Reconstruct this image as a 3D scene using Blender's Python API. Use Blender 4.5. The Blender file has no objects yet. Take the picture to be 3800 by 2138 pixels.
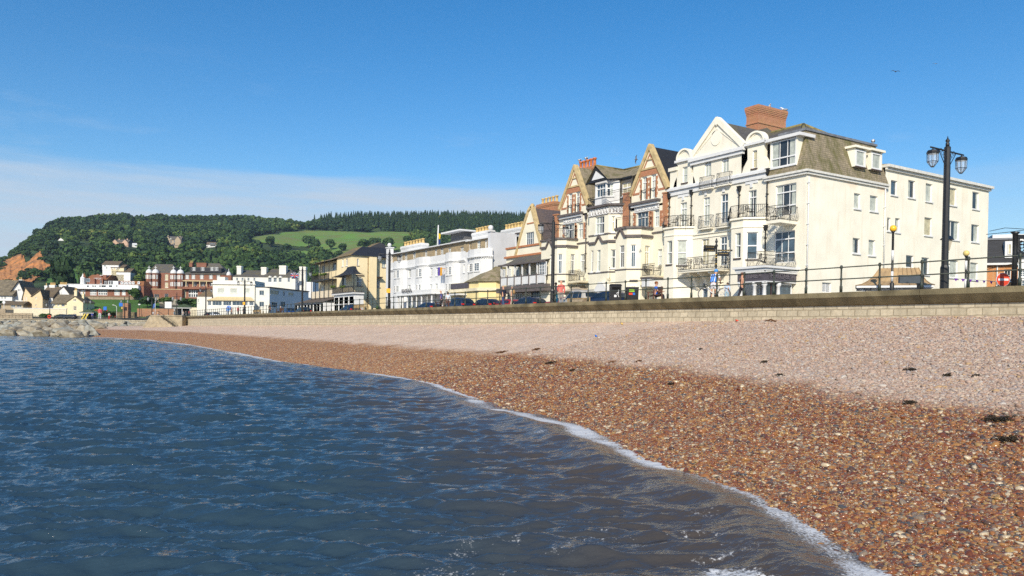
import bpy, math, random
import numpy as np
from mathutils import Vector, Matrix, noise
from mathutils.geometry import tessellate_polygon
R = math.radians
random.seed(7); np.random.seed(7)
SC = bpy.context.scene
COL = SC.collection
# ---------------------------------------------------------------- camera, sky, sun, exposure
F = 2850.0; CX = 1900.0; PPY = 1270.0          # focal length and principal point in photo pixels (3800 wide)
YAW, PITCH, ROLL = 32.4, -1.0, 0.8
CAM = Vector((0, 0, 2.7))
CM = (Matrix.Rotation(R(-YAW), 3, 'Z') @ Matrix.Rotation(R(90 + PITCH), 3, 'X') @ Matrix.Rotation(R(ROLL), 3, 'Z'))
cd = bpy.data.cameras.new('camera'); cam = bpy.data.objects.new('camera', cd); COL.objects.link(cam)
cam.matrix_world = Matrix.Translation(CAM) @ CM.to_4x4()
cd.sensor_width = 36; cd.lens = F / 3800 * 36; cd.shift_y = (PPY - 1069) / 3800
cd.clip_start = 0.1; cd.clip_end = 9000
SC.camera = cam
SUN_AZ, SUN_EL = 44.5, 33.0                     # direction the light travels (from +Y towards +X), height of the sun
w = bpy.data.worlds.new('World'); SC.world = w; w.use_nodes = True
nt = w.node_tree; nt.nodes.clear()
def N(nt, t, **k):
 n = nt.nodes.new(t)
 for a, b in k.items():
  if a in n.inputs.keys(): n.inputs[a].default_value = b
  else: setattr(n, a, b)
 return n
sky = N(nt, 'ShaderNodeTexSky', sky_type='NISHITA'); sky.sun_disc = False
sky.sun_elevation = R(SUN_EL); sky.sun_rotation = R(180 + SUN_AZ)
sky.air_density = 1.0; sky.dust_density = 0.35; sky.ozone_density = 2.2; sky.altitude = 0
tc = N(nt, 'ShaderNodeTexCoord'); sp = N(nt, 'ShaderNodeSeparateXYZ')
nt.links.new(tc.outputs['Generated'], sp.inputs[0])
mp = N(nt, 'ShaderNodeMapping'); mp.inputs['Scale'].default_value = (2.0, 2.0, 26.0)
nt.links.new(tc.outputs['Generated'], mp.inputs[0])
cn = N(nt, 'ShaderNodeTexNoise'); cn.inputs['Scale'].default_value = 1.3; cn.inputs['Detail'].default_value = 6
nt.links.new(mp.outputs[0], cn.inputs[0])
# soft bank of thin cloud low in the sky
zz = N(nt, 'ShaderNodeMath', operation='MULTIPLY_ADD'); zz.inputs[1].default_value = 0.07; nt.links.new(cn.outputs[0], zz.inputs[0])
xz = N(nt, 'ShaderNodeMath', operation='MULTIPLY_ADD'); xz.inputs[1].default_value = -0.02; nt.links.new(sp.outputs[0], xz.inputs[0]); nt.links.new(sp.outputs[2], xz.inputs[2])
nt.links.new(xz.outputs[0], zz.inputs[2])
mr = N(nt, 'ShaderNodeMapRange', interpolation_type='SMOOTHSTEP'); nt.links.new(zz.outputs[0], mr.inputs[0])
mr.inputs[1].default_value = 0.198; mr.inputs[2].default_value = 0.222; mr.inputs[3].default_value = 0.9; mr.inputs[4].default_value = 0.0
fx = N(nt, 'ShaderNodeMapRange', interpolation_type='SMOOTHSTEP'); nt.links.new(sp.outputs[0], fx.inputs[0]); fx.inputs[1].default_value = .45; fx.inputs[2].default_value = .72; fx.inputs[3].default_value = 1; fx.inputs[4].default_value = .22
mp2 = N(nt, 'ShaderNodeMapping'); mp2.inputs['Scale'].default_value = (3.0, 3.0, 34.0); nt.links.new(tc.outputs['Generated'], mp2.inputs[0])
cn2 = N(nt, 'ShaderNodeTexNoise'); cn2.inputs['Scale'].default_value = 1.6; cn2.inputs['Detail'].default_value = 8; cn2.inputs['Roughness'].default_value = .6; nt.links.new(mp2.outputs[0], cn2.inputs[0])
c3 = N(nt, 'ShaderNodeMapRange'); nt.links.new(cn2.outputs[0], c3.inputs[0]); c3.inputs[1].default_value = .3; c3.inputs[2].default_value = .65; c3.inputs[3].default_value = .5; c3.inputs[4].default_value = 1.1
m1 = N(nt, 'ShaderNodeMath', operation='MULTIPLY'); nt.links.new(mr.outputs[0], m1.inputs[0]); nt.links.new(fx.outputs[0], m1.inputs[1])
m2 = N(nt, 'ShaderNodeMath', operation='MULTIPLY'); nt.links.new(m1.outputs[0], m2.inputs[0]); nt.links.new(c3.outputs[0], m2.inputs[1])
mp3 = N(nt, 'ShaderNodeMapping'); mp3.inputs['Scale'].default_value = (4.0, 4.0, 18.0); nt.links.new(tc.outputs['Generated'], mp3.inputs[0])
cn3 = N(nt, 'ShaderNodeTexNoise'); cn3.inputs['Scale'].default_value = 1.2; cn3.inputs['Detail'].default_value = 9; cn3.inputs['Roughness'].default_value = .62; nt.links.new(mp3.outputs[0], cn3.inputs[0])
w3 = N(nt, 'ShaderNodeMapRange'); nt.links.new(cn3.outputs[0], w3.inputs[0]); w3.inputs[1].default_value = .60; w3.inputs[2].default_value = .8; w3.inputs[3].default_value = 0; w3.inputs[4].default_value = .30
zf3 = N(nt, 'ShaderNodeMapRange'); nt.links.new(sp.outputs[2], zf3.inputs[0]); zf3.inputs[1].default_value = .18; zf3.inputs[2].default_value = .34; zf3.inputs[3].default_value = 1; zf3.inputs[4].default_value = 0
w4 = N(nt, 'ShaderNodeMath', operation='MULTIPLY'); nt.links.new(w3.outputs[0], w4.inputs[0]); nt.links.new(zf3.outputs[0], w4.inputs[1])
m3 = N(nt, 'ShaderNodeMath', operation='MAXIMUM'); nt.links.new(m2.outputs[0], m3.inputs[0]); nt.links.new(w4.outputs[0], m3.inputs[1])
mx = N(nt, 'ShaderNodeMixRGB'); nt.links.new(m3.outputs[0], mx.inputs[0])
hs = N(nt, 'ShaderNodeHueSaturation'); hs.inputs['Saturation'].default_value = 1.42; hs.inputs['Value'].default_value = 1.0; hs.inputs['Hue'].default_value = 0.501
nt.links.new(sky.outputs[0], hs.inputs['Color'])
nt.links.new(hs.outputs[0], mx.inputs[1]); mx.inputs[2].default_value = (4.1, 4.9, 5.8, 1)
bg = N(nt, 'ShaderNodeBackground'); nt.links.new(mx.outputs[0], bg.inputs[0]); bg.inputs[1].default_value = 0.126
wo = N(nt, 'ShaderNodeOutputWorld'); nt.links.new(bg.outputs[0], wo.inputs[0])
sl = bpy.data.lights.new('sun', 'SUN'); sun = bpy.data.objects.new('sun', sl); COL.objects.link(sun)
sl.energy = 4.6; sl.angle = R(0.53); sl.color = (1.0, 0.91, 0.75)
dv = Vector((math.sin(R(SUN_AZ)) * math.cos(R(SUN_EL)), math.cos(R(SUN_AZ)) * math.cos(R(SUN_EL)), -math.sin(R(SUN_EL))))
sun.rotation_euler = dv.to_track_quat('-Z', 'Y').to_euler(); sun.location = (-60, -60, 60)
SC.view_settings.view_transform = 'Standard'; SC.view_settings.look = 'None'; SC.view_settings.gamma = 1
SC.view_settings.use_curve_mapping = False; SC.view_settings.exposure = 0.2
SC.cycles.use_denoising = False
SC.cycles.max_bounces = 6; SC.cycles.sample_clamp_indirect = 3; SC.cycles.sample_clamp_direct = 12; SC.cycles.transparent_max_bounces = 12
# ---------------------------------------------------------------- measuring rays (used to read sizes off the photo)
def ray(px, py): return CM @ Vector(((px - CX) / F, (PPY - py) / F, -1))
def hit(px, py, axis, v):
 d = ray(px, py); t = (v - CAM[axis]) / d[axis]; return CAM + d * t
def atD(px, py, D): return CAM + ray(px, py) * D
# ---------------------------------------------------------------- materials
MATS = {}
def mat(name, col, rough=0.7, var=0.10, scale=3.0, bump=0.0, bscale=None, spec=0.3, metal=0.0, col2=None, detail=4):
 """painted / plain surface: colour broken by noise of its own, light bump"""
 if name in MATS: return MATS[name]
 m = bpy.data.materials.new(name); m.use_nodes = True; t = m.node_tree
 b = t.nodes['Principled BSDF']; b.inputs['Roughness'].default_value = rough; b.inputs['Metallic'].default_value = metal
 b.inputs['Specular IOR Level'].default_value = spec
 g = N(t, 'ShaderNodeNewGeometry')
 n = N(t, 'ShaderNodeTexNoise'); n.inputs['Scale'].default_value = scale; n.inputs['Detail'].default_value = detail
 t.links.new(g.outputs['Position'], n.inputs[0])
 r = N(t, 'ShaderNodeMapRange'); r.inputs[1].default_value = 0.32; r.inputs[2].default_value = 0.68
 t.links.new(n.outputs[0], r.inputs[0])
 mxx = N(t, 'ShaderNodeMixRGB'); t.links.new(r.outputs[0], mxx.inputs[0])
 c2 = col2 if col2 else tuple(c * (1 - 2 * var) for c in col)
 mxx.inputs[1].default_value = (*c2, 1); mxx.inputs[2].default_value = (*[min(1, c * (1 + var * .4)) for c in col], 1)
 t.links.new(mxx.outputs[0], b.inputs['Base Color'])
 if bump:
  n2 = N(t, 'ShaderNodeTexNoise'); n2.inputs['Scale'].default_value = bscale or scale * 6; n2.inputs['Detail'].default_value = 3
  t.links.new(g.outputs['Position'], n2.inputs[0])
  bu = N(t, 'ShaderNodeBump'); bu.inputs['Strength'].default_value = bump; bu.inputs['Distance'].default_value = 0.05
  t.links.new(n2.outputs[0], bu.inputs['Height']); t.links.new(bu.outputs[0], b.inputs['Normal'])
 MATS[name] = m; return m
def stucco(name, col, stain=(0.55, 0.42, 0.25), amount=0.25, rough=0.85, top=None):
 """painted render: broad faint patches and thin vertical weather streaks"""
 if name in MATS: return MATS[name]
 m = mat(name, col, rough, 0.05, 0.7); t = m.node_tree; b = t.nodes['Principled BSDF']
 src = b.inputs['Base Color'].links[0].from_socket
 g = N(t, 'ShaderNodeNewGeometry'); mpn = N(t, 'ShaderNodeMapping'); mpn.inputs['Scale'].default_value = (1.6, 1.6, 0.16)
 t.links.new(g.outputs['Position'], mpn.inputs[0])
 n = N(t, 'ShaderNodeTexNoise'); n.inputs['Scale'].default_value = 1.6; n.inputs['Detail'].default_value = 7; n.inputs['Roughness'].default_value = 0.65
 t.links.new(mpn.outputs[0], n.inputs[0])
 r = N(t, 'ShaderNodeMapRange'); r.inputs[1].default_value = 0.52; r.inputs[2].default_value = 0.75; r.inputs[4].default_value = amount
 t.links.new(n.outputs[0], r.inputs[0])
 mxx = N(t, 'ShaderNodeMixRGB'); t.links.new(r.outputs[0], mxx.inputs[0]); t.links.new(src, mxx.inputs[1])
 mxx.inputs[2].default_value = (*stain, 1); t.links.new(mxx.outputs[0], b.inputs['Base Color'])
 if top:
  s_ = N(t, 'ShaderNodeSeparateXYZ'); t.links.new(g.outputs['Position'], s_.inputs[0])
  tz = N(t, 'ShaderNodeMapRange', interpolation_type='SMOOTHSTEP'); t.links.new(s_.outputs[2], tz.inputs[0]); tz.inputs[1].default_value = top - 1.3; tz.inputs[2].default_value = top - .1
  tn = N(t, 'ShaderNodeTexNoise'); tn.inputs['Scale'].default_value = .55; tn.inputs['Detail'].default_value = 6; t.links.new(g.outputs['Position'], tn.inputs[0])
  tr = N(t, 'ShaderNodeMapRange'); t.links.new(tn.outputs[0], tr.inputs[0]); tr.inputs[1].default_value = .42; tr.inputs[2].default_value = .62; tr.inputs[4].default_value = .5
  tm = N(t, 'ShaderNodeMath', operation='MULTIPLY'); t.links.new(tz.outputs[0], tm.inputs[0]); t.links.new(tr.outputs[0], tm.inputs[1])
  m9 = N(t, 'ShaderNodeMixRGB'); t.links.new(tm.outputs[0], m9.inputs[0]); t.links.new(mxx.outputs[0], m9.inputs[1]); m9.inputs[2].default_value = (.72, .40, .20, 1); t.links.new(m9.outputs[0], b.inputs['Base Color'])
 n2 = N(t, 'ShaderNodeTexNoise'); n2.inputs['Scale'].default_value = 9; n2.inputs['Detail'].default_value = 5
 t.links.new(g.outputs['Position'], n2.inputs[0])
 bu = N(t, 'ShaderNodeBump'); bu.inputs['Strength'].default_value = 0.12; bu.inputs['Distance'].default_value = 0.03
 t.links.new(n2.outputs[0], bu.inputs['Height']); t.links.new(bu.outputs[0], b.inputs['Normal'])
 return m
def bricky(name, c1, c2, mortar, bw, bh, ms=0.02, rough=0.8, patch=None, pamt=0.6, pscale=0.8, bump=0.5, vmul=1.0, ov=(0.5, 2), streak=(1, 1, 1), warp=0):
 """coursed material: bricks, slates, stone blocks. Courses follow height, joints run along the wall"""
 if name in MATS: return MATS[name]
 m = bpy.data.materials.new(name); m.use_nodes = True; t = m.node_tree; b = t.nodes['Principled BSDF']
 b.inputs['Roughness'].default_value = rough; b.inputs['Specular IOR Level'].default_value = 0.3
 g = N(t, 'ShaderNodeNewGeometry'); s = N(t, 'ShaderNodeSeparateXYZ'); t.links.new(g.outputs['Position'], s.inputs[0])
 a = N(t, 'ShaderNodeMath', operation='ADD'); t.links.new(s.outputs[0], a.inputs[0]); t.links.new(s.outputs[1], a.inputs[1])
 v = N(t, 'ShaderNodeMath', operation='MULTIPLY'); v.inputs[1].default_value = vmul; t.links.new(s.outputs[2], v.inputs[0])
 c = N(t, 'ShaderNodeCombineXYZ'); t.links.new(a.outputs[0], c.inputs[0]); t.links.new(v.outputs[0], c.inputs[1])
 co = c.outputs[0]
 if warp:
  wn = N(t, 'ShaderNodeTexNoise'); wn.inputs['Scale'].default_value = 2.2; wn.inputs['Detail'].default_value = 2; t.links.new(g.outputs['Position'], wn.inputs[0])
  ws = N(t, 'ShaderNodeVectorMath', operation='SCALE'); t.links.new(wn.outputs['Color'], ws.inputs[0]); ws.inputs['Scale'].default_value = warp * 2; wa = N(t, 'ShaderNodeVectorMath', operation='ADD'); t.links.new(c.outputs[0], wa.inputs[0]); t.links.new(ws.outputs[0], wa.inputs[1]); co = wa.outputs[0]
 br = N(t, 'ShaderNodeTexBrick'); t.links.new(co, br.inputs[0])
 br.inputs['Scale'].default_value = 1; br.inputs['Brick Width'].default_value = bw; br.inputs['Row Height'].default_value = bh
 br.inputs['Mortar Size'].default_value = ms; br.inputs['Color1'].default_value = (*c1, 1); br.inputs['Color2'].default_value = (*c2, 1)
 br.inputs['Mortar'].default_value = (*mortar, 1); br.inputs['Mortar Smooth'].default_value = 0.3; br.offset = ov[0]; br.offset_frequency = ov[1]
 out = br.outputs[0]
 if patch:
  mpn = N(t, 'ShaderNodeMapping'); mpn.inputs['Scale'].default_value = streak; t.links.new(g.outputs['Position'], mpn.inputs[0])
  n = N(t, 'ShaderNodeTexNoise'); n.inputs['Scale'].default_value = pscale; n.inputs['Detail'].default_value = 8; n.inputs['Roughness'].default_value = 0.7
  t.links.new(mpn.outputs[0], n.inputs[0])
  r = N(t, 'ShaderNodeMapRange'); r.inputs[1].default_value = 0.45; r.inputs[2].default_value = 0.62; r.inputs[4].default_value = pamt
  t.links.new(n.outputs[0], r.inputs[0]); mxx = N(t, 'ShaderNodeMixRGB'); t.links.new(r.outputs[0], mxx.inputs[0])
  t.links.new(out, mxx.inputs[1]); mxx.inputs[2].default_value = (*patch, 1); out = mxx.outputs[0]
 n3 = N(t, 'ShaderNodeTexNoise'); n3.inputs['Scale'].default_value = 7; n3.inputs['Detail'].default_value = 4; t.links.new(g.outputs['Position'], n3.inputs[0])
 r3 = N(t, 'ShaderNodeMapRange'); r3.inputs[3].default_value = 0.7; r3.inputs[4].default_value = 1.25; t.links.new(n3.outputs[0], r3.inputs[0])
 vm = N(t, 'ShaderNodeVectorMath', operation='SCALE'); t.links.new(out, vm.inputs[0]); t.links.new(r3.outputs[0], vm.inputs['Scale'])
 t.links.new(vm.outputs[0], b.inputs['Base Color'])
 bu = N(t, 'ShaderNodeBump'); bu.inputs['Strength'].default_value = bump; bu.inputs['Distance'].default_value = 0.03
 inv = N(t, 'ShaderNodeMath', operation='SUBTRACT'); inv.inputs[0].default_value = 1; t.links.new(br.outputs['Fac'], inv.inputs[1])
 t.links.new(inv.outputs[0], bu.inputs['Height']); t.links.new(bu.outputs[0], b.inputs['Normal'])
 MATS[name] = m; return m
def glassy(name, col, rough=0.06):
 if name in MATS: return MATS[name]
 m = mat(name, col, rough, 0.25, 2.0, spec=0.6); return m
# ---------------------------------------------------------------- object bookkeeping
def tag(o, label=None, cat=None, group=None, kind=None):
 if label: o['label'] = label
 if cat: o['category'] = cat
 if group: o['group'] = group
 if kind: o['kind'] = kind
 return o
def empty(name, loc, label, cat, group=None, rz=0):
 o = bpy.data.objects.new(name, None); COL.objects.link(o); o.location = loc; o.rotation_euler = (0, 0, rz)
 o.empty_display_size = 0.3
 return tag(o, label, cat, group)
def copy_tree(o, parent=None):
 c = o.copy(); COL.objects.link(c)
 if parent: c.parent = parent
 for ch in list(o.children): copy_tree(ch, c)
 return c
class Fr:
 """upright frame: s runs along a facade (to the right as one faces it), d inwards, z up"""
 def __init__(f, x, y, ang):
  f.o = Vector((x, y, 0)); a = R(ang); f.t = Vector((math.cos(a), math.sin(a), 0)); f.n = Vector((-math.sin(a), math.cos(a), 0)); f.ang = ang
 def w(f, s, d, z): return f.o + f.t * s + f.n * d + Vector((0, 0, z))
 def px(f, px, py, d=0.0):
  r = ray(px, py); o = f.o + f.n * d
  t = (o - CAM).dot(f.n) / r.dot(f.n); p = CAM + r * t
  return ((p - f.o).dot(f.t), p.z)
 def sub(f, s, d, ang=0):
  p = f.w(s, d, 0); return Fr(p.x, p.y, f.ang + ang)
 def rect(f, l, r, t, b, d=0.0):
  m = (l + r) / 2; c = (t + b) / 2
  return (f.px(l, c, d)[0], f.px(r, c, d)[0], f.px(m, b, d)[1], f.px(m, t, d)[1])
ID = Fr(0, 0, 0)
class MB:
 def __init__(s, fr=ID): s.v = []; s.f = []; s.sm = []; s.mi = []; s.fr = fr; s.cur = 0
 def add(s, vs, fs, smooth=False, world=False):
  k = len(s.v)
  s.v += [Vector(p) if world else s.fr.w(*p) for p in vs]
  for f in fs: s.f.append([i + k for i in f]); s.sm.append(smooth); s.mi.append(s.cur)
  return s
 def box(s, a0, a1, d0, d1, z0, z1):
  if a0 > a1: a0, a1 = a1, a0
  if d0 > d1: d0, d1 = d1, d0
  if z0 > z1: z0, z1 = z1, z0
  vs = [(x, y, z) for z in (z0, z1) for y in (d0, d1) for x in (a0, a1)]
  return s.add(vs, [(0, 2, 3, 1), (4, 5, 7, 6), (0, 1, 5, 4), (2, 6, 7, 3), (0, 4, 6, 2), (1, 3, 7, 5)])
 def frus(s, a0, a1, d0, d1, z0, b0, b1, e0, e1, z1):
  """box whose top rectangle differs from its bottom one"""
  vs = [(a0, d0, z0), (a1, d0, z0), (a0, d1, z0), (a1, d1, z0), (b0, e0, z1), (b1, e0, z1), (b0, e1, z1), (b1, e1, z1)]
  return s.add(vs, [(0, 2, 3, 1), (4, 5, 7, 6), (0, 1, 5, 4), (2, 6, 7, 3), (0, 4, 6, 2), (1, 3, 7, 5)])
 def prism(s, pts, d0, d1):
  """polygon in (s,z) pushed from depth d0 to d1"""
  n = len(pts); a = sum(pts[i][0] * pts[(i + 1) % n][1] - pts[(i + 1) % n][0] * pts[i][1] for i in range(n))
  if a < 0: pts = pts[::-1]
  if d0 > d1: d0, d1 = d1, d0
  vs = [(p[0], d0, p[1]) for p in pts] + [(p[0], d1, p[1]) for p in pts]
  fs = [(i, i + n, (i + 1) % n + n, (i + 1) % n)[::-1] for i in range(n)]
  tri = tessellate_polygon([[Vector((p[0], p[1], 0)) for p in pts]])
  for t in tri:
   a, b, c = t
   ar = (pts[b][0] - pts[a][0]) * (pts[c][1] - pts[a][1]) - (pts[c][0] - pts[a][0]) * (pts[b][1] - pts[a][1])
   if ar < 0: a, c = c, a
   fs.append((a, b, c)); fs.append((c + n, b + n, a + n))
  return s.add(vs, fs)
 def plan(s, pts, z0, z1, pts2=None):
  """plan polygon (s,d) raised from z0 to z1, optional other top outline"""
  n = len(pts); a = sum(pts[i][0] * pts[(i + 1) % n][1] - pts[(i + 1) % n][0] * pts[i][1] for i in range(n))
  p2 = pts2 or pts
  if a < 0: pts = pts[::-1]; p2 = p2[::-1]
  vs = [(p[0], p[1], z0) for p in pts] + [(p[0], p[1], z1) for p in p2]
  fs = [(i, (i + 1) % n, (i + 1) % n + n, i + n) for i in range(n)] + [tuple(range(n))[::-1], tuple(range(n, 2 * n))]
  return s.add(vs, fs)
 def poly(s, vs): return s.add(vs, [tuple(range(len(vs)))])
 def tube(s, pts, r, n=8, cap=True, world=False):
  P = [Vector(p) if world else s.fr.w(*p) for p in pts]
  rr = r if isinstance(r, (list, tuple)) else [r] * len(P)
  vs = []
  ref = None
  for i, p in enumerate(P):
   d = (P[min(i + 1, len(P) - 1)] - P[max(i - 1, 0)]).normalized()
   if ref is None: ref = Vector((0, 0, 1)) if abs(d.z) < 0.9 else Vector((1, 0, 0))
   u = d.cross(ref).normalized(); v = d.cross(u).normalized(); ref = v.cross(d) * -1 if False else ref
   for k in range(n):
    a = 2 * math.pi * k / n; vs.append(p + (u * math.cos(a) + v * math.sin(a)) * rr[i])
  fs = []
  for i in range(len(P) - 1):
   for k in range(n): fs.append((i * n + k, (i + 1) * n + k, (i + 1) * n + (k + 1) % n, i * n + (k + 1) % n))
  if cap: fs += [tuple(range(n)), tuple(range((len(P) - 1) * n, len(P) * n))[::-1]]
  return s.add(vs, fs, smooth=n > 5, world=True)
 def lathe(s, c, prof, n=12, smooth=True, world=False, sq=None):
  """profile [(radius, z)...] turned about an upright axis through c"""
  C = Vector(c) if world else s.fr.w(*c)
  vs = []
  for (r, z) in prof:
   for k in range(n):
    a = 2 * math.pi * (k + .5) / n; vs.append(C + Vector((math.cos(a) * r, math.sin(a) * r, z)))
  m = len(prof); fs = []
  for i in range(m - 1):
   for k in range(n): fs.append((i * n + k, i * n + (k + 1) % n, (i + 1) * n + (k + 1) % n, (i + 1) * n + k))
  fs += [tuple(range(n))[::-1], tuple(range((m - 1) * n, m * n))]
  return s.add(vs, fs, smooth=smooth, world=True)
 def ball(s, c, r, n=8, world=False, sc=(1, 1, 1)):
  C = Vector(c) if world else s.fr.w(*c); vs = []; fs = []; m = max(4, n // 2 + 1)
  for i in range(1, m):
   ph = math.pi * i / m
   for k in range(n):
    a = 2 * math.pi * k / n; vs.append(C + Vector((math.sin(ph) * math.cos(a) * r * sc[0], math.sin(ph) * math.sin(a) * r * sc[1], -math.cos(ph) * r * sc[2])))
  vs += [C + Vector((0, 0, -r * sc[2])), C + Vector((0, 0, r * sc[2]))]; B = len(vs) - 2
  for i in range(m - 2):
   for k in range(n): fs.append((i * n + k, i * n + (k + 1) % n, (i + 1) * n + (k + 1) % n, (i + 1) * n + k))
  for k in range(n):
   fs.append((B, (k + 1) % n, k)); fs.append((B + 1, (m - 2) * n + k, (m - 2) * n + (k + 1) % n))
  return s.add(vs, fs, smooth=True, world=True)
 def wall(s, poly, holes, reveal=0.14, d=0.0):
  """upright sheet with openings (each hole is s0,s1,z0,z1), with reveals running inwards"""
  hs = [[(h[0], h[2]), (h[1], h[2]), (h[1], h[3]), (h[0], h[3])] for h in holes]
  xs_, zs_ = [p[0] for p in poly], [p[1] for p in poly]
  if len(poly) == 4 and len({round(v, 4) for v in xs_}) == 2 and len({round(v, 4) for v in zs_}) == 2:
   bx = lambda v, lo, hi: min(max(v, lo), hi)
   gx_ = sorted({min(xs_), max(xs_), *[bx(v, min(xs_), max(xs_)) for h in holes for v in h[:2]]}); gz_ = sorted({min(zs_), max(zs_), *[bx(v, min(zs_), max(zs_)) for h in holes for v in h[2:]]})
   for a, b in zip(gx_[:-1], gx_[1:]):
    for c, e in zip(gz_[:-1], gz_[1:]):
     m, k = (a + b) / 2, (c + e) / 2
     if not any(h[0] < m < h[1] and h[2] < k < h[3] for h in holes): s.add([(a, d, c), (b, d, c), (b, d, e), (a, d, e)], [(0, 1, 2, 3)])
   hs = []; poly = poly[:0]
  rings = [[Vector((p[0], p[1], 0)) for p in poly]] + [[Vector((p[0], p[1], 0)) for p in h] for h in hs]
  flat = [p for r_ in rings for p in r_]
  tri = tessellate_polygon(rings) if poly else []; fs = []
  for a, b, c in tri:
   A, B, C = flat[a], flat[b], flat[c]
   ar = (B.x - A.x) * (C.y - A.y) - (C.x - A.x) * (B.y - A.y)
   if abs(ar) < 1e-9: continue
   fs.append((a, b, c) if ar > 0 else (a, c, b))
  s.add([(p.x, d, p.y) for p in flat], fs)
  for h in holes:
   x0, x1, z0, z1 = h; e = d + reveal
   s.add([(x0, d, z0), (x1, d, z0), (x1, d, z1), (x0, d, z1), (x0, e, z0), (x1, e, z0), (x1, e, z1), (x0, e, z1)],
                  [(0, 1, 5, 4), (1, 2, 6, 5), (2, 3, 7, 6), (3, 0, 4, 7)])
  return s
 def build(s, name, m, parent=None, **k):
  me = bpy.data.meshes.new(name)
  off = Vector((0, 0, 0)); rot = 0
  if parent is not None:
   p = parent
   while p is not None: off += p.location; p = p.parent
  me.from_pydata([v - off for v in s.v], [], s.f); me.update()
  ms = m if isinstance(m, (list, tuple)) else [m]
  for x in ms: me.materials.append(x)
  me.polygons.foreach_set('use_smooth', s.sm)
  if len(ms) > 1: me.polygons.foreach_set('material_index', s.mi)
  o = bpy.data.objects.new(name, me); COL.objects.link(o)
  if parent is not None: o.parent = parent
  for a, b in k.items(): o[{'cat': 'category'}.get(a, a)] = b
  return o
def np_obj(name, v, f, m, smooth=False, attrs=None, mi=None):
 """mesh from arrays; f is (n,3) or (n,4)"""
 me = bpy.data.meshes.new(name); nv, nf, k = len(v), len(f), f.shape[1]
 me.vertices.add(nv); me.vertices.foreach_set('co', np.asarray(v, np.float32).ravel())
 me.loops.add(nf * k); me.loops.foreach_set('vertex_index', np.asarray(f, np.int32).ravel())
 me.polygons.add(nf); me.polygons.foreach_set('loop_start', np.arange(0, nf * k, k, dtype=np.int32))
 me.polygons.foreach_set('loop_total', np.full(nf, k, np.int32))
 if smooth: me.polygons.foreach_set('use_smooth', np.ones(nf, bool))
 for x in (m if isinstance(m, (list, tuple)) else [m]): me.materials.append(x)
 if mi is not None: me.polygons.foreach_set('material_index', np.asarray(mi, np.int32))
 for a, d in (attrs or {}).items():
  at = me.attributes.new(a, 'FLOAT', 'POINT'); at.data.foreach_set('value', np.asarray(d, np.float32))
 me.update(calc_edges=True)
 o = bpy.data.objects.new(name, me); COL.objects.link(o); return o
def grid_faces(nr, nc):
 i = np.arange(nr - 1)[:, None] * nc + np.arange(nc - 1)[None, :]
 return np.stack([i, i + 1, i + nc + 1, i + nc], -1).reshape(-1, 4)
def fbm(x, y, sc, oct=4, seed=0):
 """cheap smooth value noise on arrays"""
 out = np.zeros_like(x, dtype=np.float64); amp = 1.0; tot = 0
 for o in range(oct):
  X = x * sc + seed * 17.3 + o * 31.7; Y = y * sc + seed * 9.1 + o * 11.9
  xi = np.floor(X).astype(np.int64); yi = np.floor(Y).astype(np.int64); fx = X - xi; fy = Y - yi
  fx = fx * fx * (3 - 2 * fx); fy = fy * fy * (3 - 2 * fy)
  def h(a, b):
   n = (a * 374761393 + b * 668265263 + seed * 1274126177) & 0x7fffffff
   n = ((n ^ (n >> 13)) * 1274126177) & 0x7fffffff
   return ((n ^ (n >> 16)) & 0xffff) / 65535.0
  v = (h(xi, yi) * (1 - fx) + h(xi + 1, yi) * fx) * (1 - fy) + (h(xi, yi + 1) * (1 - fx) + h(xi + 1, yi + 1) * fx) * fy
  out += v * amp; tot += amp; amp *= 0.5; sc *= 2.03
 return out / tot
# ---------------------------------------------------------------- sea, beach, promenade ground
WX = 30.1                                        # face of the sea wall
PROM = 4.48                                      # top of the coping
wl = [(3247, 2138), (3025, 1977), (2804, 1845), (2435, 1712), (2140, 1586), (1845, 1520), (1623, 1431), (1328, 1380), (1033, 1343), (812, 1299), (708, 1281), (561, 1263), (398, 1254), (300, 1250)]
wp = [hit(a, b, 2, 0.0) for a, b in wl]
WY = np.array([-30, -8] + [p.y for p in wp] + [184, 192, 210, 260]); WXX = np.array([-6, 3.0] + [p.x for p in wp] + [-6, -30, -60, -120])
o_ = np.argsort(WY); WY = WY[o_]; WXX = WXX[o_]
def Xw(Y): return np.interp(Y, WY, WXX)
def Zb(Y): return np.interp(Y, [0, 13, 45, 100, 160, 190], [3.5, 3.42, 3.05, 2.75, 2.45, 2.4])
def beach_z(X, Y):
 xw = Xw(Y) + (fbm(np.asarray(Y, float), np.zeros_like(np.asarray(Y, float)), 0.11, 3, 3) - .5) * 1.6
 L = np.maximum(WX - xw, 2.0); t = (X - xw) / L
 zb = Zb(Y)
 up = np.where(t < 0.5, t * 0.95, 0.475 + (t - 0.5) * 1.05)
 z = np.where(t > 0, np.minimum(up, 1.0) * zb, (X - xw) * 0.11)
 return z + np.clip(t / .2, 0, 1) * (fbm(X, Y, 0.35, 4, 5) - .5) * 0.16
bt = bpy.data.materials.new('shingle'); bt.use_nodes = True
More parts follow.
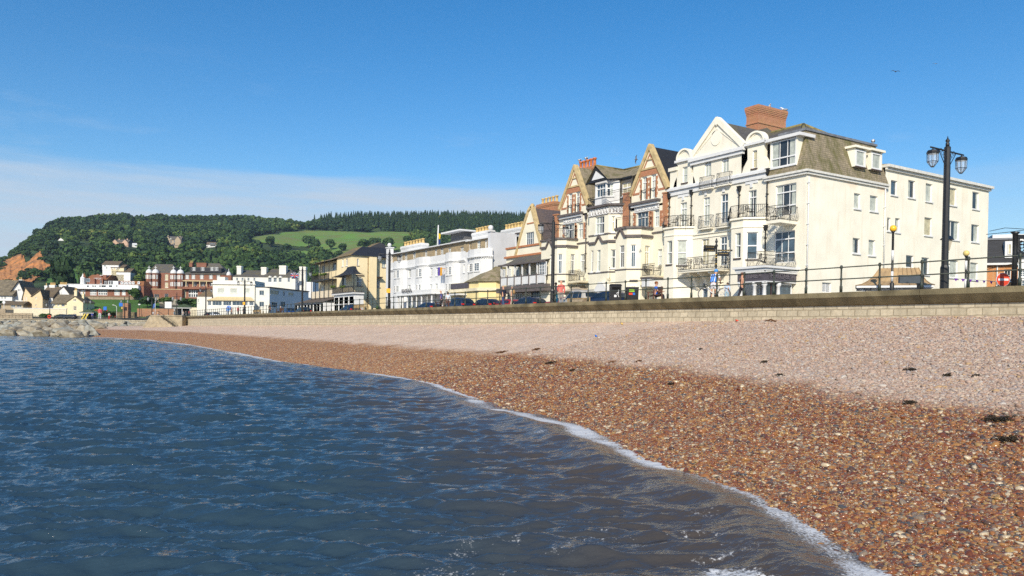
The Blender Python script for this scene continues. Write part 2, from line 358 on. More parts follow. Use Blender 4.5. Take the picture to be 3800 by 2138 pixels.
def pebble_color(t, rnd, zsock):
 """palette of wet and dry shingle picked by a random number; wet where the sea has reached"""
 dry = N(t, 'ShaderNodeValToRGB'); dry.color_ramp.interpolation = 'CONSTANT'
 D_ = [(0, (.46, .31, .23)), (.16, (.56, .40, .31)), (.34, (.44, .31, .24)), (.46, (.53, .43, .35)), (.60, (.41, .34, .31)), (.72, (.60, .47, .36)), (.83, (.36, .26, .21)), (.9, (.62, .55, .48)), (.96, (.54, .36, .19))]
 W_ = [(0, (.28, .098, .036)), (.19, (.38, .160, .052)), (.34, (.19, .062, .030)), (.46, (.43, .215, .072)), (.56, (.26, .145, .080)), (.64, (.12, .068, .045)), (.71, (.47, .29, .11)), (.79, (.30, .225, .155)), (.88, (.64, .51, .34)), (.95, (.10, .095, .09))]
 wet = N(t, 'ShaderNodeValToRGB'); wet.color_ramp.interpolation = 'CONSTANT'
 for rp, L in ((dry, D_), (wet, W_)):
  e = rp.color_ramp.elements
  e[0].position = 0; e[0].color = (*L[0][1], 1); e[1].position = L[1][0]; e[1].color = (*L[1][1], 1)
  for p, c in L[2:]: x = e.new(p); x.color = (*c, 1)
  t.links.new(rnd, rp.inputs[0])
 g = N(t, 'ShaderNodeNewGeometry'); s = N(t, 'ShaderNodeSeparateXYZ'); t.links.new(g.outputs['Position'], s.inputs[0])
 n = N(t, 'ShaderNodeTexNoise'); n.inputs['Scale'].default_value = 0.5; n.inputs['Detail'].default_value = 6; t.links.new(g.outputs['Position'], n.inputs[0])
 ad = N(t, 'ShaderNodeMath', operation='MULTIPLY_ADD'); ad.inputs[1].default_value = -0.42; t.links.new(n.outputs[0], ad.inputs[0])
 yl = N(t, 'ShaderNodeMapRange'); t.links.new(s.outputs[1], yl.inputs[0]); yl.inputs[1].default_value = 4; yl.inputs[2].default_value = 26; yl.inputs[3].default_value = .22; yl.inputs[4].default_value = 0
 ys = N(t, 'ShaderNodeMath', operation='ADD'); t.links.new(s.outputs[2], ys.inputs[0]); t.links.new(yl.outputs[0], ys.inputs[1]); t.links.new(ys.outputs[0], ad.inputs[2])
 mr = N(t, 'ShaderNodeMapRange', interpolation_type='SMOOTHSTEP'); t.links.new(ad.outputs[0], mr.inputs[0])
 mr.inputs[1].default_value = WET0; mr.inputs[2].default_value = WET0 + 0.34; mr.inputs[3].default_value = 1; mr.inputs[4].default_value = 0
 m = N(t, 'ShaderNodeMixRGB'); t.links.new(mr.outputs[0], m.inputs[0]); t.links.new(dry.outputs[0], m.inputs[1]); t.links.new(wet.outputs[0], m.inputs[2])
 return m.outputs[0], mr.outputs[0]
WET0 = 0.95
t = bt.node_tree; b = t.nodes['Principled BSDF']
g = N(t, 'ShaderNodeNewGeometry'); mpn = N(t, 'ShaderNodeMapping'); mpn.inputs['Scale'].default_value = (1, 1, 1); t.links.new(g.outputs['Position'], mpn.inputs[0])
vo = N(t, 'ShaderNodeTexVoronoi'); vo.inputs['Scale'].default_value = 15; t.links.new(mpn.outputs[0], vo.inputs['Vector'])
s1 = N(t, 'ShaderNodeSeparateColor'); t.links.new(vo.outputs['Color'], s1.inputs[0])
c, wf = pebble_color(t, s1.outputs[0], None)
big = N(t, 'ShaderNodeTexNoise'); big.inputs['Scale'].default_value = 0.8; big.inputs['Detail'].default_value = 6; t.links.new(g.outputs['Position'], big.inputs[0])
rr = N(t, 'ShaderNodeMapRange'); rr.inputs[3].default_value = 0.84; rr.inputs[4].default_value = 1.36; t.links.new(big.outputs[0], rr.inputs[0])
vm = N(t, 'ShaderNodeVectorMath', operation='SCALE'); t.links.new(c, vm.inputs[0]); t.links.new(rr.outputs[0], vm.inputs['Scale'])
gam = N(t, 'ShaderNodeMixRGB', blend_type='MULTIPLY'); gam.inputs[0].default_value = 1; t.links.new(vm.outputs[0], gam.inputs[1]); gam.inputs[2].default_value = (1.0, 1.0, .97, 1)
t.links.new(gam.outputs[0], b.inputs['Base Color']); b.inputs['Specular IOR Level'].default_value = .15
ro = N(t, 'ShaderNodeMapRange'); ro.inputs[3].default_value = 0.9; ro.inputs[4].default_value = 0.6; t.links.new(wf, ro.inputs[0]); t.links.new(ro.outputs[0], b.inputs['Roughness'])
bu = N(t, 'ShaderNodeBump'); bu.inputs['Strength'].default_value = 1.0; bu.inputs['Distance'].default_value = 0.03; bu.invert = True
t.links.new(vo.outputs['Distance'], bu.inputs['Height']); t.links.new(bu.outputs[0], b.inputs['Normal'])
ny, nx = 420, 150
Ys = np.concatenate([np.linspace(-14, 30, 220), np.linspace(30.4, 199, 200)]); T_ = np.linspace(-0.35, 1, nx)
YY = np.repeat(Ys[:, None], nx, 1); L_ = WX + 0.06 - Xw(YY); XX = Xw(YY) + L_ * T_[None, :]
XX = np.maximum(XX, Xw(YY) - 8)
ZZ = beach_z(XX, YY)
o = np_obj('beach', np.stack([XX, YY, ZZ], -1).reshape(-1, 3), grid_faces(ny, nx)[:, ::-1], bt, smooth=True); tag(o, kind='structure')
# loose pebbles lying on the near shingle (uncountable)
pm = bpy.data.materials.new('pebble_stone'); pm.use_nodes = True; t = pm.node_tree; b = t.nodes['Principled BSDF']
oi = N(t, 'ShaderNodeObjectInfo'); c, wf = pebble_color(t, oi.outputs['Random'], None)
g = N(t, 'ShaderNodeNewGeometry'); n = N(t, 'ShaderNodeTexNoise'); n.inputs['Scale'].default_value = 60; t.links.new(g.outputs['Position'], n.inputs[0])
rr = N(t, 'ShaderNodeMapRange'); rr.inputs[3].default_value = 0.38; rr.inputs[4].default_value = 1.1; t.links.new(n.outputs[0], rr.inputs[0])
vm = N(t, 'ShaderNodeVectorMath', operation='SCALE'); t.links.new(c, vm.inputs[0]); t.links.new(rr.outputs[0], vm.inputs['Scale']); t.links.new(vm.outputs[0], b.inputs['Base Color'])
ro = N(t, 'ShaderNodeMapRange'); ro.inputs[3].default_value = 0.8; ro.inputs[4].default_value = 0.22; t.links.new(wf, ro.inputs[0]); t.links.new(ro.outputs[0], b.inputs['Roughness'])
def stone_mesh(name, seed, sub=2, rough=0.16):
 import bmesh
 bm = bmesh.new(); bmesh.ops.create_icosphere(bm, subdivisions=sub, radius=1)
 for v in bm.verts:
  k = noise.noise(v.co * 1.3 + Vector((seed * 7.1, seed, 0))) * rough; v.co = v.co * (1 + k)
 me = bpy.data.meshes.new(name); bm.to_mesh(me); bm.free()
 for p in me.polygons: p.use_smooth = True
 return me
protos = []
pc = bpy.data.collections.new('pebble_shapes')
for k in range(5):
 me = stone_mesh('pebble', k, 2, 0.35); me.materials.append(pm)
 ob = bpy.data.objects.new('pebble_shape', me); pc.objects.link(ob); protos.append(ob)
NP = 360000
rng = np.random.default_rng(3)
# more stones where the camera is closer
dist = 5.0 * (42 / 5.0) ** rng.random(NP); az = rng.uniform(R(25), R(80), NP)
px_ = dist * np.sin(az); py_ = dist * np.cos(az)
keep = (px_ > Xw(py_) - 0.5) & (px_ < WX - .1) & (py_ > -2)
px_, py_, dist = px_[keep], py_[keep], dist[keep]
pz_ = beach_z(px_, py_)
sz = rng.lognormal(math.log(0.017), 0.40, len(px_)) * np.clip(0.8 + dist / 30, 1, 1.9); sz = np.clip(sz, 0.010, 0.085)
me = bpy.data.meshes.new('pebbles'); me.vertices.add(len(px_))
me.vertices.foreach_set('co', np.stack([px_, py_, pz_ + sz * 0.12], -1).astype(np.float32).ravel())
a = me.attributes.new('size', 'FLOAT_VECTOR', 'POINT')
fl = rng.uniform(0.35, 0.75, len(px_)); el = rng.uniform(0.7, 1.3, len(px_))
a.data.foreach_set('vector', np.stack([sz * el, sz / el, sz * fl], -1).astype(np.float32).ravel())
a = me.attributes.new('turn', 'FLOAT_VECTOR', 'POINT')
a.data.foreach_set('vector', np.stack([rng.normal(0, .28, len(px_)), rng.normal(0, .28, len(px_)), rng.uniform(0, 6.28, len(px_))], -1).astype(np.float32).ravel())
peb = bpy.data.objects.new('pebbles', me); COL.objects.link(peb)
tag(peb, 'wet red brown pebbles strewn over the near shingle beside the sea', 'pebbles', kind='stuff')
ng = bpy.data.node_groups.new('scatter_pebbles', 'GeometryNodeTree')
ng.interface.new_socket('Geometry', in_out='INPUT', socket_type='NodeSocketGeometry'); ng.interface.new_socket('Geometry', in_out='OUTPUT', socket_type='NodeSocketGeometry')
gi = ng.nodes.new('NodeGroupInput'); go = ng.nodes.new('NodeGroupOutput'); ip = ng.nodes.new('GeometryNodeInstanceOnPoints')
ci = ng.nodes.new('GeometryNodeCollectionInfo'); ci.inputs['Collection'].default_value = pc; ci.inputs['Separate Children'].default_value = True; ci.inputs['Reset Children'].default_value = True
ip.inputs['Pick Instance'].default_value = True
at1 = ng.nodes.new('GeometryNodeInputNamedAttribute'); at1.data_type = 'FLOAT_VECTOR'; at1.inputs[0].default_value = 'size'
at2 = ng.nodes.new('GeometryNodeInputNamedAttribute'); at2.data_type = 'FLOAT_VECTOR'; at2.inputs[0].default_value = 'turn'
m2p = ng.nodes.new('GeometryNodeMeshToPoints')
ng.links.new(gi.outputs[0], m2p.inputs[0]); ng.links.new(m2p.outputs[0], ip.inputs['Points']); ng.links.new(ci.outputs[0], ip.inputs['Instance'])
ng.links.new(at2.outputs[0], ip.inputs['Rotation']); ng.links.new(at1.outputs[0], ip.inputs['Scale']); ng.links.new(ip.outputs[0], go.inputs[0])
md = peb.modifiers.new('scatter', 'NODES'); md.node_group = ng
# sea surface: grid finer towards the camera, summed wave trains
rs = np.concatenate([3.2 * (190 / 3.2) ** np.linspace(0, 1, 900), 190 * (6000 / 190) ** np.linspace(0.02, 1, 90)])
az = np.linspace(R(-22), R(84), 760)
RR = np.repeat(rs[:, None], len(az), 1); AA = np.repeat(az[None, :], len(rs), 0)
X = RR * np.sin(AA); Y = RR * np.cos(AA); Z = np.zeros_like(X)
cell = RR * (az[1] - az[0]) * 1.2
rng = np.random.default_rng(11)
for i in range(130):
 lam = 0.17 * (2.3 / 0.17) ** rng.random() ** .9; k = 2 * math.pi / lam
 th = rng.normal(R(32), R(20)); ph = rng.uniform(0, 6.28)
 amp = 0.0059 * lam ** 0.6 * rng.uniform(.5, 1.3)
 att = np.clip((lam / cell - 2.0) / 2, 0, 1)
 wob = (fbm(X, Y, 0.22, 2, i) - .5) * 5; wob_ = fbm(X, Y, 0.16, 2, i % 5 + 60)
 wv = np.sin(k * (X * math.sin(th) + Y * math.cos(th)) + ph + wob)
 Z += amp * att * (wv * (.35 + 1.3 * wob_) + 0.25 * np.cos(2 * (k * (X * math.sin(th) + Y * math.cos(th)) + ph + wob)))
sd = Xw(Y) - X                                   # how far off the shore line (positive at sea)
sd = np.where(Y > 178, np.minimum(sd, 999), sd)
calm = np.clip(sd / 3.0, 0.15, 1); Z *= calm
edge = 0.5 + (fbm(X, Y, 0.5, 4, 21) - .5) * 1.3
Z += 0.13 * np.exp(-((sd - 1.0 - (edge - .5)) / 0.55) ** 2) * np.clip(1.4 - RR / 120, .4, 1) * (fbm(X, Y, .35, 3, 8) * .8 + .5)
Z += 0.035
foam_edge = np.exp(-((sd - 0.15 - (edge - .5) * .5) / (0.30 + RR * 0.007)) ** 2) * np.clip(fbm(X, Y, 0.6, 4, 33) * 2.6 - .3, .55, 1)
foam_edge = np.maximum(foam_edge, 0.55 * np.exp(-((sd - 1.5) / .35) ** 2) * np.clip(fbm(X, Y, 1.4, 4, 35) * 3 - 1.6, 0, 1))
# drifting foam laces near the camera
near = np.clip((11.9 - RR) / 2.0, 0, 1) * (.5 * np.clip((AA - R(16)) / R(10), 0, 1) + .5 * np.clip((AA - R(42)) / R(5), 0, 1)) * np.clip((sd - .6) / 1.2, 0, 1)
q = fbm(X + 0.5 * fbm(X, Y, .9, 3, 50), Y, 0.55, 5, 44); lace = np.exp(-((q - .5) / 0.022) ** 2) + 0.6 * np.exp(-((fbm(X, Y, 1.5, 4, 46) - .52) / 0.025) ** 2) * (q > .5)
patch = .75 * np.clip((fbm(X * 0.9 + Y * .4, Y * 1.5, 1.1, 6, 47) - .60) * 7, 0, 1)
foam = np.clip(np.maximum(foam_edge, near * np.maximum(lace * .7, patch)), 0, 1)
wm = bpy.data.materials.new('sea_water'); wm.use_nodes = True; t = wm.node_tree; b = t.nodes['Principled BSDF']
at = N(t, 'ShaderNodeAttribute'); at.attribute_name = 'shore'; af = N(t, 'ShaderNodeAttribute'); af.attribute_name = 'foam'
ram = N(t, 'ShaderNodeMapRange', interpolation_type='SMOOTHSTEP'); t.links.new(at.outputs['Fac'], ram.inputs[0]); ram.inputs[1].default_value = 0.3; ram.inputs[2].default_value = 8; ram.inputs[3].default_value = 1; ram.inputs[4].default_value = 0
mxc = N(t, 'ShaderNodeMixRGB'); t.links.new(ram.outputs[0], mxc.inputs[0]); mxc.inputs[1].default_value = (.025, .049, .070, 1); mxc.inputs[2].default_value = (.066, .052, .042, 1)
fn = N(t, 'ShaderNodeTexNoise'); fn.inputs['Scale'].default_value = 22; fn.inputs['Detail'].default_value = 8; fn.inputs['Roughness'].default_value = .75
g = N(t, 'ShaderNodeNewGeometry'); t.links.new(g.outputs['Position'], fn.inputs[0])
fm = N(t, 'ShaderNodeMath', operation='MULTIPLY_ADD'); fm.inputs[1].default_value = 2.4; fm.inputs[2].default_value = -1.30; t.links.new(fn.outputs[0], fm.inputs[0])
fa = N(t, 'ShaderNodeMath', operation='ADD', use_clamp=True); t.links.new(af.outputs['Fac'], fa.inputs[0]); t.links.new(fm.outputs[0], fa.inputs[1])
f2 = N(t, 'ShaderNodeMapRange', interpolation_type='SMOOTHSTEP'); t.links.new(fa.outputs[0], f2.inputs[0]); f2.inputs[1].default_value = .3; f2.inputs[2].default_value = .75
f3 = N(t, 'ShaderNodeMath', operation='MULTIPLY'); t.links.new(f2.outputs[0], f3.inputs[0]); f3.inputs[1].default_value = 0.8
mxf = N(t, 'ShaderNodeMixRGB'); t.links.new(f3.outputs[0], mxf.inputs[0]); t.links.new(mxc.outputs[0], mxf.inputs[1]); mxf.inputs[2].default_value = (.74, .75, .76, 1)
t.links.new(mxf.outputs[0], b.inputs['Base Color'])
rf = N(t, 'ShaderNodeMapRange'); t.links.new(f3.outputs[0], rf.inputs[0]); rf.inputs[3].default_value = 0.07; rf.inputs[4].default_value = 0.7; t.links.new(rf.outputs[0], b.inputs['Roughness'])
b.inputs['IOR'].default_value = 1.333; b.inputs['Specular IOR Level'].default_value = 0.5
def bn(scale, stretch, dist, prev=None):
 m_ = N(t, 'ShaderNodeMapping'); m_.inputs['Rotation'].default_value = (0, 0, R(34)); m_.inputs['Scale'].default_value = (stretch, 1, 1); t.links.new(g.outputs['Position'], m_.inputs[0])
 n_ = N(t, 'ShaderNodeTexNoise'); n_.inputs['Scale'].default_value = scale; n_.inputs['Detail'].default_value = 4; n_.inputs['Roughness'].default_value = .6; t.links.new(m_.outputs[0], n_.inputs[0])
 b_ = N(t, 'ShaderNodeBump'); b_.inputs['Strength'].default_value = 1; b_.inputs['Distance'].default_value = dist; t.links.new(n_.outputs[0], b_.inputs['Height'])
 if prev: t.links.new(prev, b_.inputs['Normal'])
 return b_.outputs[0]
p = bn(1.6, .38, 0.065); p = bn(4.6, .40, 0.045, p); p = bn(13, .5, 0.008, p); t.links.new(p, b.inputs['Normal'])
o = np_obj('sea', np.stack([X, Y, Z], -1).reshape(-1, 3), grid_faces(len(rs), len(az)), wm, smooth=True,
           attrs={'shore': sd.ravel(), 'foam': foam.ravel()}); tag(o, kind='structure')
# land sheet behind the wall: promenade, road, pavement
asph = mat('asphalt', (.055, .055, .058), .9, .2, 2, .3); pave = bricky('paving', (.30, .25, .21), (.26, .22, .19), (.16, .14, .12), .6, .6, .02)
earth = mat('earth', (.10, .09, .05), .95, .3, .3)
G0 = 4.34
mb = MB(); mb.poly([(30.75, -60, G0), (36.5, -60, G0), (36.5, 202, G0), (30.75, 202, G0)]); tag(mb.build('promenade', pave), kind='structure')
mb = MB(); mb.poly([(36.5, -60, G0 - .13), (44.5, -60, G0 - .13), (44.5, 202, G0 - .13), (36.5, 202, G0 - .13)]); tag(mb.build('road', asph), kind='structure')
mb = MB(); mb.box(36.38, 36.5, -60, 202, G0 - .3, G0 + .004); mb.box(44.5, 44.62, -60, 202, G0 - .3, G0 + .004); tag(mb.build('kerb', mat('kerb_stone', (.34, .32, .29), .8)), kind='structure')
mb = MB(); mb.poly([(44.62, -60, G0), (48.5, -60, G0), (48.5, 202, G0), (44.62, 202, G0)]); tag(mb.build('pavement', pave), kind='structure')
mb = MB(); mb.poly([(48.5, -60, G0 - .05), (420, -60, G0 - .05), (420, 202, G0 - .05), (48.5, 202, G0 - .05)]); tag(mb.build('ground', earth), kind='structure')
mb = MB()
for k in range(60): mb.poly([(40.45, -50 + k * 4, G0 - .126), (40.6, -50 + k * 4, G0 - .126), (40.6, -48 + k * 4, G0 - .126), (40.45, -48 + k * 4, G0 - .126)])
tag(mb.build('road_markings', mat('road_paint', (.7, .7, .68), .7)), kind='structure')
# sea wall with its overhanging coping
sw = empty('sea_wall', (WX, 90, 0), 'long stone sea wall with brown weathered concrete coping above the shingle', 'sea wall')
stone = bricky('wall_stone', (.60, .52, .38), (.47, .41, .30), (.39, .33, .23), .58, .29, .022, warp=.035, patch=(.30, .25, .17), pamt=.5, pscale=1.3, streak=(1.2, 1.2, .45), bump=1.0)
conc = mat('coping_concrete', (.225, .185, .105), .85, .2, 1.2, .5, 20, col2=(.105, .088, .05))
mb = MB()
def seg(y0, y1):
 zt = PROM; prof = [(29.78, zt), (29.75, zt - .22), (30.02, zt - .53), (30.12, zt - .575)]
 pr = [(30.76, zt - .02)] + [(30.3, zt)] + prof + [(30.76, zt - .575)]
 vs = [(p[0], y0, p[1]) for p in pr] + [(p[0], y1, p[1]) for p in pr]; n = len(pr)
 mb.add(vs, [(i, (i + 1) % n, (i + 1) % n + n, i + n)[::-1] for i in range(n)] + [tuple(range(n)), tuple(range(n, 2 * n))[::-1]])
y = -16.6
while y < 186: seg(y + .012, min(y + 5.6, 186) - .012); y += 5.6
mb.build('coping', conc, sw)
mb = MB(); mb.add([(WX, -20, 1.6), (WX, 186, 1.6), (WX + .03, 186, PROM - .57), (WX + .03, -20, PROM - .57)], [(0, 1, 2, 3)[::-1]]); mb.build('stone_face', stone, sw)
p = hit(1939, 1190, 0, WX)
mb = MB(); n = 16
mb.lathe((0, 0, 0), [(0.01, 0), (.25, 0), (.25, .1), (.01, .1)], 16, world=True)
o = mb.build('drain_outlet', mat('rusty_iron', (.16, .06, .025), .8, .3, 12), sw); o.rotation_euler = (0, R(-90), 0); o.location = Vector((WX - .02, p.y, p.z)) - sw.location
# railing on the coping: posts 1.78 m apart, two rails
rl = empty('seafront_railing', (30.02, 13.5, PROM), 'dark green iron railing with two rails along the top of the sea wall', 'railing')
rp = mat('railing_paint', (.018, .040, .034), .5, .3, 14, .3, spec=.5, col2=(.045, .038, .024))
mb = MB(); mb.lathe((0, 0, 0), [(.062, 0), (.062, .26), (.042, .3), (.038, .52), (.06, .55), (.06, .61), (.038, .64), (.036, 1.02), (.058, 1.05), (.06, 1.13), (.045, 1.17), (.02, 1.185)], 10, world=True)
post = mb.build('post', rp); post.parent = rl; post.location = (0, -1.78 * 3, 0)
for k in range(-2, 97):
 c = post.copy(); COL.objects.link(c); c.parent = rl; c.location = (0, 1.78 * k, 0)
for zz, nm in ((.58, 'middle_rail'), (1.09, 'top_rail')):
 mb = MB(); mb.tube([(30.02, -4, PROM + zz), (30.02, 90, PROM + zz), (30.02, 184.5, PROM + zz)], .026, 8, world=True); mb.build(nm, rp, rl)
# ---------------------------------------------------------------- far hill, woods, fields, cliff
HX = np.array([-700, -300, -60, 0, 60, 140, 200, 245, 330, 460, 500, 560, 760, 880, 1000, 1130, 1200, 1300, 1600, 1950, 2200, 2500, 2800, 4600])
HS = np.array([1230, 1150, 1015, 980, 935, 874, 850, 840, 833, 821, 832, 826, 826, 824, 832, 850, 836, 828, 826, 830, 860, 960, 1100, 1165])
def HR(px): return np.interp(px, [-300, 0, 300, 700, 2000], [760, 900, 1150, 1330, 1400])
def HB(px): return np.interp(px, [-700, -100, 200, 330, 560, 900, 1500, 4600], [1200, 1150, 1118, 1105, 1092, 1120, 1140, 1175])
FWD = CM @ Vector((0, 0, -1));
fw2 = Vector((math.sin(R(YAW)), math.cos(R(YAW)))); rt2 = Vector((math.cos(R(YAW)), -math.sin(R(YAW))))
def hor(px): return PPY - F * math.tan(R(1.0)) + (px - CX) * math.tan(R(ROLL))   # eye level row
def hill_py(px, D):
 u = np.clip((D - 390) / (HR(px) - 390), 0, 1.6); k = np.interp(u, [0, .12, .5, .8, .95, 1.0, 1.08, 1.6], [0, .13, .57, .86, .98, 1.0, .97, .4])
 return HB(px) + (np.interp(px, HX, HS) - HB(px)) * k
def hill_xyz(px, D, lift=0.0):
 a = (px - CX) / F; py = hill_py(px, D)
 x = D * (fw2.x + rt2.x * a); y = D * (fw2.y + rt2.y * a)
 z = CAM.z + D * (hor(px) - py) / F + (fbm(x, y, .008, 3, 2) - .5) * 14 * np.clip((D - 400) / 200, 0, 1) * np.clip((HR(px) - D) / 150 + .2, 0, 1) + lift
 return x, y, z
def inpoly(px, py, P):
 n = len(P); ins = np.zeros(np.shape(px), bool); j = n - 1
 for i in range(n):
  xi, yi = P[i]; xj, yj = P[j]
  c = ((yi > py) != (yj > py)) & (px < (xj - xi) * (py - yi) / (yj - yi + 1e-9) + xi); ins ^= c; j = i
 return ins
P_field = [(905, 905), (930, 880), (985, 868), (1060, 860), (1200, 858), (1330, 858), (1450, 858), (1538, 862), (1530, 905), (1480, 935), (1350, 950), (1240, 948), (1180, 925), (1040, 915), (960, 908)]
P_field2 = [(955, 935), (1000, 928), (1080, 925), (1160, 930), (1150, 948), (1060, 950), (1020, 942), (960, 942)]
P_lawn = [(200, 985), (292, 985), (292, 1045), (170, 1050), (175, 1025), (205, 1010)]
P_cliff = [(22, 962), (36, 950), (50, 966), (85, 951), (96, 972), (122, 954), (152, 934), (160, 952), (162, 974), (188, 976), (186, 988), (160, 1012), (125, 1042), (100, 1062), (-90, 1062), (-90, 1020), (0, 992), (20, 972)]
low = lambda P, y0, k: [(a, b + (k if b > y0 else 0)) for a, b in P]
npx, nD = 420, 170
gx = np.linspace(-650, 4500, npx); gD = 388 * (2000 / 388) ** np.linspace(0, 1, nD)
PX = np.repeat(gx[None, :], nD, 0); DD = np.repeat(gD[:, None], npx, 1)
X, Y, Z = hill_xyz(PX, DD); V = np.stack([X, Y, Z], -1).reshape(-1, 3); Fc = grid_faces(nD, npx)
wood_floor = mat('wood_floor', (.05, .085, .024), .95, .35, .03)
grass_m = mat('pasture', (.12, .235, .038), .95, .16, .035, .4, .6, col2=(.165, .185, .055))
tag(np_obj('hill', V, Fc, wood_floor, smooth=True), kind='structure')
cliff_m = mat('red_sandstone', (.56, .225, .065), .95, .2, .10, 1.0, .35, col2=(.20, .115, .05), detail=8)
def patch(name, P, m, label, lift, nx=90, ny=60, rough=0, D0=392, D1=1500):
 """piece of the hillside with another surface, laid just above it"""
 xs = [p[0] for p in P]; gx = np.linspace(min(xs), max(xs), nx)
 gD = np.linspace(D0, D1, ny * 4); PXp = np.repeat(gx[None, :], len(gD), 0); Dp = np.repeat(gD[:, None], nx, 1)
 py = hill_py(PXp, Dp); ins = inpoly(PXp, py, P)
 X, Y, Z = hill_xyz(PXp, Dp, lift)
 if rough: Z = Z + (fbm(PXp * 1.0, Dp * 0.25, 0.12, 4, 6) - .35) * rough
 f = grid_faces(len(gD), nx); okf = ins.reshape(-1)[f].all(1)
 f = f[okf]; used, inv = np.unique(f, return_inverse=True)
 v = np.stack([X, Y, Z], -1).reshape(-1, 3)[used]
 return tag(np_obj(name, v, inv.reshape(f.shape), m, smooth=True), kind='structure')
patch('field', P_field, grass_m, '', .8)
patch('meadow', P_field2, grass_m, '', .8)
patch('grass_slope', P_lawn, mat('mown_grass', (.085, .19, .03), .95, .2, .05), '', .8, D1=900)
patch('cliff', P_cliff, cliff_m, '', 1.2, rough=4, D1=1000)
FD, FPX = np.meshgrid(np.linspace(300, 1500, 700), np.arange(-200, 2400, 10))
def D_at(px, py):
 """distance at which the hillside shows at this height in the photo"""
 ds = np.linspace(300, 1500, 1200); return float(ds[np.argmin(np.abs(hill_py(np.full_like(ds, px), ds) - py))])
leaf = bpy.data.materials.new('foliage'); leaf.use_nodes = True; t = leaf.node_tree; b = t.nodes['Principled BSDF']; b.inputs['Roughness'].default_value = .75; b.inputs['Specular IOR Level'].default_value = .25
at = N(t, 'ShaderNodeAttribute'); at.attribute_name = 'tint'
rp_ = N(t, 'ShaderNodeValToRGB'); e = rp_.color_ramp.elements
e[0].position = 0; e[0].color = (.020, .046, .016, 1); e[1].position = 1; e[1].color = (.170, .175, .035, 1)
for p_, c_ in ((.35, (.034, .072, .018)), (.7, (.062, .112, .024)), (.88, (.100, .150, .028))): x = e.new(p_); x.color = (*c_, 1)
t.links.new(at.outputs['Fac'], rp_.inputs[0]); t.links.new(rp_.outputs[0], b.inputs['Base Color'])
def crown(seed, lobes=7, leaves=130, leaf_size=.16, flat=.85, spread=.55, cone=False):
 """unit crown of leaf clusters round several lobes with a solid heart; radius about 1, foot at z=0; returns verts, quads"""
 rg = np.random.default_rng(seed); C = [];
 if cone:
  v = []; f = []
  for i in range(leaves):
   h = rg.random() ** .8; rad = (1 - h) * .42 * rg.uniform(.6, 1.05) + .02; a = rg.uniform(0, 6.28)
   p = np.array([math.cos(a) * rad, math.sin(a) * rad, .15 + h * 2.2]); nrm = np.array([math.cos(a), math.sin(a), .35]); C.append((p, nrm, leaf_size * (1.25 - h)))
  hv = [(math.cos(a) * .3 * k, math.sin(a) * .3 * k, z) for (k, z) in ((1.1, .1), (.75, .9), (.02, 2.2)) for a in np.linspace(0, 6.28, 7)[:-1]]
  hf = [(i * 6 + k, i * 6 + (k + 1) % 6, (i + 1) * 6 + (k + 1) % 6, (i + 1) * 6 + k) for i in range(2) for k in range(6)]
 else:
  L = [(np.array([0, 0, .85]), .62)]
  for i in range(lobes):
   a = rg.uniform(0, 6.28); rr = spread * math.sqrt(rg.random()); L.append((np.array([math.cos(a) * rr, math.sin(a) * rr, .55 + rg.random() * .75]), rg.uniform(.3, .48)))
  for i in range(leaves):
   c, r = L[rg.integers(len(L))]; d = rg.normal(size=3); d[2] = d[2] * .8 + .35; d /= np.linalg.norm(d)
   C.append((c + d * r * rg.uniform(.85, 1.1) * np.array([1, 1, flat]), d, leaf_size * rg.uniform(.7, 1.3)))
  hv = []; hf = []
  for c, r in L:
   b0 = len(hv); r *= .82
   rings = [(.0, -1), (.75, -.65), (1, 0), (.72, .68), (.0, 1)]
   for (q, z) in rings:
    for k in range(6): a = k * math.pi / 3; hv.append((c[0] + math.cos(a) * r * q, c[1] + math.sin(a) * r * q, c[2] + z * r * flat))
   hf += [(b0 + i * 6 + k, b0 + i * 6 + (k + 1) % 6, b0 + (i + 1) * 6 + (k + 1) % 6, b0 + (i + 1) * 6 + k) for i in range(4) for k in range(6)]
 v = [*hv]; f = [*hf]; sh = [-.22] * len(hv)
 for p, n, s in C:
  n = n + rg.normal(size=3) * .45; n /= np.linalg.norm(n); u = np.cross(n, [0, 0, 1.0]) + 1e-3; u /= np.linalg.norm(u); w_ = np.cross(n, u)
  k = len(v); q = rg.uniform(.7, 1.2)
  for du, dw in ((-1, -.8), (.9, -1), (1, .8), (-.8, 1)): v.append(tuple(p + (u * du * q + w_ * dw) * s + n * rg.normal() * s * .25))
  f.append((k, k + 1, k + 2, k + 3)); tt = rg.normal() * .10; sh += [tt] * 4
 return np.array(v), np.array(f), np.array(sh)
def merge(name, protos, P, S, H, tint, m=leaf, pick=None, **kw):
 vs, fs, ts = [], [], []; base = 0; rg = np.random.default_rng(5)
 for i in range(len(P)):
  v, f, sh = protos[pick[i] if pick is not None else i % len(protos)]; a = rg.uniform(0, 6.28); c, s = math.cos(a), math.sin(a)
  q = np.empty_like(v); q[:, 0] = (v[:, 0] * c - v[:, 1] * s) * S[i] + P[i][0]; q[:, 1] = (v[:, 0] * s + v[:, 1] * c) * S[i] + P[i][1]; q[:, 2] = v[:, 2] * H[i] + P[i][2]
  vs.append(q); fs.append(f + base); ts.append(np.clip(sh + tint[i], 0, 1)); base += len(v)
 return np_obj(name, np.concatenate(vs), np.concatenate(fs), m, attrs={'tint': np.concatenate(ts)})
broad = [crown(s, leaves=150) for s in range(6)]; cone = [crown(20 + s, cone=True, leaves=120, leaf_size=.16) for s in range(3)]
HOUSE_AT = []      # (px, py, half width) kept clear of trees, filled below
clear = [(225, 893, 22), (315, 893, 32), (447, 900, 36), (500, 906, 30), (647, 895, 38), (785, 905, 34), (400, 985, 30), (436, 998, 36), (470, 1015, 34), (470, 952, 16)]
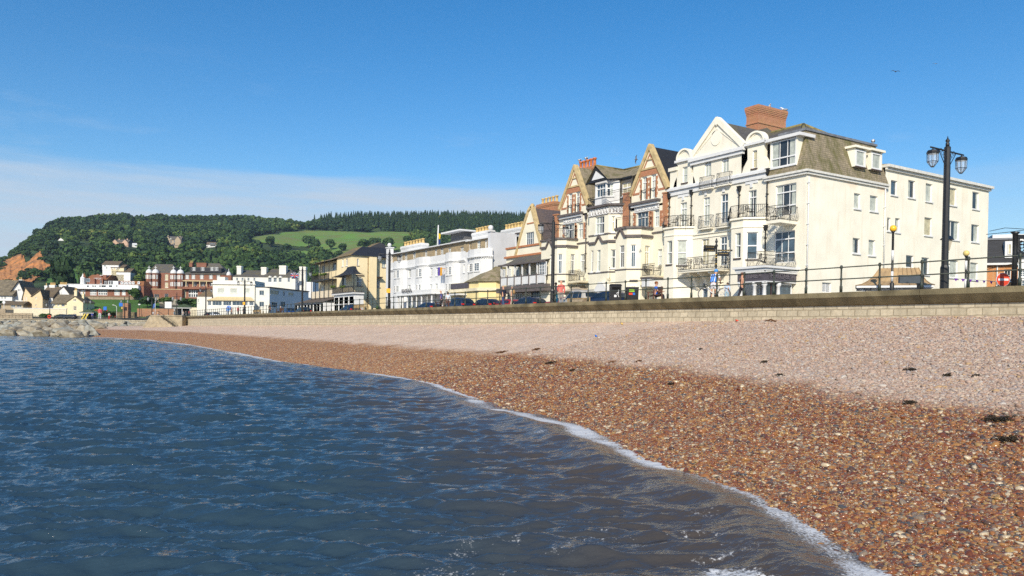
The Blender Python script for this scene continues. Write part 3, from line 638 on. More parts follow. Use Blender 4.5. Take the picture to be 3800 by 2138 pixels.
rg = np.random.default_rng(17)
n = 10500; tp = rg.uniform(-260, 2080, n); td = np.sqrt(rg.uniform(400 ** 2, 1480 ** 2, n)); td = np.minimum(td, HR(tp) * 1.04 - rg.random(n) * 30)
tpy = hill_py(tp, td)
bad = inpoly(tp, tpy, low(P_field, 900, 26)) | inpoly(tp, tpy, low(P_field2, 937, 26)) | inpoly(tp, tpy, low(P_lawn, 1030, 30)) | inpoly(tp, tpy, low(P_cliff, 1000, 12)) & (fbm(tp * 1.0 + tpy * .8, tpy * .12, .06, 2, 71) < .62)
bad |= (tpy > 1052) & (tp < 800)
bad |= (tp < 340) & (tpy > 1046) | ((tp > 190) & (tp < 300) & (tpy > 980) & (tpy < 1112))
for (cx_, cy_, hw) in clear: bad |= (np.abs(tp - cx_) < hw) & (tpy > cy_ - 2) & (tpy < cy_ + (56 if cy_ < 950 else 130))
tp, td, tpy = tp[~bad], td[~bad], tpy[~bad]
x, y, z = hill_xyz(tp, td)
con = (rg.random(len(tp)) < np.clip((tp - 1150) / 350, 0, .9)) & (td > HR(tp) * .86)
scrub = tp < 215 + rg.normal(size=len(tp)) * 30
S = rg.uniform(4.2, 9.0, len(tp)); H = S * rg.uniform(1.0, 1.35, len(tp)) * .8
S = np.where(scrub, S * .55, S); H = np.where(scrub, H * .45, H)
S = np.where(con, rg.uniform(7, 9.5, len(tp)), S); H = np.where(con, rg.uniform(7.2, 10.0, len(tp)), H)
tint = np.clip(.36 + (fbm(x, y, .022, 4, 9) - .5) * 1.7 + rg.normal(0, .13, len(tp)), 0.02, .98); tint = np.where(con, tint * .4, tint)
tint = np.where(scrub, tint * .8 + .15, tint)
pick = np.where(con, 6 + rg.integers(0, 3, len(tp)), rg.integers(0, 6, len(tp)))
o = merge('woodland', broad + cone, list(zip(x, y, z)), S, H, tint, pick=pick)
tag(o, 'dense dark green woods covering the long hill behind the town', 'woodland', kind='stuff')
# ---------------------------------------------------------------- ground behind the far end of the front
def ZB1(px): return np.interp(px, [-200, 200, 330, 560, 700, 900, 1300], [7, 7, 12.6, 12.9, 11.5, 7, 5])
def land_z(px, D):
 z2 = CAM.z + 395 * (hor(px) - HB(px)) / F
 a = np.clip((D - 255) / 57, 0, 1); b_ = np.clip((D - 312) / 83, 0, 1)
 z = 3.55 + (ZB1(px) - 3.55) * a; flat = 3.55 + (5.2 - 3.55) * np.clip((D - 240) / 30, 0, 1)
 z = np.where(px < 325, np.where(D < 300, np.minimum(z, flat), z), z)
 return np.where(D > 312, ZB1(px) + (z2 - ZB1(px)) * b_, z)
def D0L(px): return np.interp(px, [-200, 300, 540, 560, 700, 1200], [236, 233, 215, 174, 174, 186])
gx = np.linspace(-200, 1400, 260); gv = np.linspace(0, 1, 90); PXl = np.repeat(gx[None, :], 90, 0); DL = D0L(PXl) + (397 - D0L(PXl)) * gv[:, None]
def lxyz(px, D, lift=0): a = (px - CX) / F; return D * (fw2.x + rt2.x * a), D * (fw2.y + rt2.y * a), land_z(px, D) + lift
def zat_px(px, D): return float(land_z(np.array([float(px)]), np.array([float(D)]))[0])
X, Y, Z = lxyz(PXl, DL); tag(np_obj('town_ground', np.stack([X, Y, Z], -1).reshape(-1, 3), grid_faces(90, 260), mat('town_ground', (.16, .14, .10), .9, .25, .2), smooth=True), kind='structure')
def land_patch(name, px0, px1, D0, D1, m, lift=.05, cut=None):
 gx = np.linspace(px0, px1, 40); gd = np.linspace(D0, D1, 60); P, D = np.meshgrid(gx, gd); X, Y, Z = lxyz(P, D, lift)
 return tag(np_obj(name, np.stack([X, Y, Z], -1).reshape(-1, 3), grid_faces(60, 40), m, smooth=True), kind='structure')
land_patch('lawn', 326, 590, 262, 308, MATS['mown_grass']); land_patch('hotel_lawn', 330, 540, 309, 400, MATS['mown_grass'])
def Ppx(px, D, z=None):
 a = (px - CX) / F; return Vector((D * (fw2.x + rt2.x * a), D * (fw2.y + rt2.y * a), zat_px(px, D) if z is None else z))
# its sea wall, railing, steps
ew = empty('far_promenade_wall', Ppx(280, 230, 3.5), 'low brown retaining wall behind the rocks at the far end of the beach', 'wall')
mb = MB(); pp = [Ppx(px, float(D0L(px)) + .3, 3.62) for px in (-200, -50, 120, 300, 420, 540, 558, 700)]
for a, b_ in zip(pp[:-1], pp[1:]):
 mb.add([(a.x, a.y, .5), (b_.x, b_.y, .5), (b_.x, b_.y, 3.62), (a.x, a.y, 3.62)], [(0, 1, 2, 3)], world=True); n_ = Vector((b_.y - a.y, -(b_.x - a.x), 0)).normalized() * .5
 mb.add([(a.x - n_.x * -.3, a.y - n_.y * -.3, 3.45), (b_.x + n_.x * .3, b_.y + n_.y * .3, 3.45), (b_.x + n_.x * .3, b_.y + n_.y * .3, 3.7), (a.x + n_.x * .3, a.y + n_.y * .3, 3.7), (a.x - n_.x, a.y - n_.y, 3.7), (b_.x - n_.x, b_.y - n_.y, 3.7)], [(0, 1, 2, 3), (3, 2, 5, 4)], world=True)
mb.build('wall', stone, ew)
fr2 = empty('far_railing', pp[3], 'dark iron railing running along the far promenade behind the rocks', 'railing'); pr2 = None; acc = 0; last = None; tops = []
for px in np.arange(-60, 560, 1.0):
 q = Ppx(px, float(D0L(px)) + .8, 3.6)
 if last is None or (q - last).length > 2.0:
  last = q; tops.append(q)
  if pr2 is None:
   mb = MB(); mb.lathe((0, 0, 0), [(.05, 0), (.045, .6), (.06, 1.12), (.02, 1.2)], 6, world=True); pr2 = mb.build('post', rp); pr2.parent = fr2; pr2.location = q - fr2.location
  else: c = pr2.copy(); COL.objects.link(c); c.parent = fr2; c.location = q - fr2.location
for h_ in (.55, 1.05): mb = MB(); mb.tube([q + Vector((0, 0, h_)) for q in tops], .04, 5, world=True); mb.build('rail', rp, fr2)
st = empty('beach_steps', Ppx(600, 168, 3), 'brown concrete block with beach steps where the sea wall ends', 'steps'); F0 = Fr(Ppx(560, 166).x, Ppx(560, 166).y, -YAW)
mb = MB(F0); wS = F0.px(676, 1190)[0]; mb.box(0, wS, 0, 8, 1, 4.4); mb.box(-.1, wS, -.15, 8, 4.401, 4.6); mb.frus(-2.5, 0, 0, 3, .8, -.3, 0, 0, 3, 4.3); mb.build('block', mat('pale_concrete', (.42, .35, .24), .9, .15, 1.2, .4, 12), st)
mb = MB(F0)
for i in range(12): mb.box(wS * .35 + i * .35, wS * .35 + (i + 1) * .35, -1.4, -.01, .6, 4.3 - i * .25)
mb.build('step_flight', MATS['pale_concrete'], st); mb = MB(F0)
for zz in (.5, 1.0): mb.tube([(wS * .33, -1.4, 4.4 + zz), (wS * .35 + 12 * .35, -1.4, 1.4 + zz)], .045, 5)
for i in range(5): mb.tube([(wS * .35 + i * 1.0, -1.4, 4.2 - i * .7), (wS * .35 + i * 1.0, -1.4, 5.4 - i * .72)], .045, 5)
mb.build('handrail', rp, st)
# boulders
rock_m = mat('boulder', (.37, .34, .27), .9, .2, 1.2, .8, 5, col2=(.20, .16, .10), detail=7)
rock_g = mat('grey_boulder', (.34, .34, .30), .9, .2, 1.2, .8, 5, col2=(.18, .17, .13), detail=7)
import bmesh
def rock_mesh(seed, m):
 rg_ = random.Random(seed); bm = bmesh.new(); bmesh.ops.create_icosphere(bm, subdivisions=3, radius=1)
 pl = []
 for i in range(15):
  d = Vector((rg_.gauss(0, 1), rg_.gauss(0, 1), rg_.gauss(0, 1))).normalized(); pl.append((d, rg_.uniform(.5, .85)))
 for v in bm.verts:
  p = v.co.copy()
  for d, k in pl:
   t_ = p.dot(d)
   if t_ > k: p -= d * (t_ - k)
  p *= 1 + .06 * noise.noise(v.co * 3 + Vector((seed, 0, 0))); v.co = p
 me = bpy.data.meshes.new('boulder'); bm.to_mesh(me); bm.free(); me.materials.append(m); return me
rms = [rock_mesh(i, rock_m if i % 3 else rock_g) for i in range(9)]; rr_ = random.Random(4)
rows_ = [(0, .1), (7, .55), (16, 1.1), (28, 1.7), (43, 1.9), (60, 2.1), (74, 2.3)]
k_ = 0
for ri, (dd_, bz) in enumerate(rows_):
 px = -40.0
 while px < 575:
  Df = float(np.interp(px, [-60, 0, 300, 420, 470, 570], [152, 150, 139, 160, 168, 172])) + dd_
  S_ = rr_.uniform(1.15, 2.0) * (1.1 if ri < 4 else .72)
  ok = Df < float(D0L(px)) - 1 and not (px > 290 and ri < 1) and not (px > 330 + ri * 42 and Df < 172)
  if ok:
   o = bpy.data.objects.new('boulder', rms[rr_.randrange(9)]); COL.objects.link(o); p = Ppx(px + rr_.uniform(-8, 8), Df + rr_.uniform(-2, 2), bz + rr_.uniform(-.1, .35)); o.location = p
   o.scale = (S_ * rr_.uniform(.95, 1.4), S_ * rr_.uniform(.8, 1.1), S_ * rr_.uniform(.62, .85)); o.rotation_euler = (rr_.uniform(-.35, .35), rr_.uniform(-.35, .35), rr_.uniform(0, 6.28))
   tag(o, 'big angular grey brown boulder piled with others along the water edge', 'boulder', 'boulders of the rock armour at the far left')
  px += rr_.uniform(26, 40) * S_ / 1.5 * 150 / Df
# ---------------------------------------------------------------- building kit
white = mat('white_paint', (.72, .72, .71), .5, .05, 2); cream_trim = mat('cream_trim', (.74, .66, .47), .7, .1, 2)
frame_m = mat('window_white', (.80, .80, .79), .4, .03, 2)
iron = mat('black_iron', (.018, .018, .018), .45, .2, 10, spec=.5)
slate = bricky('slate', (.125, .115, .105), (.095, .088, .082), (.04, .04, .04), .3, .13, .006, .7, patch=(.17, .145, .06), pamt=.5, pscale=.7, bump=.4)
slate_d = bricky('dark_slate', (.032, .034, .040), (.024, .026, .032), (.012, .012, .014), .3, .13, .006, .6, bump=.35)
slate_moss = bricky('mossy_slate', (.33, .27, .18), (.25, .205, .14), (.09, .08, .05), .32, .17, .010, .75, patch=(.115, .11, .035), pamt=.85, pscale=1.3, bump=.5, streak=(1.0, 1.0, .28))
lichen_tile = bricky('lichen_tile', (.20, .155, .085), (.155, .13, .085), (.07, .06, .045), .3, .16, .008, .75, patch=(.34, .22, .05), pamt=.6, pscale=.5, bump=.4)
brick_o = bricky('orange_brick', (.52, .185, .085), (.42, .14, .07), (.46, .33, .22), .23, .077, .012, .85, patch=(.38, .25, .10), pamt=.35, pscale=1.6, bump=.5)
brick_r = bricky('red_brick', (.29, .115, .072), (.22, .088, .056), (.28, .17, .11), .23, .077, .010, .85, patch=(.22, .08, .05), pamt=.4, bump=.4)
g_dark = glassy('window_glass', (.035, .045, .055)); g_blue = glassy('sky_glass', (.07, .115, .155), .04); g_cur = mat('net_curtain', (.50, .53, .47), .35, .15, 3, spec=.5); g_crm = mat('cream_curtain', (.55, .50, .33), .4, .15, 3, spec=.5)
RW = random.Random(5)
def make_window(fr, par, h, d=.12, bars=(1, 1), trans=None, look=None, fw=.07, sill=True, sillm=None, name='window', fm=None, lift=0, bt=.035, open_top=False):
 s0, s1, z0, z1 = h; fm = fm or frame_m
 mb = MB(fr); a, b_ = d - .03, d + .05
 mb.box(s0 + .002, s0 + fw, a, b_, z0 + .002, z1 - .002); mb.box(s1 - fw, s1 - .002, a, b_, z0 + .002, z1 - .002)
 mb.box(s0 + fw, s1 - fw, a, b_, z0 + .002, z0 + fw); mb.box(s0 + fw, s1 - fw, a, b_, z1 - fw, z1 - .002)
 w_, h_ = s1 - s0 - 2 * fw, z1 - z0 - 2 * fw
 for i in range(1, bars[0]): c = s0 + fw + w_ * i / bars[0]; mb.box(c - bt / 2, c + bt / 2, a + .012, b_ - .012, z0 + fw, z1 - fw)
 for i in range(1, bars[1]): c = z0 + fw + h_ * i / bars[1]; mb.box(s0 + fw, s1 - fw, a + .014, b_ - .014, c - bt / 2, c + bt / 2)
 for tz in (trans or []): c = z0 + (z1 - z0) * tz; mb.box(s0 + fw, s1 - fw, a - .01, b_, c - .045, c + .045)
 wn = mb.build(name, fm, par)
 pn = MB(fr); look = look or RW.choice('dccsbk')
 x0, x1, y0, y1 = s0 + fw * .6, s1 - fw * .6, z0 + fw * .6, z1 - fw * .6; D = d + .03
 def q(a0, a1, mi, c0=y0, c1=y1): pn.cur = mi; pn.add([(a0, D, c0), (a1, D, c0), (a1, D, c1), (a0, D, c1)], [(0, 1, 2, 3)])
 W = x1 - x0
 if look == 'd': q(x0, x1, 0)
 elif look == 'b': q(x0, x1, 1)
 elif look == 'c': q(x0, x1, 2)
 elif look == 'k': q(x0, x1, 3)
 elif look == 's': q(x0, x0 + W * .27, 2); q(x0 + W * .27, x1 - W * .25, 0); q(x1 - W * .25, x1, 2)
 elif look == 'h': q(x0, x1, 2, y0, y0 + (y1 - y0) * .45); q(x0, x1, 1, y0 + (y1 - y0) * .45, y1)
 elif look == 'l': q(x0, x0 + W * .5, 2); q(x0 + W * .5, x1, 0)
 elif look == 'r': q(x0, x0 + W * .5, 0); q(x0 + W * .5, x1, 2)
 pn.build('pane', [g_dark, g_blue, g_cur, g_crm], wn)
 if sill:
  m2 = MB(fr); m2.box(s0 - .08, s1 + .08, -.09 + lift, d - .04, z0 - .10, z0 - .003); m2.build('sill', sillm or white, wn)
 return wn
class Facade:
 """upright face of a building: windows are noted with their openings, then the wall is cut round them"""
 def __init__(f, fr, par): f.fr = fr; f.par = par; f.h = []
 def win(f, l, r, t, b, **k):
  h = f.fr.rect(l, r, t, b); return f.winm(h, **k)
 def winm(f, h, **k):
  f.h.append(h); return make_window(f.fr, f.par, h, **k)
 def finish(f, poly, m, name='wall', reveal=.14, px=False, back=None):
  if px: poly = [f.fr.px(*p) for p in poly]
  a = sum(poly[i][0] * poly[(i + 1) % len(poly)][1] - poly[(i + 1) % len(poly)][0] * poly[i][1] for i in range(len(poly)))
  mb = MB(f.fr); mb.wall(poly, f.h, reveal)
  if back: mb.box(min(p[0] for p in poly) + .02, max(p[0] for p in poly) - .02, back, back + .1, min(p[1] for p in poly), min(p[1] for p in poly) + .1)
  return mb.build(name, m, f.par)
def slab(fr, par, name, m, s0, s1, d0, d1, z0, z1): mb = MB(fr); mb.box(s0, s1, d0, d1, z0, z1); return mb.build(name, m, par)
def roof_gable(fr, par, m, sL, sR, zE, sA, zA, d0, d1, name='roof', th=.14, zR=None, over=.0):
 """two slopes meeting on a ridge that runs inwards at sA,zA"""
 zR = zE if zR is None else zR; mb = MB(fr)
 for (a, za) in ((sL, zE), (sR, zR)):
  k = [(a, za), (sA, zA), (sA, zA + th), (a, za + th)]
  mb.prism(k, d0, d1)
 return mb.build(name, m, par)
def hip(fr, par, m, s0, s1, d0, d1, z0, z1, r0, r1, name='roof', rd=None, flip=False):
 """hipped roof over a rectangle; ridge from r0 to r1 along s at mid depth (or depth rd)"""
 rd = (d0 + d1) / 2 if rd is None else rd; mb = MB(fr)
 v = [(s0, d0, z0), (s1, d0, z0), (s1, d1, z0), (s0, d1, z0), (r0, rd, z1), (r1, rd, z1)]
 mb.add(v, [(0, 1, 5, 4), (1, 2, 5), (2, 3, 4, 5), (3, 0, 4), (0, 3, 2, 1)])
 return mb.build(name, m, par)
def chimney(fr, par, s0, s1, d0, d1, z0, z1, m, pots=0, potm=None, cap=.09, poth=.55, potr=.13, capm=None, along='s', name='chimney', rows=1):
 mb = MB(fr); mb.box(s0, s1, d0, d1, z0, z1 - .5)
 mb.box(s0 - cap * .5, s1 + cap * .5, d0 - cap * .5, d1 + cap * .5, z1 - .5, z1 - .35); ch = mb
 mb.box(s0 - cap, s1 + cap, d0 - cap, d1 + cap, z1 - .35, z1 - .12); mb.box(s0 - cap * .4, s1 + cap * .4, d0 - cap * .4, d1 + cap * .4, z1 - .12, z1)
 c = mb.build(name, m, par)
 for i in range(pots):
  q = MB(fr); u = (i + .5) / pots; a = s0 + (s1 - s0) * u if along == 's' else (s0 + s1) / 2; e = d0 + (d1 - d0) * u if along == 'd' else (d0 + d1) / 2
  pr = [(potr * 1.05, z1), (potr * 1.05, z1 + .08), (potr * .85, z1 + .12), (potr * .8, z1 + poth * .8), (potr * 1.1, z1 + poth * .85), (potr * 1.05, z1 + poth), (potr * .7, z1 + poth)]
  q.lathe((a, e, 0), pr, 10); q.build('chimney_pot', potm, c)
 return c
pot_o = mat('terracotta', (.62, .20, .07), .8, .25, 5); pot_y = mat('buff_pot', (.68, .48, .20), .8, .2, 5)
def solve(fn, a, b, n=60):
 fa = fn(a)
 for _ in range(n):
  m = (a + b) / 2; fm = fn(m)
  if (fa < 0) == (fm < 0): a, fa = m, fm
  else: b = m
 return (a + b) / 2
def bay_geo(fr, row, l, e, r, e2=None):
 """size a canted bay from where its corners show: front edge l..e, cant e..r (or e..e2 then square return to r)"""
 S = lambda px, d: fr.px(px, row, d)[0]
 if e2 is None:
  p = solve(lambda p: S(r, 0) - S(e, -p) - p, .1, 4); return dict(s0=S(l, -p), s1=S(e, -p), p=p, c=p)
 def cc(p): return solve(lambda c: S(e2, -p + c) - S(e, -p) - c, .0, 3)
 best = min((abs(S(r, 0) - S(e, -p) - cc(p)), p) for p in np.linspace(.3, 3.5, 90)); p = float(best[1]); return dict(s0=S(l, -p), s1=S(e, -p), p=p, c=cc(p))
def bay_out(g, o=0.0):
 s0, s1, p, c = g['s0'], g['s1'], g['p'], g['c']
 return [(s0 - c - o, 0.02), (s0 - c - o, -p + c - o * .4), (s0 - o * .4, -p - o), (s1 + o * .4, -p - o), (s1 + c + o, -p + c - o * .4), (s1 + c + o, 0.02)]
def bay_frames(fr, g):
 return fr.sub(g['s0'], -g['p']), fr.sub(g['s1'], -g['p'], 45)
def bay_walls(fr, par, g, z0, z1, m, front=(), cant=(), side=(), name='bay'):
 F1, F2 = bay_frames(fr, g); c2 = g['c'] * math.sqrt(2)
 b = empty_part(name, par)
 f1 = Facade(F1, b); [f1.win(*a, **k) for a, k in front]; f1.finish([(0, z0), (g['s1'] - g['s0'], z0), (g['s1'] - g['s0'], z1), (0, z1)], m, 'front_wall')
 f2 = Facade(F2, b); [f2.win(*a, **k) for a, k in cant]; f2.finish([(0, z0), (c2, z0), (c2, z1), (0, z1)], m, 'angled_wall')
 F3 = fr.sub(g['s0'] - g['c'], -g['p'] + g['c'], -45)
 f3 = Facade(F3, b); f3.finish([(0, z0), (c2, z0), (c2, z1), (0, z1)], m, 'angled_wall')
 rem = g['p'] - g['c']
 if rem > .05:
  F4 = fr.sub(g['s1'] + g['c'], -g['p'] + g['c'], 90); f4 = Facade(F4, b); [f4.win(*a, **k) for a, k in side]; f4.finish([(0, z0), (rem, z0), (rem, z1), (0, z1)], m, 'side_wall')
 return F1, F2, b
def empty_part(name, par):
 o = bpy.data.objects.new(name, None); COL.objects.link(o); o.parent = par; o.empty_display_size = .2; return o
def bay_band(fr, par, g, z0, z1, m, o=.08, name='string_course'):
 mb = MB(fr); mb.plan(bay_out(g, o), z0, z1); return mb.build(name, m, par)
def iron_rail(fr, par, path, z, h=.95, belly=.16, step=.13, r=.015, name='balcony_rail', m=None):
 """iron balustrade along a plan path (s,d); bars swell outwards when belly > 0"""
 mb = MB(fr); P = [Vector((a, b, 0)) for a, b in path]
 for i in range(len(P) - 1):
  a, b = P[i], P[i + 1]; L = (b - a).length; t = (b - a) / L; out = Vector((t.y, -t.x, 0))
  n = max(1, int(L / step))
  for k in range(n + (i == len(P) - 2)):
   c = a + t * (L * k / n)
   if belly:
    pr = [(0, .0), (.75, .12), (1.0, .3), (.6, .5), (.1, .66), (.0, .8), (.12, 1)]
    pts = [c + out * belly * q + Vector((0, 0, z + h * y)) for q, y in pr]
   else: pts = [c + Vector((0, 0, z)), c + Vector((0, 0, z + h))]
   mb.tube([tuple(p) for p in pts], r, 4, cap=False)
  for zz in ((z + h, .022), (z + .06, .016)) + (() if belly else ((z + h * .82, .014),)):
   mb.tube([tuple(a + Vector((0, 0, zz[0])) + out * (belly * .12 if zz[0] > z + .5 else 0)), tuple(b + Vector((0, 0, zz[0])) + out * (belly * .12 if zz[0] > z + .5 else 0))], zz[1], 5)
  mb.tube([tuple(a + Vector((0, 0, z))), tuple(a + Vector((0, 0, z + h)))], .02, 5)
 return mb.build(name, m or iron, par)
def pipe(fr, par, px, yt, yb, m=None, hopper=True, r=.055, d=-.1, name='drainpipe'):
 m = m or iron; s, z1 = fr.px(px, yt, d); z0 = fr.px(px, yb, d)[1]; mb = MB(fr)
 mb.tube([(s, d, z0), (s, d, z1)], r, 7)
 if hopper: mb.frus(s - .09, s + .09, d - .09, .0, z1 - .1, s - .17, s + .17, d - .14, .0, z1 + .3)
 z = z0 + .4
 while z < z1: mb.box(s - r * 1.5, s + r * 1.5, d - r * 1.5, 0, z - .03, z + .03); z += 1.5
 return mb.build(name, m, par)
def text_mesh(txt, size, m, name, par, fr, s, d, z, ext=.02, width=None):
 cu = bpy.data.curves.new('lettering', 'FONT'); cu.body = txt; cu.size = size; cu.extrude = ext; cu.align_x = 'CENTER'; cu.align_y = 'CENTER'
 o = bpy.data.objects.new('t', cu); COL.objects.link(o); bpy.context.view_layer.update()
 me = bpy.data.meshes.new_from_object(o); bpy.data.objects.remove(o); me.name = name
 if width:
  xs = [v.co.x for v in me.vertices]; k = width / (max(xs) - min(xs))
  for v in me.vertices: v.co.x *= k
 me.materials.clear(); me.materials.append(m)
 Mx = Matrix((fr.t, Vector((0, 0, 1)), -fr.n)).transposed().to_4x4(); Mx.translation = fr.w(s, d, z)
 off = Vector(); p = par
 while p is not None: off += p.location; p = p.parent
 Mx.translation -= off; me.transform(Mx)
 q = bpy.data.objects.new(name, me); COL.objects.link(q); q.parent = par; return q
def K(**k): return k
# ---------------------------------------------------------------- the big cream seafront hotel
XF = 48.0
FS = Fr(XF, 0, -90)
cream = stucco('cream_render', (.84, .79, .655), stain=(.50, .34, .17), amount=.22)
cream2 = stucco('pale_cream_render', (.89, .845, .71), stain=(.62, .40, .20), amount=.30); cream4 = stucco('stained_side_render', (.89, .845, .71), stain=(.62, .40, .20), amount=.30, top=14.5)
brown_trim = mat('brown_trim', (.085, .058, .048), .7, .1, 3)
sY = lambda px, y, d=0: FS.px(px, y, d)[0]
zS = lambda px, y, d=0: FS.px(px, y, d)[1]
hotel = empty('seafront_hotel', (XF, 36, G0), 'large cream hotel with white triangular gable, black balconies and mossy mansard corner', 'hotel')
s_l, s_m, s_c = sY(2484, 800), sY(2846, 800), sY(2992, 800)
Yc = -s_c
fa = Facade(FS, hotel); zcor = zS(2660, 668)
W = fa.win
for a in [(2614, 2639, 593, 656), (2678, 2704, 577, 640)]: W(*a, look='c', bars=(2, 1), trans=[.72], sill=False)
for a, lk in [((2525, 2548, 752, 840), 'c'), ((2610, 2633, 733, 838), 'c'), ((2674, 2701, 720, 828), 'b'), ((2777, 2807, 706, 808), 's'), ((2603, 2630, 887, 985), 'k'), ((2671, 2697, 878, 985), 'b')]:
 W(*a, look=lk, bars=(2, 1), trans=[.74], sill=False)
W(2513, 2546, 1052, 1112, look='c'); W(2604, 2626, 1048, 1112, look='b'); W(2723, 2744, 1040, 1110, look='b')
top = []
poly = [(s_l, G0 - .2), (s_m, G0 - .2), (s_m, zcor), (sY(2752, 600), zcor), (sY(2752, 540), zS(2752, 537)), FS.px(2662, 446), (sY(2573, 600), zS(2573, 577)), (sY(2573, 600), zcor), (s_l, zcor)]
fa.finish(poly, cream)
# gable: sloping white coping, flat cornice, disc
def strip(fr, par, pts, w_, d0, d1, m, name):
 mb = MB(fr)
 for a, b in zip(pts[:-1], pts[1:]):
  A, B = Vector(a), Vector(b); t_ = (B - A).normalized(); n_ = Vector((-t_.y, t_.x)) * w_ / 2; e_ = t_ * (w_ * .3 if len(pts) < 5 else .015)
  if len(pts) == 3: e_ = t_ * .0
  mb.prism([tuple(A - e_ - n_), tuple(B + e_ - n_), tuple(B + e_ + n_), tuple(A - e_ + n_)], d0, d1)
 if len(pts) == 3:
  A = Vector(pts[1]); mb.prism([(A.x, A.y - w_ * 1.25), (A.x - w_ * .62, A.y - w_ * .35), (A.x - w_ * .22, A.y + w_ * .48), (A.x + w_ * .22, A.y + w_ * .48), (A.x + w_ * .62, A.y - w_ * .35)], d0 - .01, d1 + .01)
 return mb.build(name, m, par)
gA = FS.px(2662, 444); gL = (sY(2570, 600), zS(2570, 577)); gR = (sY(2757, 540), zS(2757, 537))
strip(FS, hotel, [(gL[0] - .1, gL[1] - .1), gA, (gR[0] + .1, gR[1] - .1)], .42, -.14, .35, cream2, 'gable_coping')
strip(FS, hotel, [(gL[0] + .5, gL[1] + .1), (gA[0], gA[1] - .75), (gR[0] - .5, gR[1] + .1)], .08, -.05, .1, cream2, 'gable_moulding')
zc1 = zS(2573, 586); zc2 = zS(2752, 545)
slab(FS, hotel, 'gable_cornice', white, gL[0] - .25, gR[0] + .25, -.32, .1, (zc1 + zc2) / 2 - .35, (zc1 + zc2) / 2 - .08)
slab(FS, hotel, 'gable_moulding', white, gL[0] - .1, gR[0] + .1, -.18, .1, (zc1 + zc2) / 2 - .62, (zc1 + zc2) / 2 - .36)
mb = MB(FS); c_ = FS.px(2658, 512); pts = [(c_[0] + math.cos(a) * .55, c_[1] + math.sin(a) * .62) for a in np.linspace(0, 2 * math.pi, 25)[:-1]]; mb.prism(pts, -.05, .02); mb.build('roundel', cream2, hotel)
zA_ = gA[1]; roof_gable(FS, hotel, slate, gL[0], gR[0], gL[1] - .2, gA[0], zA_ - .25, .34, 6.4, zR=gR[1] - .2)
# long white cornice
slab(FS, hotel, 'cornice', white, s_l - .05, s_m, -.28, .05, zcor - .22, zcor - .02); slab(FS, hotel, 'frieze', white, s_l - .02, s_m, -.12, .05, zcor - .62, zcor - .23)
slab(FS, hotel, 'string_course', white, s_l - .02, s_m, -.12, .02, zcor + .001, zcor + .09)
# curved parapet gables either side
def curved(l, r, ybot, ysh, ytop, win_, lk):
 a, b_ = sY(l, 620), sY(r, 620); z0 = zcor + .09; zs = zS((l + r) / 2, ysh); zt = zS((l + r) / 2, ytop); w_ = b_ - a; m_ = (a + b_) / 2; k = .12 * w_
 L_ = [(a - .28, z0), (a - .1, z0 + .5), (a + k, z0 + (zs - z0) * .45), (a + k * .9, zs - .35), (a + k * .2, zs - .2), (a + k * .2, zs)]
 Rr = [(2 * m_ - x, z) for x, z in L_[::-1]]
 arc_ = [(m_ - math.cos(t_) * w_ * .36, zs + math.sin(t_) * (zt - zs)) for t_ in np.linspace(0, math.pi, 12)]
 f_ = Facade(FS, hotel); f_.win(*win_, look=lk, bars=(1, 2), sillm=brown_trim)
 f_.finish([*L_, *arc_, *Rr][::-1], cream, 'dormer_gable')
 mb = MB(FS)
 for (x0, z0_), (x1, z1_) in zip([*L_, *arc_, *Rr][:-1], [*L_, *arc_, *Rr][1:]): mb.add([(x0, 0, z0_), (x1, 0, z1_), (x1, .35, z1_), (x0, .35, z0_)], [(0, 1, 2, 3)])
 mb.build('gable_edge', cream, hotel)
 mb = MB(FS); ar = lambda k, e: [(m_ - math.cos(t_) * w_ * k, zs + e + math.sin(t_) * (zt - zs)) for t_ in np.linspace(0, math.pi, 16)]
 mb.prism(ar(.43, .1) + ar(.36, -.04)[::-1], -.16, .36); mb.build('gable_coping', cream2, hotel); mb = MB(FS); mb.prism(ar(.31, -.1) + ar(.28, -.16)[::-1], -.05, .0); mb.build('gable_moulding', cream2, hotel)
 slab(FS, hotel, 'gable_cornice', white, a - .0, b_ + .0, -.2, .3, zs - .18, zs + .02)
 mb = MB(FS); mb.box(a + .3, b_ - .3, .32, 3.2, z0, zs - .1); mb.build('dormer_body', slate_d, hotel)
curved(2508, 2573, 690, 592, 556, (2532, 2551, 619, 678), 'c'); curved(2764, 2845, 640, 528, 492, (2791, 2809, 558, 625), 'k')
# roof behind the parapet
zk = zS(2790, 489, 5.2); mb = MB(FS); mb.add([(s_l, .1, zcor), (s_m + .2, .1, zcor), (sY(2846, 490, 5.2), 5.2, zk), (s_l, 5.2, zk), (s_l, 10, zcor), (s_m + .2, 10, zcor)], [(0, 1, 2, 3), (3, 2, 5, 4), (0, 3, 4), (1, 5, 2)]); mb.build('roof', slate, hotel)
mb = MB(FS); zw = zS(2480, 640); mb.box(s_l, sY(2512, 650), 0, .3, zcor + .1, zw); mb.box(s_l - .1, sY(2514, 650), -.15, .35, zw, zw + .3); mb.build('parapet', cream, hotel)
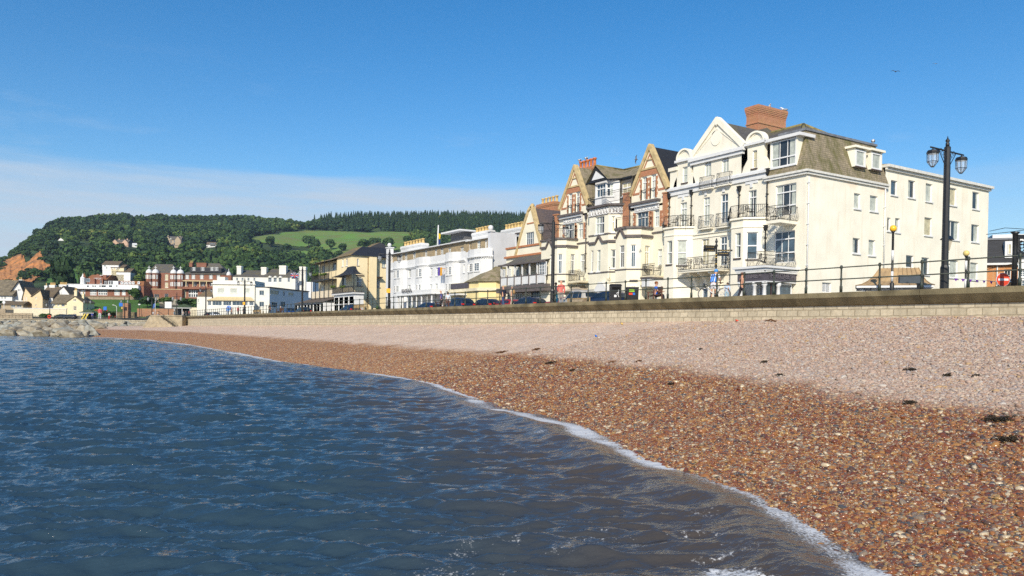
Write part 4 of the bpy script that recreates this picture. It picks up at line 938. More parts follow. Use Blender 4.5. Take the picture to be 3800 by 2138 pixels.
# bays
gb1 = bay_geo(FS, 930, 2464, 2500, 2571); zb1 = zS(2520, 846, -1)
bay_walls(FS, hotel, gb1, G0 - .1, zb1, cream, [((2475, 2493, 894, 981), K(look='l', trans=[.5], sillm=brown_trim))], [((2513, 2549, 891, 984), K(look='c', trans=[.5], sillm=brown_trim))])
bay_band(FS, hotel, gb1, zb1, zb1 + .14, cream2, .14); bay_band(FS, hotel, gb1, zb1 - .62, zb1 - .54, cream2, .06)
gb2 = bay_geo(FS, 900, 2713, 2757, 2846); zb2 = zS(2780, 813, -1)
bay_walls(FS, hotel, gb2, G0 - .1, zb2, cream, [((2727, 2748, 865, 958), K(look='l', trans=[.5], sillm=brown_trim))], [((2771, 2812, 861, 962), K(look='b', trans=[.5], sillm=brown_trim))])
bay_band(FS, hotel, gb2, zb2, zb2 + .14, cream2, .14); bay_band(FS, hotel, gb2, zb2 - .62, zb2 - .54, cream2, .06)
slab(FS, hotel, 'string_course', cream2, s_l, s_m, -.1, .02, zb2 - .55, zb2 - .42); slab(FS, hotel, 'string_course', cream2, s_l, s_m, -.06, .02, zb2 - .85, zb2 - .78)
iron_rail(FS, hotel, bay_out(gb1, .05)[1:], zb1 + .14, .95); iron_rail(FS, hotel, bay_out(gb2, .05)[1:], zb2 + .14, .98)
def small_balcony(l, r, t, b_):
 s0, s1 = sY(l, b_, -.35) + .12, sY(r, b_, -.35); z0 = zS((l + r) / 2, b_, -.3); h = zS((l + r) / 2, t, -.3) - z0
 slab(FS, hotel, 'balcony_slab', cream2, s0 - .05, s1 + .05, -.38, 0, z0 - .08, z0)
 iron_rail(FS, hotel, [(s0, 0), (s0, -.3), (s1, -.3), (s1, 0)], z0, h * .97, .15)
for a in [(2591, 2639, 655, 700), (2654, 2705, 640, 687), (2587, 2636, 800, 848), (2651, 2703, 790, 842)]: small_balcony(*a)
# long first floor balcony with brackets
sb0, sb1 = sY(2520, 1000, -1.35), sY(2708, 990, 0) - .05; zb = zS(2600, 1001, -1.4)
slab(FS, hotel, 'balcony_slab', cream, sb0, sb1, -1.45, 0, zb - .16, zb); slab(FS, hotel, 'balcony_edge', cream2, sb0 - .05, sb1 + .05, -1.52, -.02, zb + .001, zb + .06)
iron_rail(FS, hotel, [(sb0, 0), (sb0, -1.42), (sb1, -1.42), (sb1, 0)], zb + .06, 1.0, .16)
for u in (.22, .5, .78):
 c = sb0 + (sb1 - sb0) * u; mb = MB(FS)
 pts = [(-1.3, zb - .17), (-1.3, zb - .3), (-1.0, zb - .42), (-.55, zb - .75), (-.3, zb - 1.25), (-.12, zb - 1.5), (0, zb - 1.5), (0, zb - .17)]
 F9 = FS.sub(c - .12, 0, 90); mb = MB(F9); mb.prism(pts, -.24, 0); mb.build('bracket', cream, hotel)
# lintel mouldings in white over the upper windows
for (l, r, y_) in [(2517, 2557, 727), (2601, 2642, 708), (2668, 2708, 695), (2768, 2814, 678)]:
 s0, s1, z0, z1 = FS.rect(l, r, y_ - 6, y_ + 4); slab(FS, hotel, 'lintel_moulding', white, s0, s1, -.06, .01, z0, z1); m_ = (s0 + s1) / 2; slab(FS, hotel, 'keystone', white, m_ - .12, m_ + .12, -.1, -.01, z0 - .3, z0)
for px, yt, yb in [(2484, 732, 848), (2566, 718, 846), (2743, 705, 812), (2848, 640, 812), (2841, 850, 975), (2486, 860, 1040)]: pipe(FS, hotel, px, yt, yb)
# corner block
ze = zS(2990, 636); fb = Facade(FS, hotel)
fb.win(2877, 2954, 684, 800, look='s', bars=(3, 1), trans=[.75, .32], sill=False); fb.win(2872, 2949, 858, 975, look='b', bars=(3, 1), trans=[.75, .32], sill=False)
fb.finish([(s_m, G0 - .2), (s_c, G0 - .2), (s_c, ze), (s_m, ze)], cream)
FE = Fr(XF, Yc, 0); xr = FE.px(3288, 800)[0]
fe = Facade(FE, hotel)
for a, lk in [((3169, 3193, 718, 775), 'c'), ((3228, 3257, 727, 785), 'c'), ((3164, 3191, 884, 941), 'l'), ((3223, 3248, 891, 949), 'c')]: fe.win(*a, look=lk, bars=(1, 1))
fe.win(3051, 3085, 1049, 1085, look='d', bars=(2, 7), bt=.05, sill=False)
fe.finish([(0, G0 - .2), (xr, G0 - .2), (xr, ze), (0, ze)], cream4)
pipe(FE, hotel, 3002, 655, 1082, white, False, .05); pipe(FE, hotel, 3286, 690, 1000, white, False, .05)
gut = mat('gutter_white', (.74, .72, .66), .5, .1, 4)
mb = MB(FS); mb.box(s_m - .25, s_c + .18, -.3, -.08, ze - .04, ze + .12); mb.box(s_m - .2, s_c + .1, -.2, 0, ze - .22, ze - .04); mb.build('gutter', gut, hotel)
mb = MB(FE); mb.box(-.28, xr + .1, -.24, -.05, ze - .04, ze + .12); mb.box(-.1, xr + .05, -.14, 0, ze - .22, ze - .04); mb.build('gutter', gut, hotel)
# mansard
zm = FS.px(2990, 494, .95)[1] + .35; ins = 1.0
mb = MB(FE); X1 = xr + .1; D1 = s_c - s_m + .1
def P_(x, d, z): return (x, d, z)
mb.add([P_(-.12, -.12, ze + .08), P_(X1, -.12, ze + .08), P_(X1, D1, ze + .08), P_(-.12, D1, ze + .08), P_(ins, ins, zm), P_(X1 - .2, ins, zm), P_(X1 - .2, D1 - .3, zm), P_(ins, D1 - .3, zm)],
       [(0, 1, 5, 4), (1, 2, 6, 5), (2, 3, 7, 6), (3, 0, 4, 7), (4, 5, 6, 7)]); mb.build('mansard_roof', slate_moss, hotel)
lead = mat('lead_flashing', (.20, .21, .23), .5, .2, 3)
mb = MB(FE); mb.box(ins - .12, X1 - .1, ins - .14, ins + .1, zm - .12, zm + .05); mb.box(ins - .14, ins + .1, ins - .12, D1 - .3, zm - .13, zm + .055); mb.build('roof_flashing', lead, hotel)
mb = MB(FS); mb.add([(s_m - .4, .5, ze + .1), (s_m + .2, -.1, ze + .1), (s_m + .2, ins, zm), (s_m - .2, 1.2, zm)], [(0, 1, 2, 3)]); mb.build('roof_edge', slate_moss, hotel)
# hipped roof over it
rz = zS(2982, 463, 5.2); ra = sY(2982, 463, 5.2); hip(FS, hotel, slate, s_m - 1.2, s_c - 1.1, .9, 9.8, zm - .6, rz, s_m - 5, ra, rd=5.2)
strip_m = mat('ridge_tiles', (.30, .25, .10), .8, .3, 2)
mb = MB(FS); mb.tube([(s_m - 5, 5.2, rz), (ra, 5.2, rz + .02)], .13, 6); mb.tube([(ra, 5.2, rz), (s_c - 1.1, 9.8, zm - .6)], .13, 6); mb.tube([(ra, 5.2, rz), (s_c - 1.1, .9, zm - .6)], .16, 6); mb.build('ridge', strip_m, hotel)
# dormers
h = FS.rect(2863, 2954, 522, 617, -.1); mb = MB(FS)
dz = FS.sub(0, .06); fdm = Facade(dz, hotel); h = dz.rect(2863, 2954, 520, 617)
make_window(dz, hotel, h, d=.02, bars=(3, 1), trans=[.34], look='s', sill=True)
mb = MB(FS); mb.box(h[0] - .12, h[0], .05, 1.4, h[2] - .1, h[3] + .05); mb.box(h[1], h[1] + .12, .05, 1.4, h[2] - .1, h[3] + .05); mb.box(h[0], h[1], .2, 1.4, h[2] - .1, h[3] + .05); mb.build('dormer_cheek', cream2, hotel)
slab(FS, hotel, 'dormer_roof', white, h[0] - .45, h[1] + .5, -.2, 1.6, h[3] + .05, h[3] + .28)
for l, r, t_, b_ in [(3175, 3211, 557, 619), (3235, 3270, 568, 630)]:
 dz = FE.sub(0, -.02); h = dz.rect(l, r, t_, b_); make_window(dz, hotel, h, d=.02, look='c', fw=.13, sill=True, sillm=brown_trim)
 mb = MB(FE); mb.box(h[0] - .12, h[0], -.02, 1.2, h[2] - .05, h[3] + .1); mb.box(h[1], h[1] + .12, -.02, 1.2, h[2] - .05, h[3] + .1); mb.box(h[0], h[1], .12, 1.2, h[2] - .05, h[3] + .1); mb.build('dormer_cheek', cream2, hotel)
 slab(FE, hotel, 'dormer_roof', cream2, h[0] - .3, h[1] + .3, -.2, 1.3, h[3] + .1, h[3] + .27)
# great brick chimney
cx0 = FS.px(2770, 430, 6.3)[0]; cx1 = FS.px(2813, 430, 6.3)[0]; ct = FS.px(2813, 388, 6.3)[1]
FCh = Fr(XF + 6.3, -cx1, 0); cw = FCh.px(2917, 430)[0]
mb = MB(FCh); L9 = cx1 - cx0; mb.box(0, cw, 0, L9, rz - 2.2, ct - .8)
for i, o_ in enumerate((.02, .05, .08, .11, .13)): mb.box(-o_, cw + o_, -o_, L9 + o_, ct - .8 + i * .14, ct - .8 + (i + 1) * .14)
mb.box(-.12, cw + .12, -.12, L9 + .12, ct - .1, ct); mb.box(-.06, cw + .06, -.06, L9 + .06, ct - 1.6, ct - 1.5); mb.box(-.14, cw + .14, -.14, L9 + .14, rz - 2.2, rz - .1); mb.build('chimney', brick_o, hotel)
# upper side balcony of the corner block, and the porch
so = sY(2958, 813); sb = sY(2843, 813, -1.9); z2 = zS(2900, 813, -1.9); slab(FS, hotel, 'balcony_slab', cream, sb, so, -1.9, 0, z2 - .22, z2)
iron_rail(FS, hotel, [(sb, 0), (sb, -1.85), (so, -1.85), (so, 0)], z2, 1.05, .14)
pz = zS(2900, 981, -3.4) ; ps0, ps1 = sY(2733, 985, -3.5), sY(2958, 985, 0)
ps0 = sY(2735, 1040, -3.5); p_ = 3.5
dg = mat('dark_fascia', (.095, .085, .10), .6, .1, 3)
porch_m = white
mb = MB(FS); mb.box(ps0 - .25, ps1 + .25, -p_ - .25, 0, pz - .16, pz); mb.box(ps0 - .12, ps1 + .12, -p_ - .12, 0, pz - .34, pz - .16)
n = 26
for i in range(n): a = ps0 + (ps1 - ps0) * i / n; mb.box(a, a + .06, -p_ - .11, -p_ + .02, pz - .48, pz - .34)
for i in range(n): a = -p_ + p_ * i / n; mb.box(ps1 - .02, ps1 + .11, a, a + .06, pz - .48, pz - .34)
mb.box(ps0, ps1, -p_, -.02, pz - 1.15, pz - 1.08); mb.build('porch_cornice', white, hotel)
mb = MB(FS); mb.box(ps0 + .02, ps1 - .02, -p_ + .02, -.03, pz - 1.08, pz - .34); mb.build('fascia', dg, hotel)
lt = mat('letter_grey', (.16, .145, .165), .6)
text_mesh('THE ELIZABETH', .5, lt, 'lettering', hotel, FS, (ps0 + ps1) / 2, -p_ - .005, pz - .72, .015, width=(ps1 - ps0) * .72)
FP = FS.sub(ps1, 0, 90); text_mesh('THE ELIZABETH', .5, lt, 'lettering', hotel, FP, -p_ / 2, -.03, pz - .72, .015, width=p_ * .8)
for (a, e_) in [(ps0 + .2, -p_ + .2), (ps1 - .2, -p_ + .2), (ps1 - .2, -p_ + 1.7), (ps0 + .2 + (ps1 - ps0) * .5, -p_ + .2)]:
 mb = MB(FS); mb.lathe((a, e_, 0), [(.2, G0), (.2, G0 + .3), (.15, G0 + .35), (.13, pz - 1.45), (.2, pz - 1.38), (.2, pz - 1.15)], 12); mb.build('column', white, hotel)
fp = FS.sub(0, -1.6); mb = MB(fp)
red_wood = mat('red_door_wood', (.10, .028, .020), .5, .2, 3)
for i in range(4):
 a = ps0 + .5 + i * (ps1 - ps0 - 1) / 4; make_window(fp, hotel, (a, a + (ps1 - ps0 - 1) / 4 - .08, G0 + .1, pz - 1.2), d=0, look='d' if i % 2 else 'b', sill=False, fm=red_wood if i > 0 else frame_m, bars=(2, 1), name='door')
fq = FP.sub(0, .3); make_window(fq, hotel, (-1.6, -.2, G0 + .1, pz - 1.2), d=0, look='b', sill=False, bars=(1, 1)); make_window(fq, hotel, (-3.1, -1.8, G0 + .1, pz - 1.2), d=0, look='d', sill=False, bars=(2, 1), fm=red_wood)
s8, s9 = sY(2801, 975, -2.4), ps1 - .15
iron_rail(FS, hotel, [(s8, -.1), (s8, -3.2), (s9, -3.2), (s9, -.1)], pz, 1.05, .14)
HZ = (zb, zb1, zb2, z2, pz)
# plain rear block
rear = empty('rear_block', (XF + xr + 8, Yc + 5, G0), 'plain cream three storey block with small casement windows right of the mossy mansard', 'building')
FR_ = Fr(XF + xr, Yc + .12, 0); xe = FR_.px(3666, 850)[0]; zt = FR_.px(3480, 662)[1]
fr_ = Facade(FR_, rear)
for a, lk in [((3306, 3330, 670, 725), 'b'), ((3370, 3396, 670, 735), 'l'), ((3435, 3460, 682, 749), 'c'), ((3523, 3550, 698, 763), 'k'), ((3608, 3634, 713, 777), 's'),
              ((3322, 3340, 810, 863), 'r'), ((3430, 3459, 808, 875), 'k'), ((3604, 3633, 834, 899), 'r'), ((3362, 3390, 948, 994), 'd'), ((3419, 3448, 956, 1020), 'l'), ((3600, 3629, 975, 1039), 'c')]: fr_.win(*a, look=lk, bars=(1, 1))
fr_.win(3292, 3305, 808, 858, look='d', bars=(1, 1)); fr_.win(3504, 3560, 819, 889, look='s', bars=(2, 1)); fr_.win(3502, 3555, 965, 1030, look='c', bars=(2, 1))
fr_.finish([(0, G0 - .2), (xe, G0 - .2), (xe, zt), (0, zt)], cream2)
mb = MB(FR_); mb.box(xe - .02, xe, .01, 11, G0 - .2, zt); mb.box(0, .02, .6, 11, G0, zt); mb.build('end_wall', cream2, rear)
mb = MB(FR_); mb.box(-.1, xe + .25, -.35, 11, zt, zt + .22); mb.box(-.05, xe + .15, -.16, 0, zt - .2, zt - .001); mb.build('eaves', gut, rear)
mb = MB(FR_); mb.frus(-.1, xe + .2, -.3, 11, zt + .221, .3, xe - .3, 1.5, 9, zt + .5); mb.build('roof', slate_moss, rear)
# ---------------------------------------------------------------- brick gabled terrace next to the hotel
buff_trim = mat('buff_coping', (.60, .46, .24), .8, .15, 3); terr_trim = mat('terracotta_trim', (.50, .21, .10), .8, .15, 4)
cream3 = stucco('terrace_cream', (.82, .77, .61), amount=.12)
grey_trim = mat('grey_cornice', (.14, .12, .115), .7, .15, 3)
def ornament(fr, par, l, r, t_, b_, n=7):
 """moulded plaster panel with scrolls"""
 s0, s1, z0, z1 = fr.rect(l, r, t_, b_); mb = MB(fr); mb.box(s0, s1, -.04, .01, z0, z1)
 pn = mb.build('plaster_panel', mat('panel_ground', (.30, .27, .25), .8), par); mb = MB(fr); w_ = (s1 - s0) / n; h = z1 - z0
 for i in range(n):
  c = s0 + (i + .5) * w_; k = 1 if i % 2 else -1
  for (r0, cz, a0, a1) in ((.34, .5, 0, 5.2), (.16, .5, 2, 7.5)):
   pts = [(c + k * math.cos(a) * r0 * w_ * 1.2, -.07, z0 + h * cz + math.sin(a) * r0 * h * 1.15) for a in np.linspace(a0, a1, 9)]
   mb.tube(pts, .05, 5)
  mb.tube([(c - w_ * .5, -.07, z0 + h * .15), (c, -.07, z0 + h * .85), (c + w_ * .5, -.07, z0 + h * .2)], .045, 5)
 mb.box(s0, s1, -.09, -.02, z1 - .06, z1 + .02); mb.box(s0, s1, -.09, -.02, z0 - .02, z0 + .06); mb.build('scrollwork', white, pn)
def brick_gable(par, apex, lb, rb, wins, bandy, base_y, depth=9, roofm=None, zbot=None):
 """steep gable: cream panels between brick strips, buff coping, slate roof running back"""
 A = FS.px(*apex); L = FS.px(*lb); Rr = FS.px(*rb); fa = Facade(FS, par)
 for a, lk in wins: fa.win(*a, look=lk, bars=(2, 1), trans=[.76], sill=False, fw=.08)
 zb = zbot or FS.px((lb[0] + rb[0]) / 2, base_y)[1]
 fa.finish([(L[0] + .15, zb), (Rr[0] - .15, zb), (Rr[0] - .15, Rr[1]), A, (L[0] + .15, L[1])], cream3, 'gable_wall')
 k = lambda z: (max(L[0] + (A[0] - L[0]) * (z - L[1]) / (A[1] - L[1]), L[0]) + .3, min(Rr[0] + (A[0] - Rr[0]) * (z - Rr[1]) / (A[1] - Rr[1]), Rr[0]) - .3)
 strip(FS, par, [(L[0], L[1] - .1), A, (Rr[0], Rr[1] - .1)], .34, -.16, .32, buff_trim, 'gable_coping')
 strip(FS, par, [(L[0] + .42, L[1]), (A[0], A[1] - .75), (Rr[0] - .42, Rr[1])], .13, -.05, .02, brick_o, 'brick_edging')
 hs = [FS.rect(*a) for a, _ in wins]; mb = MB(FS)
 for h in hs:
  for i in range(int((h[3] - h[2]) / .24)):
   z = h[2] + i * .24; o_ = .26 if i % 2 else .18
   mb.box(h[0] - o_, h[0] - .002, -.04, .01, z, z + .235); mb.box(h[1] + .002, h[1] + o_, -.04, .01, z, z + .235)
 zt = max(h[3] for h in hs) + .0; z1 = FS.px(apex[0], bandy)[1]; a, b_ = k(zt); mb.box(a, b_, -.035, .01, zt + .02, zt + .55)
 z3 = min(h[2] for h in hs) + .55; a, b_ = k(z3); mb.box(a, hs[0][0] - .3, -.03, .01, z3, z3 + .2); mb.box(hs[-1][1] + .3, b_, -.03, .01, z3, z3 + .2)
 mb.build('brickwork', brick_o, par)
 a, b_ = k(zt + .6); slab(FS, par, 'band', buff_trim, a - .05, b_ + .05, -.1, .01, zt + .56, zt + .72)
 a, b_ = k(A[1] - 1.3); slab(FS, par, 'band', buff_trim, a + .1, b_ - .1, -.1, .01, A[1] - 1.3, A[1] - 1.18)
 roof_gable(FS, par, roofm or slate, L[0], Rr[0], L[1] - .15, A[0], A[1] - .2, .3, depth, zR=Rr[1] - .15)
 for h in hs: mb = MB(FS); mb.box(h[0], h[1], -.12, .0, h[2] + .85, h[2] + .88); mb.box(h[0], h[0] + .02, -.12, 0, h[2], h[2] + .86); mb.box(h[1] - .02, h[1], -.12, 0, h[2], h[2] + .86); mb.build('window_guard', iron, par)
 return A, L, Rr
def quoins(fr, par, s, z0, z1, side, n_=.28, m=None):
 mb = MB(fr); i = 0; z = z0
 while z < z1 - .2: o_ = .34 if i % 2 else .24; mb.box(s, s + side * o_, -.045, .01, z, z + .225); z += .235; i += 1
 return mb.build('brick_quoins', m or brick_o, par)
def chevron(fr, par, s0, s1, z, pk, hk, m=None, t_=.22, wk=.5, ends=True):
 """string course that breaks into a small gable shape over a window"""
 mb = MB(fr); m = m or grey_trim
 if pk is None: mb.box(s0, s1, -.16, .01, z, z + t_)
 else:
  mb.box(s0, pk - wk, -.16, .01, z, z + t_); mb.box(pk + wk, s1, -.16, .01, z, z + t_)
  mb.prism([(pk - wk, z), (pk, z + hk), (pk, z + hk + t_ * 1.25), (pk - wk, z + t_ * 1.25)], -.17, .01); mb.prism([(pk, z + hk), (pk + wk, z), (pk + wk, z + t_ * 1.25), (pk, z + hk + t_ * 1.25)], -.17, .01)
 return mb.build('string_course', m, par)
terr = empty('brick_gabled_terrace', (XF, 56, G0), 'cream and red brick terrace with two steep gables and a white oriel between them', 'terrace')
s0T, s1T = sY(2052, 850), s_l; z1F = zS(2240, 880)
fa = Facade(FS, terr)
# gables
Ag, Lg, Rg = brick_gable(terr, (2134, 617), (2077, 774), (2183, 758), [((2110, 2124, 719, 793), 'l'), ((2137, 2152, 712, 788), 'r')], 700, 806, depth=8, roofm=slate_moss)
Bg, Lb, Rb = brick_gable(terr, (2413, 541), (2340, 725), (2479, 694), [((2382, 2400, 657, 741), 'l'), ((2416, 2434, 648, 734), 'c')], 640, 770, depth=8, roofm=slate_d)
# storey below the gables
zbA = zS(2130, 806); zbB = zS(2410, 770); zm_ = zS(2270, 795)
for a, lk in [((2098, 2131, 832, 886), 's'), ((2145, 2163, 828, 884), 'c'), ((2209, 2242, 804, 868), 'l'), ((2270, 2281, 802, 862), 'k'), ((2363, 2405, 785, 844), 'b'), ((2428, 2446, 778, 842), 'c'), ((2153, 2169, 943, 1007), 'l'), ((2441, 2456, 925, 985), 'c')]:
 fa.win(*a, look=lk, bars=(3 if a[1] - a[0] > 25 else 2, 1), trans=[.62], sill=False)
zl = min(zbA, zbB, zm_) - .0
fa.finish([(s0T, G0 - .2), (s1T, G0 - .2), (s1T, zbB + .2), (sY(2345, 780), zbB + .2), (sY(2343, 780), zm_ + .2), (sY(2186, 800), zm_ + .2), (sY(2186, 800), zbA + .2), (s0T, zbA + .2)], cream3)
for l, r, y_ in [(2080, 2165, 798), (2347, 2452, 752)]:
 a, b_ = sY(l, y_), sY(r, y_); z = zS((l + r) / 2, y_); slab(FS, terr, 'cornice', grey_trim, a, b_, -.45, .02, z - .1, z + .12); slab(FS, terr, 'cornice_bed', white, a + .1, b_ - .1, -.3, .01, z - .3, z - .101)
ornament(FS, terr, 2093, 2163, 802, 827); ornament(FS, terr, 2357, 2447, 757, 783, 8)
for px, ya, yb in [(2096, 832, 886), (2134, 830, 888), (2142, 828, 886), (2166, 826, 886), (2359, 790, 845), (2408, 786, 842), (2424, 780, 842), (2449, 776, 840), (2056, 800, 886), (2470, 740, 840)]:
 quoins(FS, terr, sY(px, 830), zS(px, yb), zS(px, ya), 1 if px in (2134, 2166, 2408, 2449, 2056, 2470) else -1)
# brick piers
for l, r, t_, b_ in [(2060, 2074, 800, 884), (2318, 2338, 722, 846), (2466, 2478, 720, 836)]:
 s0, s1, z0, z1 = FS.rect(l, r, t_, b_); mb = MB(FS); mb.box(s0, s1, -.25, .02, z0, z1); mb.box(s0 - .06, s1 + .06, -.31, .02, z1, z1 + .12); mb.build('brick_pier', brick_o, terr)
# middle part: dark roofed white oriel with a gable
gm = bay_geo(FS, 850, 2186, 2258, 2318); zo0 = zS(2230, 770, -gm['p']);
F1, F2 = bay_frames(FS, gm)
bay_walls(FS, terr, gm, G0 - .1, zo0, cream3, [((2209, 2242, 804, 868), K(look='l', bars=(3, 1), trans=[.6], sill=True)), ((2215, 2228, 928, 1008), K(look='c', bars=(1, 2))), ((2193, 2201, 930, 1010), K(look='d', bars=(1, 2)))], [((2270, 2282, 802, 862), K(look='k', trans=[.65])), ((2266, 2284, 926, 996), K(look='l', trans=[.6]))])
bay_band(FS, terr, gm, zo0, zo0 + .2, grey_trim, .32, 'cornice')
for fr_b, w_, nn in ((F1, gm['s1'] - gm['s0'], 7), (F2, gm['c'] * 1.41, 5)):
 mb = MB(fr_b);
 class _: pass
 zt_ = zo0 - .12; zb_ = zo0 - .8; mb.box(.05, w_ - .05, -.04, .01, zb_, zt_); pn = mb.build('plaster_panel', MATS['panel_ground'], terr); mb = MB(fr_b)
 for i in range(nn):
  c = (i + .5) * w_ / nn; k = 1 if i % 2 else -1
  mb.tube([(c + k * math.cos(a) * .22, -.07, (zb_ + zt_) / 2 + math.sin(a) * .26) for a in np.linspace(0, 5.2, 9)], .05, 5)
  mb.tube([(c - .2, -.07, zb_ + .1), (c, -.07, zt_ - .1), (c + .2, -.07, zb_ + .12)], .045, 5)
 mb.box(.05, w_ - .05, -.09, -.02, zt_ - .03, zt_ + .04); mb.build('scrollwork', white, pn)
bay_band(FS, terr, gm, zS(2210, 876, -gm['p']), zS(2210, 876, -gm['p']) + .13, grey_trim, .07)
zc = zS(2220, 905, -gm['p']); wF = gm['s1'] - gm['s0']
chevron(F1, terr, 0, wF, zc, wF * .55, .62); chevron(F2, terr, 0, gm['c'] * 1.41, zc + .02, None, 0)
bay_band(FS, terr, gm, zS(2210, 1015, -gm['p']), zS(2210, 1015, -gm['p']) + .12, grey_trim, .07)
# top oriel (white timber)
s0, s1 = sY(2208, 740, -.9), sY(2250, 740, -.9); go = dict(s0=s0, s1=s1, p=.9, c=.9); zt = zS(2240, 672, -.6);
bay_walls(FS, terr, go, zo0 + .2, zt, white, [((2212, 2246, 681, 731), K(look='b', bars=(3, 1), trans=[.6], sill=True))], [((2251, 2277, 678, 728), K(look='r', bars=(2, 1), trans=[.6], sill=True))], name='oriel')
f2_ = Facade(FS.sub(0, .02), terr); f2_.win(2307, 2341, 677, 727, look='k', bars=(2, 1), trans=[.62]); pass
f2_.finish([(go['s1'] + .9, zo0), (sY(2345, 780), zo0), (sY(2345, 780), zt), (go['s1'] + .9, zt)], slate, 'slate_cheek')
apx = FS.px(2222, 616, -.7); mb = MB(FS); e0, e1 = FS.px(2198, 671, -.7), FS.px(2243, 664, -1.2)
mb.prism([(e0[0] - .2, zt), (e1[0] + .3, zt), (apx[0], apx[1])], -1.0, -.8); gbo = mb.build('oriel_gable', slate_d, terr)
mb = MB(FS); mb.prism([(e0[0] + .35, zt + .18), (e1[0] - .25, zt + .18), (apx[0], apx[1] - .55)], -1.06, -1.0); mb.build('gable_panel', white, gbo)
zE = zt; mb = MB(FS)
mb.add([(e0[0] - .5, -1.15, zE - .05), (apx[0], -1.15, apx[1]), (apx[0], 5, apx[1]), (e0[0] - .5, 5, zE - .05)], [(0, 1, 2, 3)])
mb.add([(apx[0], -1.15, apx[1]), (e1[0] + .4, -1.15, zE - .05), (e1[0] + 1.2, .1, zE + .05), (sY(2345, 690) + .2, .1, zE + .05), (sY(2345, 640) + .2, 2.6, apx[1] - .05), (apx[0], 2.6, apx[1])], [(0, 1, 2, 3, 4, 5)])
mb.build('roof', slate_moss, terr)
mb = MB(FS); mb.tube([(apx[0], 2.6, apx[1] + .02), (sY(2345, 640) + .3, 2.6, apx[1] - .03)], .12, 6); mb.tube([(apx[0], -1.15, apx[1]), (apx[0], 2.6, apx[1])], .1, 6); mb.build('ridge', MATS['ridge_tiles'], terr)
mb = MB(FS); mb.box(e1[0] + .3, sY(2345, 690), -.12, .1, zE - .12, zE + .04); mb.tube([(e0[0] - .4, -1.15, zE - .1), (e1[0] + .35, -1.2, zE - .1), (e1[0] + 1.3, -.05, zE - .05)], .07, 5); mb.build('gutter', iron, terr)
iron_rail(FS, terr, [(go['s1'] + .1, -1.5), (sY(2302, 735, -1.5), -1.5), (sY(2302, 735, -1.5), -.2)], zo0 + .2, 1.05, 0, .16, .016)
iron_rail(FS, terr, [(sY(2184, 760, -.6), 0), (sY(2184, 760, -.6), -.6), (sY(2205, 760, -.6), -.6)], zo0 + .2, 1.05, 0, .16, .016)
# chimney with pots at the left gable
zc0 = Ag[1] - 3.2
chimney(FS, terr, sY(2142, 640, 2.5), sY(2206, 640, 2.5), 2.2, 3.3, zc0, zS(2170, 626, 2.5), brick_o, 5, pot_o, poth=.95, potr=.2)
chimney(FS, terr, sY(2006, 770, 6), sY(2070, 770, 6), 5.4, 6.8, zS(2040, 850, 6), zS(2035, 756, 6), brick_o, 5, pot_y, poth=.8, potr=.2)
# lower bays
for (l, e, e2, r, row, ztop, zstr, pkpx, fw_, cw_, sw_) in [
 (2008, 2067, 2101, 2142, 980, 892, 922, 2040, [((2040, 2058, 945, 1020), 'd')], [((2071, 2086, 942, 1016), 'b')], [((2118, 2133, 943, 1017), 'l')]),
 (2284, 2325, 2378, 2419, 950, 850, 884, 2304, [((2299, 2316, 911, 993), 'd')], [((2341, 2359, 908, 992), 'b')], [((2394, 2412, 912, 985), 'k')])]:
 g_ = bay_geo(FS, row, l, e, r, e2); zt = zS((l + e) / 2 + 10, ztop, -g_['p'])
 f1, f2, b_ = bay_walls(FS, terr, g_, G0 - .1, zt, cream3, [(a, K(look=q, trans=[.68], bars=(2, 1), sill=False)) for a, q in fw_], [(a, K(look=q, trans=[.68], bars=(2, 1), sill=False)) for a, q in cw_], [(a, K(look=q, trans=[.68], bars=(2, 1), sill=False)) for a, q in sw_])
 bay_band(FS, terr, g_, zt, zt + .16, grey_trim, .16, 'cornice'); zz = zS((l + e) / 2, zstr, -g_['p']); wF = g_['s1'] - g_['s0']
 pk = f1.px(pkpx, zstr)[0]; chevron(f1, terr, -.1, wF + .1, zz, pk, .75, wk=.55); chevron(f2, terr, 0, g_['c'] * 1.414, zz + .01, None, 0)
 F4 = FS.sub(g_['s1'] + g_['c'], -g_['p'] + g_['c'], 90); chevron(F4, terr, 0, g_['p'] - g_['c'], zz + .01, None, 0)
 z9 = zS((l + e) / 2, 1022 if l < 2100 else 1003, -g_['p']); bay_band(FS, terr, g_, z9, z9 + .1, grey_trim, .06)
 iron_rail(FS, terr, bay_out(g_, .02)[1:], zt + .16, .95, 0, .16, .012)
 for (a, b2, c2, d2) in [(2340 if l > 2200 else 2075, 2362 if l > 2200 else 2093, 1058, 1078)]:
  mb = MB(f2); s0, s1, z0, z1 = f2.rect(a, b2, c2, d2); make_window(f2, terr, (s0, s1, z0, z1), d=-.02, bars=(2, 2), look='b'); mb.box(s0 - .1, s1 + .1, -.15, 0, z1 + .35, z1 + .47); mb.build('lintel', grey_trim, terr)
slab(FS, terr, 'string_course', grey_trim, s0T, s1T, -.1, .02, z1F - .35, z1F - .22)
for px, yt, yb in [(2175, 808, 1010), (2337, 774, 846), (2468, 745, 850)]: pipe(FS, terr, px, yt, yb, mat('grey_pipe', (.10, .09, .09), .5))
